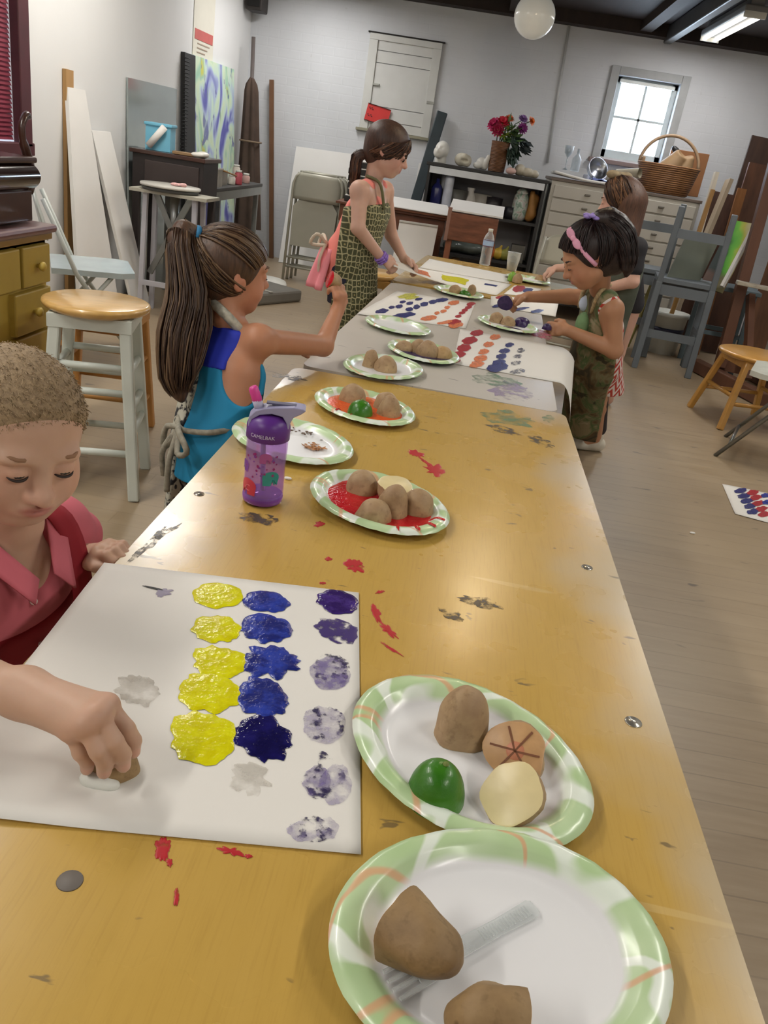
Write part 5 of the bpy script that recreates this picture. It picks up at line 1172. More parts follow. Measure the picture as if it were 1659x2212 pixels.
def lime(label, p, r, h, rz=0, mat=None):
    q = MB(); pr = [(r * math.cos(a) ** .8 if a < 1.55 else 0, h * math.sin(a)) for a in [i * math.pi / 2 / 16 for i in range(17)]]; pr[-1] = (0, h * 1.03); pr.insert(-1, (r * .1, h * 1.0))
    q.lathe(pr, (0, 0, 0), n=36); o = q.build('lime_half', mat or LIME); o.location = p; o.rotation_euler = (.08, -.06, rz)
    c = MB(); c.lathe([(0, -.0005), (r * .97, -.0003), (r, .001)], n=36); c.build('cut_face', M('lime flesh', 'b7c98a', .3, var=.1), o)
    n_ = MB(); n_.lathe([(.0, .0025), (.0022, .002), (.0035, 0)], (.006, .004, h * 1.0), n=10); n_.build('stem_scar', M('lime scar', '6b7a35', .6), o)
    return tag(o, label, 'lime', 'lime halves')
lime('big glossy green lime half on the plate beside the white sheet', PZ(940, 1722, zp1), .030, .044)
# nearest plate (p0)
zp0 = TBL + .013
t_ = rot_to((-.75, -.1, -.35)); potato('big dark potato piece on the nearest plate above the fork', PZ(858, 1995, zp0 + .026), .031, .060, 5, .3, rot_to((-.80, .55, -.15)), .92, PSK2, PFO, bumpy=.16)
potato('dark potato piece at the bottom of the nearest plate', PZ(1112, 2225, zp0 + .024), .031, .052, 7, .0, rot_to((.96, .1, -.15)), .9, PSK2, PFO, bumpy=.16)
q = MB(); T_ = lambda x, y: (x, y)
hp = [(-.004, -.008), (.05, -.007), (.088, -.0085), (.092, -.006), (.092, .006), (.088, .0085), (.05, .007), (-.004, .008)]
head = [(-.004, .008), (-.02, .013), (-.035, .0135), (-.062, .0135), (-.0625, .0105), (-.04, .0095), (-.04, .0055), (-.0635, .005), (-.0635, .0025), (-.04, .0018), (-.04, -.0018), (-.0635, -.0025), (-.0635, -.005), (-.04, -.0055), (-.04, -.0095), (-.0625, -.0105), (-.062, -.0135), (-.035, -.0135), (-.02, -.013), (-.004, -.008)]
pf0, pf1 = PZ(1138, 1972, zp0), PZ(850, 2130, zp0); dv = (pf0 - pf1); an = math.atan2(dv.y, dv.x); ctr = pf1.lerp(pf0, .42)
q.prism(hp, .0022); q.prism(head, .0022)
for i in range(18): q.box((.03 + i * .0031, 0, .0027), (.0012, .010, .0012))
FK = clear_mat('clear fork plastic', 'f2f4f4', .86); o = q.build('plastic_fork', FK); o.location = ctr + Vector((0, 0, .001)); o.rotation_euler = (math.radians(3), 0, an); tag(o, 'clear plastic fork lying across the nearest plate', 'fork')
# red plate (p2)
zr = TBL + .0052
potato('potato half at the back left of the red paint plate', PZ(780, 1062, zr), .031, .042, 11, asp=.95)
potato('potato half turned cut face up on the red paint plate', PZ(854, 1046, zr + .036), .036, .038, 12, .2, rot_to((.08, -.1, 1)), .85)
potato('tallest potato half in the middle of the red paint plate', PZ(846, 1112, zr), .029, .058, 13)
potato('low potato half at the front of the red paint plate', PZ(806, 1122, zr), .031, .038, 14, asp=.9)
potato('potato half at the right end of the red paint plate', PZ(899, 1108, zr), .031, .048, 15)
# orange plate (p4)
potato('potato half at the back left of the orange paint plate', PZ(761, 868, zr), .033, .046, 16)
potato('potato half behind its neighbour on the orange paint plate', PZ(832, 884, zr), .031, .044, 17)
potato('upright potato half at the front of the orange paint plate', PZ(839, 899, zr), .028, .052, 18)
lime('small shiny lime half in the orange paint', PZ(777, 896, zr), .031, .036, 1)
# grey table plates
potato('taller potato half on the plate with two potatoes', PZ(799, 791, zp1), .024, .05, 19); potato('rounder potato half on the plate with two potatoes', PZ(832, 800, zp1), .033, .043, 20)
potato('first potato half from the left in the row on the dark paint plate', PZ(873, 757, zr), .031, .032, 21); potato('second potato half in the row on the dark paint plate', PZ(903, 762, zr), .029, .045, 22)
potato('third and tallest potato half in the row on the dark paint plate', PZ(922, 769, zr), .036, .050, 23); potato('pale last potato half in the row on the dark paint plate', PZ(954, 773, zr), .032, .038, 24, mat=potato_mat('pale potato skin', 'a9875a', 'bd9d6e', '8a6940'))
PPS = paint('purple painted potato', '2a1a4a', .3, '3a2558')
potato('first potato half on the purple paint plate', PZ(1071, 695, zr), .028, .04, 25); potato('middle potato half on the purple paint plate', PZ(1096, 701, zr), .03, .034, 26); potato('purple coated potato half lying on the purple paint plate', PZ(1127, 704, zr), .034, .036, 27, mat=PPS, flesh=PPS)
potato('greenish brown potato half on the yellow smeared plate', PZ(982, 633, zr), .028, .04, 28); potato('upright potato half by the rim of the yellow smeared plate', PZ(1018, 636, zr), .023, .048, 29); lime('flat lime half between the potatoes of the yellow smeared plate', PZ(1004, 637, zr), .03, .02, 2)
potato('potato half on the farthest plate', PZ(1117, 610, zr), .03, .05, 30); lime('yellowish lime half on the farthest plate', PZ(1105, 606, zr), .026, .05, 1, LIME2)
# peelings on p3
PEEL = M('browned peeling', 'a5734a', .6, var=.3, scale=60)
def shred(label, c, n, sp, par_name, mat, seed, L=.012):
    rnd = random.Random(seed); q = MB()
    for i in range(n):
        p = Vector((rnd.gauss(0, sp), rnd.gauss(0, sp * .7), rnd.uniform(.001, .006))); a = rnd.uniform(0, 6.28); d = Vector((math.cos(a), math.sin(a), rnd.uniform(-.3, .4))) * L * rnd.uniform(.5, 1.2); s_ = Vector((-math.sin(a), math.cos(a), 0)) * .004 * rnd.uniform(.5, 1.5)
        q.quad((p - s_ * .2, p + d * .5 - s_, p + d, p + d * .5 + s_))
    o = q.build(par_name, mat, norm=False, solid=.0008); o.location = c; return o
o = shred('', PZ(678, 968, TBL + .0045), 34, .010, 'potato_peelings', PEEL, 4); o['kind'] = 'stuff'; tag(o, 'heap of brown potato peelings on the plate behind the bottle', 'peelings')
o = shred('', PZ(655, 935, TBL + .0045), 22, .03, 'potato_scraps', M('dark scraps', '5e4a3c', .6, var=.3), 9, .006); o['kind'] = 'stuff'; tag(o, 'dark scraps scattered over the plate behind the bottle', 'scraps')
sd = SDF(); p = PZ(622, 1033, TBL + .003); sd.ell(p, (.008, .004, .003)); tag(sd.build('paper_scrap', OFFW, h=.0015), 'tiny white scrap beside the purple drinking bottle', 'scrap')

# ------------------------------------------------------------------ purple drinking bottle
pb = PZ(566, 1082, TBL); t = thing('drinking_bottle', 'purple see-through drinking bottle with lavender spout and pink bite valve', 'bottle', (pb.x, pb.y, TBL + .0005), math.radians(10))
R_ = .0355
def bottle_mat():
    s = NT('purple clear bottle'); v = s.co(); tr = s.n('BsdfTranslucent'); tp = s.n('BsdfTransparent'); tp.inputs['Color'].default_value = lin('ecdcf4'); tr.inputs['Color'].default_value = lin('b58ad0')
    s.set(Base_Color='d2b6e6', Roughness=.08); mx = s.n('MixShader'); mx.inputs['Fac'].default_value = .2; s.l(tp.outputs[0], mx.inputs[1]); s.l(s.b.outputs[0], mx.inputs[2]); s.l(mx.outputs[0], s.t.nodes['Material Output'].inputs['Surface']); return s.m
BMAT = bottle_mat()
q = MB(); q.lathe([(0, .003), (.028, .001), (.034, .004), (R_, .012), (R_, .03), (.0345, .07), (R_, .10), (.0352, .117), (.033, .121), (.0325, .12), (.0335, .1), (.033, .07), (.034, .03), (.033, .012), (.026, .006), (0, .007)], n=48); q.build('body', BMAT, t)
q = MB(); q.lathe([(0, .0005), (.029, .0005), (.0352, .005), (.0358, .014), (.034, .018), (0, .016)], n=40); q.build('base', clear_mat('violet base', '8a4fb5', .35), t)
q = MB(); q.lathe([(0, .119), (.0345, .119), (.0372, .121), (.0372, .142), (.0362, .146), (.033, .154), (.02, .162), (0, .164)], n=48); q.build('cap', M('purple cap plastic', '5b2a86', .4, var=.04), t)
LAV = M('lavender plastic', '9a98b8', .4, var=.04)
q = MB()
top = [(-.034, .140), (-.034, .158), (-.024, .170), (-.008, .176), (.014, .180), (.040, .183), (.056, .182), (.060, .179), (.052, .172), (.040, .165), (.035, .153), (.034, .143), (.030, .143), (.029, .154), (.022, .164), (.004, .167), (-.016, .163), (-.028, .154), (-.030, .140)]
q.prism(top, .034, Matrix.Translation((0, .017, 0)) @ Matrix.Rotation(math.pi / 2, 4, 'X')); o = q.build('spout_handle', LAV, t); md = o.modifiers.new('b', 'BEVEL'); md.width = .0035; md.segments = 3
q = MB(); q.box((.018, 0, .182), (.05, .014, .003), bev=.001); q.build('slot', M('dark lavender', '56546e', .5), t)
q = MB(); q.tube([(-.016, 0, .166), (-.024, 0, .184)], .0085, 14); q.build('valve_stem', M('pale lavender', 'b5b2cc', .4), t)
q = MB(); q.tube([(-.022, 0, .180), (-.0245, 0, .187), (-.031, 0, .203), (-.0325, 0, .206)], [.008, .0088, .0082, .006], 16); q.build('bite_valve', M('pink silicone', 'd23f93', .4, var=.05), t)
q = MB(); q.tube([(0, .01, .012), (-.004, .008, .06), (-.008, .004, .118)], .0045, 10); q.build('straw', clear_mat('violet straw', 'b894d6', .5), t)
def wrap(pts, r, par, name, mat, face=-math.pi / 2):
    """Flat outline (arc length, z) wrapped round the bottle."""
    q = MB(); cx = sum(p[0] for p in pts) / len(pts); cz = sum(p[1] for p in pts) / len(pts)
    def w(x, z): a = face + x / r; return Vector((r * math.cos(a), r * math.sin(a), z))
    rg = [[q.bm.verts.new(w(cx + (x - cx) * f, cz + (z - cz) * f)) for x, z in pts] for f in (.35, .7, 1)]; c = q.bm.verts.new(w(cx, cz)); n = len(pts)
    for k in range(n): q.bm.faces.new((c, rg[0][k], rg[0][(k + 1) % n]))
    for a_, b_ in zip(rg, rg[1:]):
        for k in range(n): q.bm.faces.new((a_[k], a_[(k + 1) % n], b_[(k + 1) % n], b_[k]))
    return q.build(name, mat, par, smooth=True)
def animal(cx, cz, s_, flip=1):
    pr = []
    for i in range(28):
        a = i / 28 * 2 * math.pi; pr.append([math.cos(a) * 1.05, .25 + .8 * math.sin(a) if math.sin(a) > -.25 else (-.75 if (math.cos(a) * 3.2) % 1 > .35 else -.15)])
    return [(cx + flip * x * s_, cz + z * s_) for x, z in pr]
face = math.radians(-100 - 10)
wrap(animal(-.016, .034, .0165), R_ + .0006, t, 'animal_print', M('coral print', 'c93a50', .3, var=.1), face); wrap(animal(.026, .055, .0145, -1), R_ + .0006, t, 'animal_print', M('teal print', '2a8f8c', .3, var=.08), face); wrap(animal(-.03, .07, .0115), R_ + .0006, t, 'animal_print', M('violet print', '7a3f9c', .3), face); wrap(animal(.014, .092, .0105, -1), R_ + .0006, t, 'animal_print', M('rose print', 'a3508c', .3), face)
rnd = random.Random(2)
for i in range(26):
    x, z, r_ = rnd.uniform(-.026, .034), rnd.uniform(.05, .1), rnd.uniform(.0012, .0026)
    wrap([(x + r_ * math.cos(a_), z + r_ * math.sin(a_)) for a_ in [k * math.pi / 4 for k in range(8)]], R_ + .0009, t, 'confetti_print', M('magenta confetti', '8e2a6e', .3) if i % 3 else M('violet print', '7a3f9c'), face)
def lettering(txt, size, par, name, mat, fn):
    cu = bpy.data.curves.new(name, 'FONT'); cu.body = txt; cu.size = size; cu.align_x = 'CENTER'; cu.extrude = size * .01
    ob = bpy.data.objects.new(name, cu); COL.objects.link(ob); bpy.context.view_layer.update()
    me = bpy.data.meshes.new_from_object(ob.evaluated_get(bpy.context.evaluated_depsgraph_get())); bpy.data.objects.remove(ob); bpy.data.curves.remove(cu)
    for v in me.vertices: v.co = fn(v.co)
    return link(name, me, mat, par)
def on_cyl(r, z0, f0): return lambda c: Vector(((r + c.z) * math.cos(f0 + c.x / r), (r + c.z) * math.sin(f0 + c.x / r), z0 + c.y))
lettering('CAMELBAK', .0088, t, 'lettering', M('pale lettering', 'c9c3dd', .4), on_cyl(.0376, .1285, face + .12))
lettering('C', .016, t, 'lettering', M('pale coral lettering', 'e0808a', .4), on_cyl(R_ + .0012, .029, face - .44))

# water bottle and cup on the last table
pw = PZ(1046, 573, TBL); t = thing('water_bottle', 'clear plastic water bottle with a pale blue label on the last table', 'bottle', (pw.x, pw.y, TBL + .001))
wr = .034; pr = [(0, .0), (.028, .0), (wr, .006)]
for i in range(9): pr += [(wr, .012 + i * .011), (wr * .955, .0175 + i * .011)]
pr += [(wr, .115), (wr, .158), (.026, .182), (.014, .2), (.0135, .205), (0, .205)]
q = MB(); q.lathe(pr, n=28); q.build('body', CLEAR, t)
q = MB(); q.lathe([(wr + .0006, .118), (wr + .0006, .155)], n=28); q.build('label', M('pale blue label', '9db6d6', .4, var=.2, scale=25), t)
q = MB(); q.lathe([(wr + .001, .115), (wr + .001, .121)], n=28); q.lathe([(wr + .001, .152), (wr + .001, .156)], n=28); q.build('label_band', M('dark label band', '6c4a5c', .4), t)
q = MB(); q.lathe([(0, .222), (.0145, .222), (.015, .219), (.015, .205), (0, .205)], n=20); q.build('cap', WHITEP, t)
pw = PZ(1104, 585, TBL); q = MB(); q.lathe([(0, .001), (.03, .001), (.0375, .06), (.039, .062), (.042, .11), (.044, .112), (.041, .112), (.037, .063), (.0285, .004), (0, .004)], n=28); o = q.build('plastic_cup', CLEAR); o.location = (pw.x, pw.y, TBL + .001); tag(o, 'clear plastic cup beside the water bottle', 'cup')
# stool seat beside the pink topped girl
t = thing('round_stool', 'honey wooden stool at the left side of the last table beside the pink topped girl', 'stool', (-.50, 4.62, 0), 0); stool(t, .165, .56, .10, .14, HONEY, [(.2, .26)])
# ------------------------------------------------------------------ people
def nrm(v): v = V(v); return v / np.linalg.norm(v)
class Head:
    def __init__(s, c, f, u, size, eye=.145):
        s.c = V(c); s.f = nrm(f); u = V(u); s.u = nrm(u - s.f * (u @ s.f)); s.l = np.cross(s.u, s.f); s.s = size; s.e = eye
        s.B = np.stack([s.f, s.u, s.l], 1)          # columns: forward, up, left
    def p(s, a, b, c=0): return s.c + s.s * (a * s.f + b * s.u + c * s.l)
    def d(s, a, b, c=0): return nrm(a * s.f + b * s.u + c * s.l)
    def ell(s, sd, a, b, c, ra, rb, rc, k=.1, op='+', yaw=0):
        R_ = s.B if not yaw else s.B @ np.array(Matrix.Rotation(yaw, 3, 'Y'))
        sd.ell(s.p(a, b, c), np.array((ra, rb, rc)) * s.s, R_, k * s.s, op)
    def cone(s, sd, a, b, ra, rb, k=.08, op='+'): sd.cone(s.p(*a), s.p(*b), ra * s.s, rb * s.s, k * s.s, op)
    def skin(s, sd, cheek=1.0, cran=.37):
        e = s.e
        s.ell(sd, -.08, .13, 0, .44, .375, cran, .05)
        s.ell(sd, .07, -.13, 0, .305, .345, .295, .12)
        s.cone(sd, (.20, -.36, -.07), (.20, -.36, .07), .115, .115, .1)          # chin and jaw
        s.cone(sd, (.26, -.385, -.02), (.26, -.385, .02), .075, .075, .08)
        for q in (-1, 1):
            s.ell(sd, .20, -.17, q * .175, .135 * cheek, .15 * cheek, .12 * cheek, .1)  # cheeks
            s.cone(sd, (.02, -.27, q * .2), (.16, -.36, q * .1), .1, .09, .1)
            s.ell(sd, .315, .085, q * e, .07, .045, .1, .07)                      # brow
        for q in (-1, 1): s.ell(sd, .415, -.005, q * e, .075, .062, .085, .05, '-')
        for q in (-1, 1): s.ell(sd, .305, -.008, q * e, .082, .064, .078, .02)  # lids over the eyes
        s.cone(sd, (.36, .02, 0), (.435, -.13, 0), .03, .05, .07)                # nose
        s.ell(sd, .445, -.145, 0, .05, .045, .05, .04)
        for q in (-1, 1): s.ell(sd, .40, -.155, q * .05, .045, .036, .036, .035); s.ell(sd, .432, -.18, q * .03, .016, .012, .017, .015, '-')
        s.ell(sd, .335, -.265, 0, .065, .07, .12, .08)                            # mouth mound
        s.ell(sd, .385, -.247, 0, .028, .02, .085, .03); s.ell(sd, .375, -.292, 0, .034, .026, .07, .03)
        s.ell(sd, .42, -.268, 0, .03, .0075, .09, .012, '-')
        s.ell(sd, .40, -.21, 0, .018, .03, .016, .02, '-')
        for q in (-1, 1):                                                           # ears
            s.ell(sd, -.05, -.03, q * .365, .10, .135, .035, .03, yaw=q * .35); s.ell(sd, -.03, -.02, q * .405, .055, .085, .025, .03, '-', yaw=q * .35)
            s.ell(sd, -.02, -.03, q * .375, .03, .04, .02, .02)
    def blobs(s, lip='b5706a', cheek='cf8a78', ca=.35):
        A = lambda a, b, c, ra, rb, rc, col, al, so: (s.p(a, b, c), (ra * s.s, rb * s.s, rc * s.s, s.B), col, al, so)
        o = [A(.24, -.16, q * .2, .2, .15, .14, cheek, ca, .6) for q in (-1, 1)]
        o += [A(.44, -.14, 0, .08, .07, .08, cheek, ca * .8, .6), A(.41, -.268, 0, .07, .045, .10, lip, .85, .3)]
        o += [A(-.04, -.03, q * .39, .11, .14, .07, cheek, ca * 1.4, .5) for q in (-1, 1)]
        o += [A(.33, -.01, q * s.e, .09, .07, .09, cheek, ca * .5, .5) for q in (-1, 1)]
        return o
    def face_parts(s, par, brow='6b4e3a', lash='2a1a14', open_=.0, bw=1.0):
        for q in (-1, 1):
            mb = MB(); pts = []
            for i in range(9):
                t = -1 + 2 * i / 8; pts.append(s.p(.305 + .085 * math.cos(t * .95), -.022 - .012 * (1 - t * t), q * s.e + .073 * math.sin(t * 1.05)))
            mb.tube(pts, [s.s * r for r in (.002, .006, .008, .009, .009, .009, .008, .006, .002)], 6); mb.build('eyelashes', M('lash ' + lash, lash, .6), par)
            if open_:
                mb = MB(); mb.ell(s.p(.322, -.012, q * s.e), np.array((.068, open_, .062)) * s.s, Matrix(s.B.tolist()), 16); mb.build('eye', M('dark eye', '241a16', .12), par)
            mb = MB(); pts = [s.p(.385 - .05 * abs(t) ** 2 + (.0 if abs(t) < .5 else -.02), .09 + .02 * (1 - t * t) + .012 * q * t, q * (s.e + .01) + .085 * t) for t in (-1, -.6, -.2, .2, .6, 1)]
            mb.tube(pts, [s.s * r * bw for r in (.006, .014, .016, .016, .013, .005)], 6); mb.build('eyebrow', M('brow ' + brow, brow, .8), par)
    def cap(s, t=.03, fore=(.34, .28), nape=(-.15, -.45), k=.03, extra=None, cran=.37):
        sd = SDF(); s.ell(sd, -.08, .13, 0, .44 + t, .375 + t, cran + t, .05); s.ell(sd, -.20, -.08, 0, .27 + t, .33 + t, .27 + t, .1)
        if extra: extra(sd)
        a = np.array(fore); b = np.array(nape); dd = a - b; nn = np.array((dd[1], -dd[0])); nn /= np.linalg.norm(nn)
        if nn[0] < 0: nn = -nn
        sd.plane(s.p(*fore), s.d(nn[0], nn[1]), k * s.s); return sd

def hand(sd, w, mcp_dir, back, thumb, L=.085, r=.0075, curl=(.5, .6, .5), spread=.16, k=.004, palm_w=.036, thumb_in=.3):
    """Palm and five fingers: w wrist, mcp_dir towards the knuckles, back = outward normal of the back of the hand, thumb = side of the thumb."""
    w, d, n = V(w), nrm(mcp_dir), V(back); n = nrm(n - d * (n @ d)); t = V(thumb); t = nrm(t - d * (t @ d) - n * (t @ n))
    pl = L * .5
    sd.cone(w, w + d * pl * .9 + t * palm_w * .3, r * 1.75, r * 1.5, .012); sd.cone(w, w + d * pl * .85 - t * palm_w * .33, r * 1.65, r * 1.35, .012); sd.cone(w + d * pl * .8 + t * palm_w * .35, w + d * pl * .75 - t * palm_w * .38, r * 1.35, r * 1.25, .01)
    for i, ln in enumerate((.94, 1.04, .96, .78)):
        o = (.5 - i / 3) * palm_w * 1.08; p = w + d * pl * (1 - .12 * abs(i - 1.2) / 2) + t * o; a = 0; dd = nrm(d + t * spread * (.5 - i / 3))
        prev = p; rr = r * (1.0 if i < 3 else .86); pts = [p - dd * r]
        for ph, cu in zip((.27, .18, .14), curl):
            a += cu + .05 * i; v = dd * math.cos(a) - n * math.sin(a); prev = prev + v * ph * L * ln; pts.append(prev)
        sd.chain(pts, [rr * 1.1, rr * 1.02, rr * .95, rr * .8], k)
    p = w + d * pl * .28 + t * palm_w * .42; m_ = p + (t * .75 + d * .55 - n * thumb_in) * L * .24; q = m_ + (d * .85 + t * .25 - n * (thumb_in + .25)) * L * .2; z_ = q + (d * .95 - t * .05 - n * (thumb_in + .2)) * L * .15
    sd.chain([p - t * r, p, m_, q, z_], [r * 1.4, r * 1.35, r * 1.15, r * 1.0, r * .8], .007)
def limb(sd, a, b, c, ra, rb, rc, k=.012): sd.cone(a, b, ra, rb, k); sd.cone(b, c, rb * .98, rc, k)
def strands(name, par, paths, cols, r=.0022, seed=1, jit=.004, n=0):
    """Locks of hair: thin tapering tubes with their own tint."""
    rnd = random.Random(seed); vs, fs, cs = [], [], []
    for pts in paths:
        pts = [V(p) for p in pts]; rr = r * rnd.uniform(.6, 1.5); c = lin(cols[int(rnd.random() * len(cols)) % len(cols)]); b0 = len(vs); m = len(pts)
        for i, p in enumerate(pts):
            t = nrm(pts[min(i + 1, m - 1)] - pts[max(0, i - 1)]); x = np.cross(t, (.3, .2, .9)); x = nrm(x); y = np.cross(t, x); f = rr * (1 if i < m - 2 else (.7 if i == m - 2 else .15))
            for kx, ky in ((1, 0), (0, 1), (-1, 0), (0, -1)): vs.append(p + (x * kx + y * ky) * f); cs.append(c)
        for i in range(m - 1):
            for q in range(4): a = b0 + i * 4 + q; b = b0 + i * 4 + (q + 1) % 4; fs.append((a, b, b + 4, a + 4))
    me = bpy.data.meshes.new(name); me.from_pydata([tuple(v) for v in vs], [], fs); me.polygons.foreach_set('use_smooth', [True] * len(fs))
    at = me.color_attributes.new('Col', 'FLOAT_COLOR', 'POINT'); at.data.foreach_set('color', np.array(cs, np.float32).ravel())
    return link(name, me, HAIRM, par)
HAIRM = attr_mat('hair strands', .42, 0, .25, .1)
SKIN = attr_mat('skin', .5, .12, .05, .06)
def hair_mat(nm, c1, c2, stretch=(30, 30, 4), rough=.5):
    s = NT(nm); v = s.co(stretch); nz = s.noise(v, 3, 4, .6); s.set(Base_Color=s.ramp(nz, [(.3, c1), (.7, c2)]), Roughness=rough); s.bump(nz, .5, .004); return s.m
def surf_path(h, a, b, t, m=9, lift=0, cran=.37):
    """Points on the inflated cranium from local a to local b."""
    out = []
    for i in range(m):
        f = i / (m - 1); p = np.array(a) * (1 - f) + np.array(b) * f; q = p - np.array((-.08, .10, 0)); q = q / max(1e-6, np.sqrt((q / np.array((.44 + t, .385 + t, cran + t))) @ (q / np.array((.44 + t, .385 + t, cran + t))))); q = q * (1 + lift * math.sin(f * math.pi)); out.append(h.p(*(q + np.array((-.08, .10, 0)))))
    return out
def curve(pts, m=14):
    pts = [V(p) for p in pts]; out = []; n = len(pts)
    for i in range(m):
        f = i / (m - 1) * (n - 1); j = min(int(f), n - 2); t = f - j; p0 = pts[max(j - 1, 0)]; p1 = pts[j]; p2 = pts[j + 1]; p3 = pts[min(j + 2, n - 1)]
        out.append(.5 * (2 * p1 + (p2 - p0) * t + (2 * p0 - 5 * p1 + 4 * p2 - p3) * t * t + (3 * p1 - p0 - 3 * p2 + p3) * t ** 3))
    return out
def tail(guide, rad, n, seed, m=14, flare=1.0):
    """Bundle of paths round a guide curve; rad is a list of radii along it."""
    rnd = random.Random(seed); g = curve(guide, m); out = []
    for _ in range(n):
        a = rnd.uniform(0, 6.283); q = math.sqrt(rnd.random()); end = int(m * rnd.uniform(.86, 1.0)); ph = rnd.uniform(0, 6)
        pts = []
        for i in range(max(4, end)):
            f = i / (m - 1); r = np.interp(f, np.linspace(0, 1, len(rad)), rad); t = nrm(g[min(i + 1, m - 1)] - g[max(i - 1, 0)]); x = nrm(np.cross(t, (0, 1, .1))); y = np.cross(t, x)
            w_ = .12 * math.sin(ph + f * 7); pts.append(g[i] + (x * math.cos(a + w_) + y * math.sin(a + w_)) * r * q)
        out.append(pts)
    return out
def torso(sd, P, C, N, SL, SR, rp, rc, rs, k=.03):
    P, C, N, SL, SR = map(V, (P, C, N, SL, SR)); ax_ = nrm(SL - SR); o1, o2 = rp * .55, rc * .6
    for q in (-1, 1): sd.cone(P + ax_ * q * o1, C + ax_ * q * o2, rp * .82, rc * .8, k)
    sd.cone(P, C, rp * .85, rc * .85, k); sd.cone(SL, SR, rs, rs, k); sd.cone(C, (SL + SR) / 2, rc * .85, rs * 1.2, k)
    for S_ in (SL, SR): sd.cone(C + (S_ - C) * .3, S_, rc * .7, rs, k)
def person(label, loc): return thing('person', label, 'person', loc)
def rel(objs, t):
    t_inv = Matrix.Translation(-t.location)
    for o in objs: o.matrix_parent_inverse = t_inv
def adopt(t):
    for o in list(t.children): o.matrix_parent_inverse = Matrix.Translation(-Vector(t.location))

# ---- boy with the buzz cut, red apron, at the near left
t = person('person with a buzz cut and red apron pressing a potato onto white paper', (-.57, .96, 0))
h = Head((-.509, .904, .806), (.739, -.63, -.268), (.24, -.10, .965), .205, .135)
sd = SDF(); h.skin(sd, 1.12, .375)
Nk = V(-.555, .955, .655); SL = V(-.55, 1.065, .592); SR = V(-.60, .845, .592); C_ = V(-.585, .955, .52); P_ = V(-.60, .96, .36)
sd.cone(h.p(-.12, -.22), Nk, .042, .045, .02); torso(sd, P_, C_, Nk, SL, SR, .085, .082, .042)
Z8 = lambda x, y, z: V(PZ(x / 3.95, 1400 + y / 3.95, z))
W = Z8(215, 385, .664); EL = Z8(-700, 330, .655); 
sd.cone(SR, EL, .036, .031, .02); sd.cone(EL, W + V(-.05, .0, .0), .031, .0255, .015); sd.cone(W + V(-.05, 0, 0), W, .0255, .023, .015)
kn = [Z8(915, 490, .682), Z8(835, 575, .686), Z8(730, 655, .680), Z8(625, 700, .668)]
pi_ = [Z8(1080, 690, .664), Z8(975, 800, .666), Z8(842, 880, .660), Z8(690, 890, .648)]
ti = [Z8(1138, 885, .634), Z8(1052, 1000, .632), Z8(888, 1055, .629), Z8(742, 1030, .622)]
for a in kn: sd.cone(W, a, .0205, .0108, .012)
for i in range(3): sd.cone(kn[i], kn[i + 1], .0095, .0095, .010)
for i in range(4):
    m_ = ti[i] + (pi_[i] - ti[i]) * .45 + V(.003, 0, .002); r_ = (.0079, .0083, .0082, .0074)[i]
    sd.chain([kn[i], pi_[i], m_, ti[i]], [r_ * 1.12, r_ * 1.08, r_, r_ * .86], .0022)
th = [W + V(.02, .012, -.006), Z8(700, 520, .655), Z8(860, 640, .640), Z8(960, 780, .630)]
sd.chain(th, [.016, .0125, .0105, .0088], .006)
# left arm to the table's edge
LW = V(-.475, 1.04, .572)
sd.cone(SL, (-.555, 1.13, .50), .036, .03, .02); sd.cone((-.555, 1.13, .50), LW, .03, .02, .015)
hand(sd, LW, (.62, -.25, .62), (-.6, .1, .75), (-.2, -.95, 0), .078, .0072, (.45, .75, .5), .2)
for q, hp_ in ((1, .05), (-1, -.05)): limb(sd, (-.60 + .0, .96 + hp_, .34), (-.60, .96 + hp_, .2), (-.61, .96 + hp_, .05), .06, .045, .035); sd.cone((-.61, .96 + hp_, .03), (-.52, .95 + hp_, .025), .032, .025, .02)
nails = [(ti[i] + V(.004, -.004, .004), .006, 'd9a592', .6, .4) for i in range(4)]
body = sd.build('body', SKIN, t, .0026, h.blobs('b06a62', 'c98a76', .35) + nails + [(kn[i], .012, 'b87e68', .4, .6) for i in range(4)], 'c49f88')
h.face_parts(t, '8e6a50', '2b1c16', 0.026, .8)
cap = h.cap(.014, (.345, .27), (-.25, -.42), .14, None, .375)
HB = hair_mat('short fair brown hair', '857056', 'a58d6c', (60, 60, 60), .75)
co = cap.build('hair', HB, t, .004)
rnd = random.Random(4); paths = []
vs_ = [np.array(v.co) for v in co.data.vertices]; nn_ = [np.array(v.normal) for v in co.data.vertices]
for i in range(9000):
    j = int(rnd.random() * len(vs_)) % len(vs_); p = vs_[j]; n_ = nn_[j]; lc = (p - h.c) @ h.B / h.s
    if (p - h.p(-.08, .13)) @ n_ < 0 or (lc[0] - .345) * .757 - (lc[1] - .27) * .653 > -.045: continue
    dr = nrm(h.f * .75 - h.u * .15 + n_ * .28 + np.array([rnd.gauss(0, .25) for _ in range(3)])); L_ = rnd.uniform(.0035, .0065); p = p + np.array([rnd.gauss(0, .0012) for _ in range(3)]); paths.append([p, p + dr * L_ * .6, p + (dr - n_ * .25) * L_])
strands('hair_fuzz', t, paths, ['8f7759', 'a68b68', '75603f', 'b79e7a'], .0004, 3)
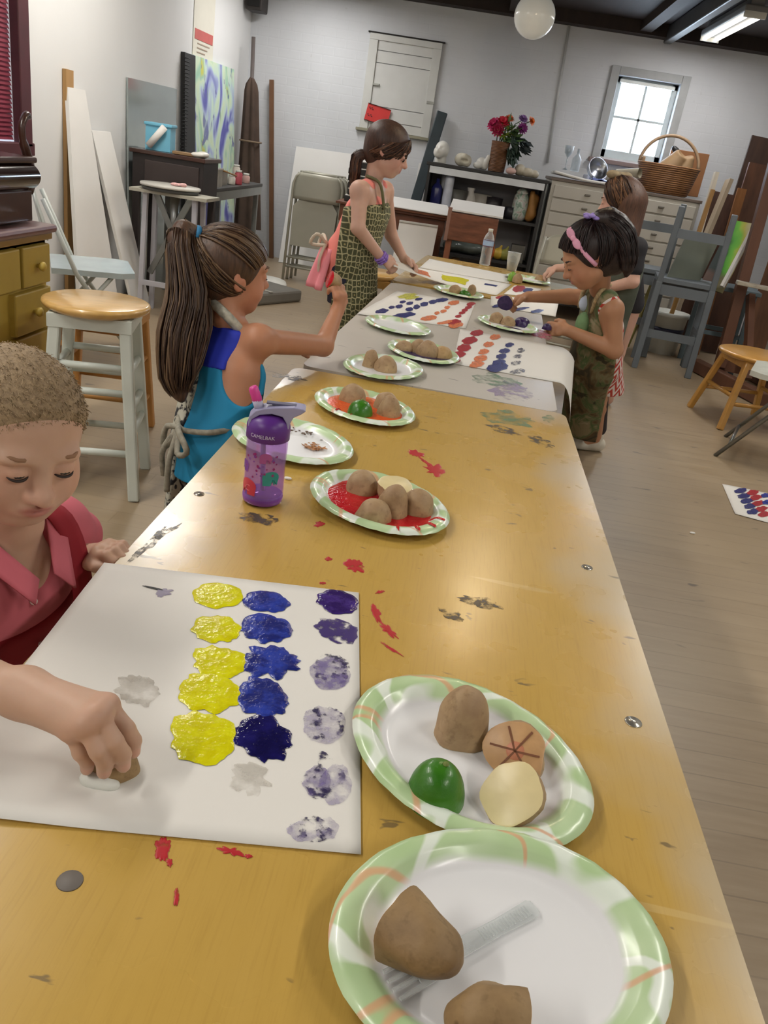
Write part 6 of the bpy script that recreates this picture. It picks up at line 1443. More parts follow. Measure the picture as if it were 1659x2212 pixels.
# pink collared shirt and red apron
PINK = M('salmon pink cotton', 'c0606c', .8, var=.08, scale=12, bump=.25, bscale=30); REDA = M('crimson apron cloth', '8e1524', .8, var=.12, scale=8, bump=.2, bscale=25)
sd = SDF(); torso(sd, P_, C_, Nk, SL, SR, .095, .092, .05); sd.cone(SR, SR + (EL - SR) * .35, .045, .042, .02); sd.cone(SL, V(-.54, 1.12, .56), .046, .042, .02)
sd.cone(h.p(-.1, -.3), Nk + V(.05, -.01, -.045), .045, .05, .015, '-'); sd.cone(Nk + V(.04, -.01, .03), Nk + V(.1, -.02, -.06), .03, .03, .01, '-')
sd.plane((0, 0, .3), (0, 0, -1)); sd.build('shirt', PINK, t, .0045)
fx = nrm(V(.9, -.43, 0)); sx_ = V(.43, .9, 0); sx_ = nrm(sx_)
for q in (1, -1):      # collar leaves
    mb = MB(); b0 = Nk + fx * .045 + V(0, 0, -.005)
    def leaf(u, v, q=q): p = b0 + sx_ * q * (.012 + .055 * (1 - v) * .9 + .02 * u) - fx * (.06 * (1 - v)) + V(0, 0, 1) * (.03 * (1 - v) - .052 * v - .03 * u * (1 - .2 * v)) + fx * .018 * u + fx * .03 * v; return Vector(p)
    mb.grid(leaf, 6, 10); mb.build('collar', PINK, t, solid=.004)
mb = MB(); bp_ = C_ + fx * .098 + V(0, 0, .0) + sx_ * -.005
for dz in (.035, -.03, -.095): mb.ell(C_ + fx * (.1 if dz < .03 else .085) + V(0, 0, dz) + sx_ * .004, (.0055, .0055, .0055), seg=12)
mb.build('shirt_buttons', M('pearl button', 'd8c8c4', .3), t)
sd = SDF(); torso(sd, P_, C_, Nk, SL, SR, .104, .101, .05); sd.plane(C_ + fx * .035, -fx, .004); sd.plane(C_ + V(0, 0, -.005) + fx * .1, nrm(V(0, 0, 1) + fx * .15), .01); sd.plane((0, 0, .16), (0, 0, -1)); sd.cone(P_ + V(0, 0, -.02), P_ + V(0, 0, -.18), .115, .13, .02); sd.plane(P_ - fx * .02, -fx, .004)
ap = sd.build('apron', REDA, t, .0045)
for q in (1, -1):
    mb = MB(); pts = curve([C_ + fx * .098 + sx_ * q * .078 + V(0, 0, -.02), C_ + fx * .07 + sx_ * q * .088 + V(0, 0, .07), Nk + sx_ * q * .062 + fx * .02 + V(0, 0, .0), Nk + sx_ * q * .05 - fx * .035 + V(0, 0, .01)], 12)
    mb.grid(lambda u, v, q=q: Vector(pts[min(11, int(round(v * 11)))] + sx_ * q * (u - .5) * .034 + fx * .006), 4, 12); mb.build('apron_strap', REDA, t, solid=.004)
adopt(t)
# potato piece under the hand
pp = PZ(238, 1662, TBL + .004); potato('potato piece under the hand of the person with the buzz cut', (pp.x, pp.y + .004, pp.z + .0), .0275, .030, 31, .2, None, .85, PSK2, WATER if False else PFL)
sd = SDF(); sd.ell(PZ(195, 1682, TBL + .007), (.010, .006, .006)).ell(PZ(215, 1692, TBL + .005), (.012, .004, .004)).ell(PZ(240, 1694, TBL + .005), (.008, .004, .004)); tag(sd.build('white_paint_blob', M('white paint', 'dfe2ea', .25), h=.0018), 'thick white paint squeezed out beside the pressed potato piece', 'paint')

# ---- girl in the blue top with the long ponytail
t = person('person in a blue racerback top with a long brown ponytail holding up a red potato', (-.60, 2.06, 0))
h = Head((-.589, 2.12, .847), (.776, .61, -.02), (.03, -.05, .99), .215)
sd = SDF(); h.skin(sd)
Nk = V(-.585, 2.07, .735); SL = V(-.66, 2.17, .685); SR = V(-.485, 2.03, .70); C_ = V(-.565, 2.045, .60); P_ = V(-.57, 1.99, .42)
sd.cone(h.p(-.12, -.2), Nk, .038, .038, .02); torso(sd, P_, C_, Nk, SL, SR, .085, .08, .034)
E_ = V(-.355, 2.28, .655); W = V(-.342, 2.395, .74)
sd.cone(SR, E_, .034, .029, .025); sd.cone(E_, W, .029, .019, .012)
hand(sd, W, (.05, .12, .95), (.85, -.5, .1), (-.45, .75, .1), .10, .0085, (.7, 1.0, .7), .1)
sd.cone(SL, (-.60, 2.33, .62), .033, .028, .02); sd.cone((-.60, 2.33, .62), (-.47, 2.40, .625), .028, .02, .012); hand(sd, (-.47, 2.40, .625), (1, .1, -.1), (0, 0, 1), (0, -1, 0), .1, .0085, (.3, .4, .3))
for q in (1, -1): o_ = V(.62, -.78, 0) * .05 * q; limb(sd, P_ + o_ + V(0, 0, -.03), V(-.575, 1.98, .22) + o_, V(-.58, 1.97, .05) + o_, .065, .045, .032); sd.cone(V(-.58, 1.97, .03) + o_, V(-.5, 2.04, .022) + o_, .03, .022, .02)
sd.build('body', SKIN, t, .0045, h.blobs('b9736c', 'd29078', .45), 'b98365')
h.face_parts(t)
HC = hair_mat('brown hair', '38251a', '5a3f2c', (40, 40, 6))
h.cap(.035, (.34, .30), (-.10, -.42), .03).build('hair', HC, t, .0045)
tie = (-.44, .36, .06)
rnd = random.Random(7); paths = []
for i in range(420):
    a = rnd.uniform(-1, 1); 
    if rnd.random() < .55: st = (.35 - .28 * a * a, .31 - .20 * abs(a), .36 * a)
    else: st = (rnd.uniform(-.15, .05), rnd.uniform(-.42, -.1), rnd.choice((-1, 1)) * .36)
    if rnd.random() < .25: st = (rnd.uniform(-.35, -.15), rnd.uniform(-.48, -.35), rnd.uniform(-.3, .3))
    paths.append(surf_path(h, st, (tie[0] + rnd.gauss(0, .02), tie[1] + rnd.gauss(0, .02), tie[2] + rnd.gauss(0, .03)), rnd.uniform(.035, .06), 10, .02))
HCOL = ['3c281c', '503a29', '66503a', '33231a', '6e5640']
strands('hair_locks', t, paths, HCOL, .0022, 5)
T0 = h.p(*tie); g = [T0, T0 + V(-.035, -.03, .0), V(-.665, 1.99, .80), V(-.665, 1.94, .70), V(-.655, 1.915, .60), V(-.635, 1.90, .55)]
strands('ponytail', t, tail(g, [.012, .034, .05, .052, .046, .016], 420, 11, 16), HCOL, .0024, 6)
g2 = [h.p(-.38, -.05, .1), h.p(-.50, -.28, .08), V(-.65, 2.005, .73), V(-.648, 1.955, .64), V(-.640, 1.92, .57)]
strands('loose_hair', t, tail(g2, [.045, .055, .05, .045, .012], 380, 21, 14), HCOL, .0024, 7)
sd = SDF(); sd.chain(curve(g2, 10), [.04, .046, .048, .046, .044, .042, .04, .034, .024, .008], .01); sd.build('loose_hair_core', HC, t, .006)
sd = SDF(); gg = curve(g, 14); rr = np.interp(np.linspace(0, 1, 14), np.linspace(0, 1, 6), [.011, .03, .04, .04, .034, .008])
sd.chain(gg, list(rr), .01); sd.build('ponytail_core', HC, t, .006)
mb = MB(); e1 = nrm(gg[1] - gg[0]); x = nrm(np.cross(e1, (0, 0, 1))); y = np.cross(e1, x); T1_ = gg[0] + e1 * .006
mb.tube([T1_ + (x * math.cos(a) + y * math.sin(a)) * .017 for a in [i * math.pi / 8 for i in range(17)]], .008, 8); mb.build('hair_tie', M('blue hair tie', '1f6f9c', .7), t)
CYAN = M('cyan jersey', '1583b0', .75, var=.1, scale=9, bump=.25, bscale=16); ROYAL = M('royal blue jersey', '1d2fae', .75, var=.08, scale=9)
def zebra():
    s = NT('black and white apron print'); v = s.co((1, 1, 1)); n_ = s.noise(v, 34, 2, .5, 1.2); s.set(Base_Color=s.ramp(n_, [(.44, '26262a'), (.52, 'a9a698')]), Roughness=.85); return s.m
ZEB = zebra()
f3 = V(.78, .62, 0); f3 = nrm(f3); s3 = nrm(V(.62, -.78, 0))       # facing, and towards her right arm
def top_shape(sd, e=0): torso(sd, P_, C_, Nk, SL * .5 + Nk * .5 + V(0, 0, -.025), SR * .5 + Nk * .5 + V(0, 0, -.03), .09 + e, .084 + e, .034 + e)
sd = SDF(); top_shape(sd, .004); sd.cone(P_ + V(0, 0, -.02), P_ + V(0, 0, -.14), .098, .115, .03)
for q in (1, -1): sd.ell(C_ + s3 * q * .118 + V(0, 0, .045), (.062, .062, .10), None, .012, '-')
sd.plane(C_ + V(0, 0, .075), (0, 0, 1), .006); sd.plane((0, 0, .33), (0, 0, -1)); sd.build('tank_top', CYAN, t, .0045)
sd = SDF(); top_shape(sd, .007)
for q in (1, -1): sd.ell(C_ + s3 * q * .112 + V(0, 0, .045), (.05, .05, .085), None, .012, '-')
sd.plane(C_ + V(0, 0, .02) , nrm(V(0, 0, -1) + s3 * .1), .004); sd.plane(Nk + V(0, 0, -.018), (0, 0, 1), .006); sd.plane(C_ + s3 * .07, s3 + f3 * .6, .004); sd.build('yoke', ROYAL, t, .0045)
sd = SDF(); torso(sd, P_, C_, Nk, SL * .4 + Nk * .6 + V(0, 0, -.05), SR * .4 + Nk * .6 + V(0, 0, -.05), .102, .096, .034); sd.cone(P_ + V(0, 0, -.02), P_ + V(0, 0, -.26), .11, .13, .03); sd.plane(P_ - s3 * .035, f3 * .3 + s3 * 1.0, .004); sd.plane((0, 0, .14), (0, 0, -1)); sd.plane(C_ + V(0, 0, .06), (0, 0, 1), .01)
sd.build('apron', ZEB, t, .006)
mb = MB(); mb.tube(curve([Nk + f3 * .06 + s3 * .05 + V(0, 0, -.06), Nk + s3 * .052 + V(0, 0, .0), Nk - f3 * .03 + s3 * .02 + V(0, 0, .03), Nk - f3 * .03 - s3 * .02 + V(0, 0, .03), Nk - s3 * .052 + V(0, 0, 0), Nk + f3 * .06 - s3 * .05 + V(0, 0, -.06)], 20), .013, 8); mb.build('neck_strap', M('pale print strap', 'a9a698', .85, var=.5, scale=60), t)
B0 = P_ - f3 * .105 + V(0, 0, .05) + s3 * .015; TIE = M('striped tie tape', '8d887a', .85, var=.35, scale=70)
mb = MB(); mb.tube(curve([P_ + s3 * .1 + V(0, 0, .07), P_ + s3 * .085 - f3 * .06 + V(0, 0, .06), B0, P_ - s3 * .085 - f3 * .06 + V(0, 0, .06), P_ - s3 * .1 + V(0, 0, .07)], 18), .008, 6); mb.build('apron_tie', TIE, t)
for pts in ([B0, B0 + s3 * .05 - f3 * .02 + V(0, 0, .01), B0 + s3 * .09 - f3 * .01 + V(0, 0, -.03), B0 + s3 * .05 - f3 * .02 + V(0, 0, -.05), B0], [B0, B0 - s3 * .04 - f3 * .02 + V(0, 0, -.01), B0 - s3 * .06 - f3 * .02 + V(0, 0, -.07), B0 - s3 * .02 - f3 * .02 + V(0, 0, -.05), B0], [B0, B0 + s3 * .02 - f3 * .03 + V(0, 0, -.08), B0 + s3 * .01 - f3 * .03 + V(0, 0, -.17)], [B0, B0 - s3 * .03 - f3 * .03 + V(0, 0, -.07), B0 - s3 * .05 - f3 * .02 + V(0, 0, -.15)]):
    mb = MB(); mb.tube(curve(pts, 14), .008, 6); mb.build('apron_bow', TIE, t)
adopt(t)
o = potato('red dipped potato piece held up in the hand of the person in the blue top', (-.378, 2.41, .822), .026, .04, 33, 0, rot_to((-.8, -.45, .3)), .9, PSK, RED)

# ---- girl in the coral tank top
t = person('person in a coral pink tank top and patterned apron lifting a painted sheet', (-.52, 4.05, 0))
h = Head((-.435, 4.069, 1.184), (.951, .05, -.30), (.30, .0, .955), .225)
sd = SDF(); h.skin(sd, .95)
Nk = V(-.485, 4.06, 1.055); SL = V(-.44, 4.19, 1.00); SR = V(-.525, 3.93, .995); C_ = V(-.50, 4.06, .90); P_ = V(-.55, 4.05, .68)
sd.cone(h.p(-.14, -.2), Nk, .042, .042, .02); torso(sd, P_, C_, Nk, SL, SR, .098, .09, .038)
E_ = V(-.505, 3.87, .84); W = V(-.385, 3.97, .712); sd.cone(SR, E_, .04, .032, .025); sd.cone(E_, W, .032, .022, .012)
hand(sd, W, (.7, .15, -.35), (.2, -.8, .6), (.2, .55, .6), .115, .0098, (.55, .8, .6), .1)
E2 = V(-.385, 4.25, .80); W2 = V(-.30, 4.21, .70); sd.cone(SL, E2, .038, .031, .02); sd.cone(E2, W2, .031, .021, .012); hand(sd, W2, (.8, -.2, -.3), (.3, .5, .7), (.1, -.7, .5), .115, .0098, (.4, .6, .5), .1)
for q in (1, -1): limb(sd, P_ + V(0, .06 * q, -.05), V(-.55, 4.05 + .065 * q, .35), V(-.58, 4.05 + .065 * q, .07), .078, .05, .036); sd.cone(V(-.58, 4.05 + .065 * q, .035), V(-.45, 4.06 + .065 * q, .025), .033, .025, .02)
sd.build('body', SKIN, t, .005, h.blobs('b8706c', 'd08c80', .4), 'cda592')
h.face_parts(t, '4a3024')
HC2 = hair_mat('dark brown hair', '33201a', '4e3428', (40, 40, 8))
h.cap(.03, (.34, .36), (-.2, -.44), .06).build('hair', HC2, t, .005)
rnd = random.Random(9); paths = []; tie = (-.42, -.30, -.05)
for i in range(440):
    a = rnd.uniform(-1, 1); st = (.34 - .34 * a * a, .37 - .22 * abs(a), .36 * a) if rnd.random() < .7 else (rnd.uniform(-.2, .0), rnd.uniform(-.2, .0), rnd.choice((-1, 1)) * .38)
    paths.append(surf_path(h, st, (tie[0] + rnd.gauss(0, .02), tie[1] + rnd.gauss(0, .03), tie[2] + rnd.gauss(0, .04)), rnd.uniform(.03, .055), 10, .03))
HC2L = ['2f1d17', '41291f', '5c3e2d', '251611', '7a5642']; strands('hair_locks', t, paths, HC2L, .0024, 5)
T0 = h.p(*tie); g = [T0, T0 + V(-.03, .0, -.02), V(-.575, 4.05, 1.05), V(-.585, 4.07, .98)]
strands('ponytail', t, tail(g, [.02, .03, .026, .008], 160, 3, 10), HC2L, .0028, 6); sd = SDF(); sd.chain(curve(g, 8), [.018, .022, .025, .025, .024, .02, .014, .006], .01); sd.build('ponytail_core', HC2, t, .006)
CORAL = M('coral jersey', 'f08a80', .7, var=.08, scale=10, bump=.3, bscale=14); CORAL2 = M('coral pink jersey', 'ee8f98', .7, var=.08, scale=10, bump=.3, bscale=14)
sd = SDF(); torso(sd, P_, C_, Nk, SL * .55 + Nk * .45 + V(0, 0, -.01), SR * .55 + Nk * .45 + V(0, 0, -.01), .105, .097, .03); sd.cone(P_ + V(-.01, 0, .02), P_ + V(-.03, 0, -.10), .11, .125, .03)
for S_ in (SL, SR): sd.ell(S_ + (S_ - Nk) * .1 + V(0, 0, -.05), (.06, .055, .085), None, .01, '-')
sd.cone(Nk + V(.03, 0, .03), Nk + V(.1, 0, -.07), .045, .055, .01, '-'); sd.plane((0, 0, .585), (0, 0, -1)); sd.build('tank_top', CORAL, t, .005)
mb = MB(); mb.grid(lambda u, v: Vector((-.56 - (.125 + .06 * v + .012 * math.sin(u * 26)) * math.cos((u - .5) * 2.2), 4.05 + (.125 + .05 * v + .012 * math.sin(u * 26)) * math.sin((u - .5) * 2.2), .72 - .19 * v)), 40, 10); mb.build('peplum', CORAL2, t, solid=.006)
def apron_print():
    s = NT('olive and cream tile print'); v = s.co((1, 1, 1)); tc = s.n('TexCoord'); sep = s.n('SeparateXYZ'); cb = s.n('CombineXYZ'); s.l(tc.outputs['Object'], sep.inputs[0]); s.l(s.math('ADD', sep.outputs['Y'], sep.outputs['X']), cb.inputs['X']); s.l(sep.outputs['Z'], cb.inputs['Y'])
    vo = s.n('TexVoronoi', feature='DISTANCE_TO_EDGE'); vo.inputs['Scale'].default_value = 36; vo.inputs['Randomness'].default_value = .4; s.l(cb.outputs[0], vo.inputs['Vector'])
    v2 = s.n('TexVoronoi'); v2.inputs['Scale'].default_value = 36; v2.inputs['Randomness'].default_value = .4; s.l(cb.outputs[0], v2.inputs['Vector'])
    c = s.ramp(vo.outputs['Distance'], [(.05, 'b5ae86'), (.12, '4b4d33')]); c = s.mix(s.ramp(v2.outputs['Distance'], [(.12, .9), (.2, 0)]), c, 'a79b6a'); s.set(Base_Color=c, Roughness=.85); return s.m
sd = SDF(); torso(sd, P_, C_, Nk, SL * .3 + C_ * .7, SR * .3 + C_ * .7, .118, .112, .05); sd.cone(P_ + V(0, 0, .02), V(-.53, 4.05, .30), .135, .165, .04); sd.plane(P_ + V(-.045, 0, 0), (-1, 0, .0), .004); sd.plane(C_ + V(0, 0, .035), (-.2, 0, 1), .006); sd.plane((0, 0, .27), (0, 0, -1)); sd.build('apron', apron_print(), t, .007)
for q, S_ in ((1, SL), (-1, SR)):
    mb = MB(); mb.tube(curve([C_ + V(.088, .05 * q, .028), Nk + V(.04, .062 * q, -.02), Nk + V(-.03, .05 * q, .005)], 10), .007, 6); mb.build('apron_strap', M('olive strap', '6b6a48', .85), t)
for pts in ([(-.66, 3.97, .74), (-.70, 3.93, .78), (-.73, 3.95, .73), (-.66, 3.97, .73)], [(-.66, 3.98, .74), (-.69, 4.04, .77), (-.71, 4.06, .72), (-.66, 3.98, .73)], [(-.66, 3.97, .74), (-.68, 3.96, .67), (-.68, 3.97, .60)]):
    mb = MB(); mb.tube(curve(pts, 12), .008, 6); mb.build('apron_bow', M('cream tape', 'cfc2ae', .85), t)
mb = MB(); dW = nrm(W - E_); x = nrm(np.cross(dW, (0, 0, 1))); y = np.cross(dW, x); rnd = random.Random(1)
for kx in range(3): mb.tube([W - dW * (.018 - .012 * kx) + (x * math.cos(a) + y * math.sin(a)) * (.027 + .002 * math.sin(a * 5 + kx)) for a in [i * math.pi / 12 for i in range(25)]], .006, 6)
mb.build('bracelet', M('lilac loom bracelet', '8d6cc4', .5, var=.3, scale=90), t)
sd = SDF()
for q in (1, -1): sd.cone(P_ + V(0, .06 * q, -.04), V(-.55, 4.05 + .065 * q, .47), .088, .075, .02)
sd.plane((0, 0, .47), (0, 0, -1)); sd.build('shorts', M('dark navy shorts', '24253a', .8), t, .007)
adopt(t)

# ---- dark haired girl in the camouflage apron
t = person('person with dark hair, pink bow headband and camouflage apron holding a purple potato', (.70, 3.75, 0))
h = Head((.476, 3.388, .922), (-.808, -.105, -.58), (-.542, -.10, .83), .235)
sd = SDF(); h.skin(sd, 1.05)
Nk = V(.565, 3.46, .80); SL = V(.625, 3.40, .735); SR = V(.56, 3.63, .735); C_ = V(.62, 3.54, .64); P_ = V(.66, 3.62, .47)
sd.cone(h.p(-.16, -.2), Nk, .042, .042, .025); torso(sd, P_, C_, Nk, SL, SR, .092, .085, .036)
E_ = V(.675, 3.40, .575); W = V(.475, 3.40, .622); sd.cone(SL, E_, .041, .035, .025); sd.cone(E_, W, .035, .024, .012)
hand(sd, W, (-.95, .1, -.05), (.1, -.85, .3), (-.2, .2, .95), .105, .0092, (.35, .5, .4), .16)
E2 = V(.47, 3.64, .725); W2 = V(.30, 3.61, .70); sd.cone(SR, E2, .039, .032, .02); sd.cone(E2, W2, .032, .023, .012); hand(sd, W2, (-.9, -.05, -.3), (-.1, .2, .9), (-.2, -.9, .0), .105, .0092, (.6, .7, .6), .12)
for q in (1, -1): o_ = V(.25, -.95, 0) * .05 * q; limb(sd, P_ + o_ + V(0, 0, -.05), V(.71, 3.74, .25) + o_, V(.76, 3.86, .07) + o_, .058, .044, .034); sd.cone(V(.77, 3.87, .05) + o_, V(.70, 3.86, .035) + o_, .03, .026, .02)
sd.build('body', SKIN, t, .005, h.blobs('a5605a', 'bd7a64', .35), 'b58565')
h.face_parts(t, '2b1a14')
HD = hair_mat('black brown hair', '1c1212', '2f1f1c', (40, 40, 8), .38)
def bulk(sd): h.ell(sd, -.32, .1, 0, .3, .34, .36, .1); h.ell(sd, -.36, -.22, 0, .18, .3, .3, .1)
h.cap(.05, (.30, .34), (-.02, -.42), .04, bulk).build('hair', HD, t, .005)
HDL = ['1a1010', '261817', '33221e', '150c0c']; rnd = random.Random(12); paths = []; tie = (-.28, .50, .08)
for i in range(330):
    a = rnd.uniform(-1, 1); st = (.32 - .26 * a * a, .34 - .2 * abs(a), .37 * a) if rnd.random() < .6 else (rnd.uniform(-.5, .0), rnd.uniform(-.3, .0), rnd.choice((-1, 1)) * .4)
    paths.append(surf_path(h, st, (tie[0] + rnd.gauss(0, .04), tie[1], tie[2] + rnd.gauss(0, .05)), rnd.uniform(.055, .085), 10, .03))
strands('hair_locks', t, paths, HDL, .0026, 5)
g = [h.p(-.28, .48, .05), h.p(-.5, .42, .1), h.p(-.62, .1, .2), h.p(-.55, -.25, .3), h.p(-.42, -.5, .3)]
strands('ponytail', t, tail(g, [.02, .045, .05, .04, .015], 200, 13, 12), HDL, .0032, 6); sd = SDF(); sd.chain(curve(g, 9), [.02, .035, .042, .045, .045, .04, .034, .024, .012], .01); sd.build('ponytail_core', HD, t, .007)
band = [surf_path(h, (-.0, -.1, .42), (.12, .62, 0), .075, 8), surf_path(h, (.12, .62, 0), (-.0, -.1, -.42), .075, 8)]
PB = M('pale pink band', 'e3a3bd', .6, var=.08); mb = MB(); bpts = band[0] + band[1][1:]; mb.tube(bpts, .0085, 8); mb.build('headband', PB, t)
bw = V(bpts[4]); bd = nrm(V(bpts[5]) - V(bpts[3])); bn = nrm(bw - h.p(-.08, .1)); mb = MB()
for q in (1, -1): mb.ell(bw + bd * q * .026 + bn * .008, (.026, .015, .011), Matrix(np.stack([bd, np.cross(bn, bd), bn], 1).tolist()), 14)
mb.ell(bw + bn * .012, .011, None, 12); mb.build('bow', PB, t)
mb = MB(); fp = h.p(-.27, .56, .08); rnd = random.Random(4)
for i in range(7): mb.ell(fp + V(.022 * math.cos(i * .9), .022 * math.sin(i * .9), .006 * (i % 2)), (.016, .016, .008), None, 10)
mb.ell(fp + V(0, 0, .008), .01, None, 10); mb.build('flower_clip', M('lilac clip', 'a08cd8', .5), t)
def camo():
    s = NT('camouflage print'); v = s.co((1, 1, .8)); a = s.noise(v, 11, 3, .55, .8); b = s.noise(s.co((1, 1, .8), loc=(4, 2, 1)), 16, 3, .5, .8)
    c = s.ramp(a, [(.36, '3a3320'), (.44, '5c4a2c'), (.5, '6f6648'), (.56, '4d6138'), (.64, '877a5a')]); c = s.mix(s.ramp(b, [(.62, 0), (.66, .85)]), c, '2d2a1a'); c = s.mix(s.ramp(b, [(.3, .8), (.36, 0)]), c, '9a8e72'); s.set(Base_Color=c, Roughness=.85); return s.m
CAMO = camo()
ff = nrm(V(-.93, -.36, 0)); ss = nrm(V(.36, -.93, 0))     # facing, and towards her left arm
def chevron():
    s = NT('red chevron cotton'); tc = s.n('TexCoord'); sep = s.n('SeparateXYZ'); s.l(tc.outputs['Object'], sep.inputs[0]); q = s.math('PINGPONG', s.math('MULTIPLY', s.math('ADD', sep.outputs['X'], sep.outputs['Y']), 24), 1); f = s.math('FRACT', s.math('ADD', s.math('MULTIPLY', sep.outputs['Z'], 24), q))
    s.set(Base_Color=s.ramp(f, [(.48, 'd8cdc6'), (.52, 'b0392c')]), Roughness=.85); return s.m
sd = SDF(); torso(sd, P_, C_, Nk, SL * .75 + Nk * .25, SR * .75 + Nk * .25, .098, .092, .038); sd.cone(P_, V(.71, 3.73, .33), .105, .12, .03)
for S_ in (SL, SR): sd.ell(S_ + (S_ - Nk) * .25 + V(0, 0, -.035), (.055, .055, .07), None, .01, '-')
sd.cone(Nk + ff * .02 + V(0, 0, .04), Nk + ff * .07 + V(0, 0, -.05), .045, .04, .01, '-'); sd.plane((0, 0, .33), (0, 0, -1)); sd.build('shirt', chevron(), t, .0055)
sd = SDF(); torso(sd, P_, C_, Nk, SL * .6 + Nk * .4, SR * .6 + Nk * .4, .106, .10, .04); sd.cone(P_ + V(0, 0, .02), V(.735, 3.82, .11), .125, .135, .04)
for S_ in (SL, SR): sd.ell(S_ + (S_ - Nk) * .25 + V(0, 0, -.035), (.055, .055, .075), None, .01, '-')
sd.cone(Nk + ff * .02 + V(0, 0, .05), Nk + ff * .09 + V(0, 0, -.06), .048, .05, .01, '-'); sd.plane(C_ - ff * .02, -ff + V(0, 0, .30), .004); sd.plane((0, 0, .085), (0, 0, -1)); sd.build('apron', CAMO, t, .006)
sd = SDF(); sd.ell(C_ + ff * .098 + V(0, 0, .005) + ss * .02, (.03, .045, .05)); sd.build('green_print', M('soft green print', '6f8f63', .85, var=.3, scale=20), t, .006)
mb = MB(); mb.tube(curve([C_ + ff * .09 + ss * .055 + V(0, 0, .06), Nk + ss * .055 + ff * .03 + V(0, 0, -.01), Nk - ff * .04 + V(0, 0, .02), Nk - ss * .055 + ff * .03 + V(0, 0, -.01), C_ + ff * .09 - ss * .055 + V(0, 0, .06)], 18), .009, 6); mb.build('apron_strap', M('beaded tan strap', 'a8926c', .8, var=.4, scale=80), t)
mb = MB(); mb.ell(C_ + ff * .088 + V(0, 0, .085) - ss * .01, (.03, .03, .035), None, 12); mb.build('collar_front', M('pale blue collar', 'b9c4d8', .8), t)
for q in (1, -1):
    o_ = V(.25, -.95, 0) * .05 * q; sd = SDF(); sd.cone(V(.79, 3.885, .035) + o_, V(.675, 3.855, .03) + o_, .036, .03, .02); sd.cone(V(.765, 3.865, .05) + o_, V(.765, 3.865, .085) + o_, .036, .038, .015); sd.plane((0, 0, .004), (0, 0, -1)); sd.build('shoe', M('white canvas shoe', 'cfc9ba', .7, var=.08), t, .005)
    sd = SDF(); sd.cone(P_ + o_ + V(0, 0, -.06), V(.765, 3.865, .12) + o_, .05, .042, .02); sd.build('leggings', M('dark leggings', '2a2022', .85), t, .007)
adopt(t)
o = potato('purple dipped potato in the raised hand of the dark haired person', (.205, 3.565, .665), .034, .045, 35, 0, rot_to((-.3, -.9, -.15)), .95, PSK, PPS)
o = potato('small potato piece in the other hand of the dark haired person', (.385, 3.41, .612), .02, .024, 36, 0, None, .95, PPS, PPS)

# ---- girl in the black T-shirt
t = person('person in a black T-shirt with long loose brown hair by the far tables', (.88, 4.8, 0))
h = Head((.75, 4.70, 1.118), (-.93, .20, -.30), (-.28, .05, .955), .215)
sd = SDF(); h.skin(sd)
Nk = V(.815, 4.70, .965); SL = V(.885, 4.58, .905); SR = V(.80, 4.83, .895); C_ = V(.86, 4.72, .80); P_ = V(.93, 4.78, .60)
sd.cone(h.p(-.15, -.2), Nk, .042, .042, .02); torso(sd, P_, C_, Nk, SL, SR, .095, .09, .037)
E_ = V(.905, 4.55, .735); W = V(.76, 4.66, .655); sd.cone(SL, E_, .039, .033, .02); sd.cone(E_, W, .033, .023, .012); hand(sd, W, (-.9, .2, -.1), (0, 0, 1), (0, .9, 0), .11, .0095, (.3, .4, .3))
E2 = V(.70, 4.90, .74); W2 = V(.54, 4.96, .70); sd.cone(SR, E2, .038, .032, .02); sd.cone(E2, W2, .032, .022, .012); hand(sd, W2, (-.85, .05, -.4), (-.1, -.1, .9), (0, -1, 0), .11, .0095, (.6, .6, .5), .14)
for q in (1, -1): o_ = V(.3, -.9, 0) * .055 * q; limb(sd, P_ + o_ + V(0, 0, -.05), V(.94, 4.80, .32) + o_, V(.96, 4.82, .07) + o_, .075, .05, .036); sd.cone(V(.97, 4.83, .035) + o_, V(.86, 4.84, .025) + o_, .033, .025, .02)
sd.build('body', SKIN, t, .0055, h.blobs('b8706c', 'd3958a', .4), 'd0a795')
h.face_parts(t, '5a4030')
HE = hair_mat('mid brown hair', '40291f', '634433', (40, 40, 6))
def bulk2(sd): h.ell(sd, -.30, -.02, 0, .28, .42, .38, .1); sd.cone(h.p(-.3, -.1, 0), V(.845, 4.70, .93), .085, .06, .03); sd.cone(h.p(-.2, -.1, .22), V(.845, 4.62, .92), .05, .04, .03)
h.cap(.05, (.28, .36), (.06, -.5), .04, bulk2).build('hair', HE, t, .006)
HEL = ['3a251b', '513525', '6a4a34', '7d5a3e', '2e1c15']; rnd = random.Random(15); paths = []
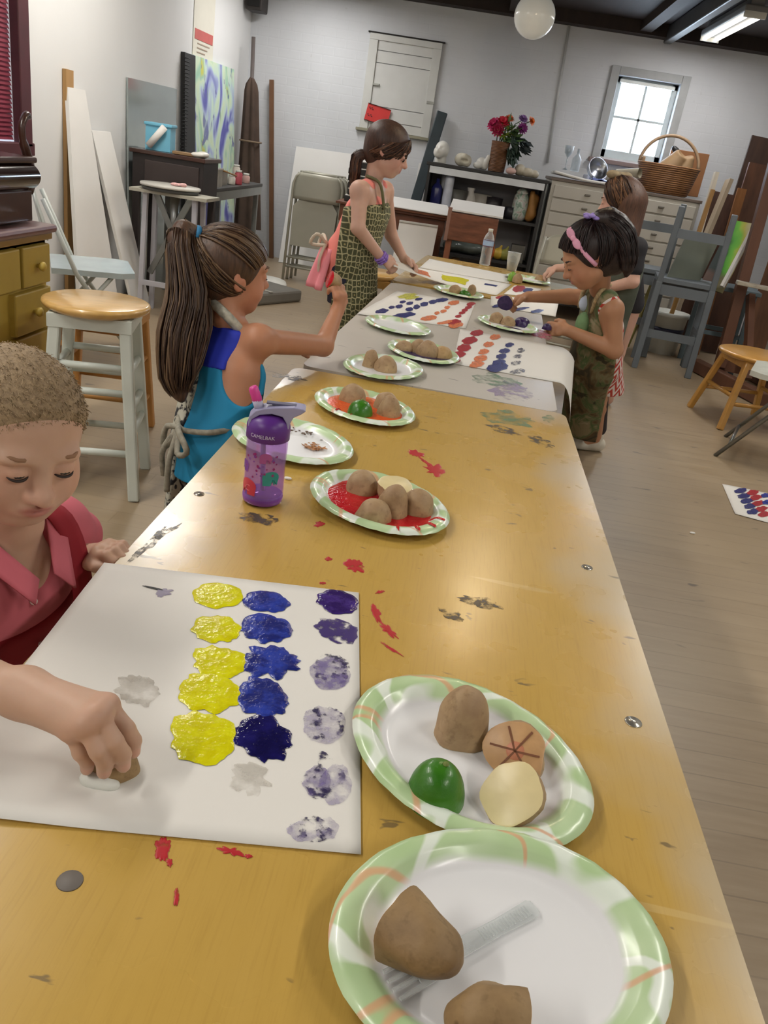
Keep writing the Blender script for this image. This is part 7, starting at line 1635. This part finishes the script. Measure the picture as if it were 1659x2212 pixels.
for i in range(320):
    a = rnd.uniform(-1, 1); st = (rnd.uniform(-.1, .2), .5, .25 * a); e = (rnd.uniform(-.35, .02), -.3, (.4 if a > 0 else -.4) * rnd.uniform(.5, 1)); p = surf_path(h, st, e, rnd.uniform(.055, .09), 8, .02); l_ = p[-1]
    b = V(.845 + rnd.uniform(-.06, .05), 4.70 + (-.08 if a > 0 else .05) * rnd.uniform(.3, 1.3), rnd.uniform(.90, .95)); p += [l_ * .6 + b * .4 + V(.005, 0, 0), b]; paths.append(p)
strands('hair_locks', t, paths, HEL, .0030, 5)
sd = SDF(); bp0 = h.p(-.05, .56, 0); sd.ell(bp0 + V(-.035, -.01, 0), (.036, .026, .022)).ell(bp0 + V(.035, .01, .0), (.036, .026, .022)).ell(bp0, (.018, .018, .018)); sd.build('hair_bow', M('khaki hair bow', '8e8068', .8, var=.3, scale=40), t, .005)
TEE = M('black cotton', '26252a', .85, var=.1); sd = SDF(); torso(sd, P_, C_, Nk, SL, SR, .103, .098, .045); sd.cone(SL, SL + (E_ - SL) * .62, .05, .046, .02); sd.cone(SR, SR + (E2 - SR) * .55, .05, .045, .02); sd.cone(Nk + V(-.01, 0, .05), Nk + V(-.02, 0, -.01), .055, .05, .01, '-'); sd.plane((0, 0, .56), (0, 0, -1)); sd.build('t_shirt', TEE, t, .006)
mb = MB(); mb.tube(curve([C_ + V(-.1, -.03, .03), Nk + V(-.01, -.065, -.025), Nk + V(.05, 0, .0), Nk + V(-.02, .06, -.02), C_ + V(-.1, .05, .03)], 18), .007, 6); mb.build('apron_strap', M('tan tape', 'b59a72', .8), t)
sd = SDF(); torso(sd, P_, C_, Nk, SL * .4 + C_ * .6, SR * .4 + C_ * .6, .113, .108, .05); sd.cone(P_, V(.94, 4.80, .25), .125, .15, .03); sd.plane(P_ + V(.03, 0, 0), (1, 0, 0), .004); sd.plane(C_ + V(0, 0, .05), (.2, 0, 1), .006); sd.plane((0, 0, .24), (0, 0, -1)); sd.build('apron', M('grey green apron', '5b6358', .85, var=.2, scale=12), t, .007)
adopt(t)
o = potato('potato half under the fingers of the person in the black T-shirt', (.455, 4.965, TBL + .018), .028, .03, 37)
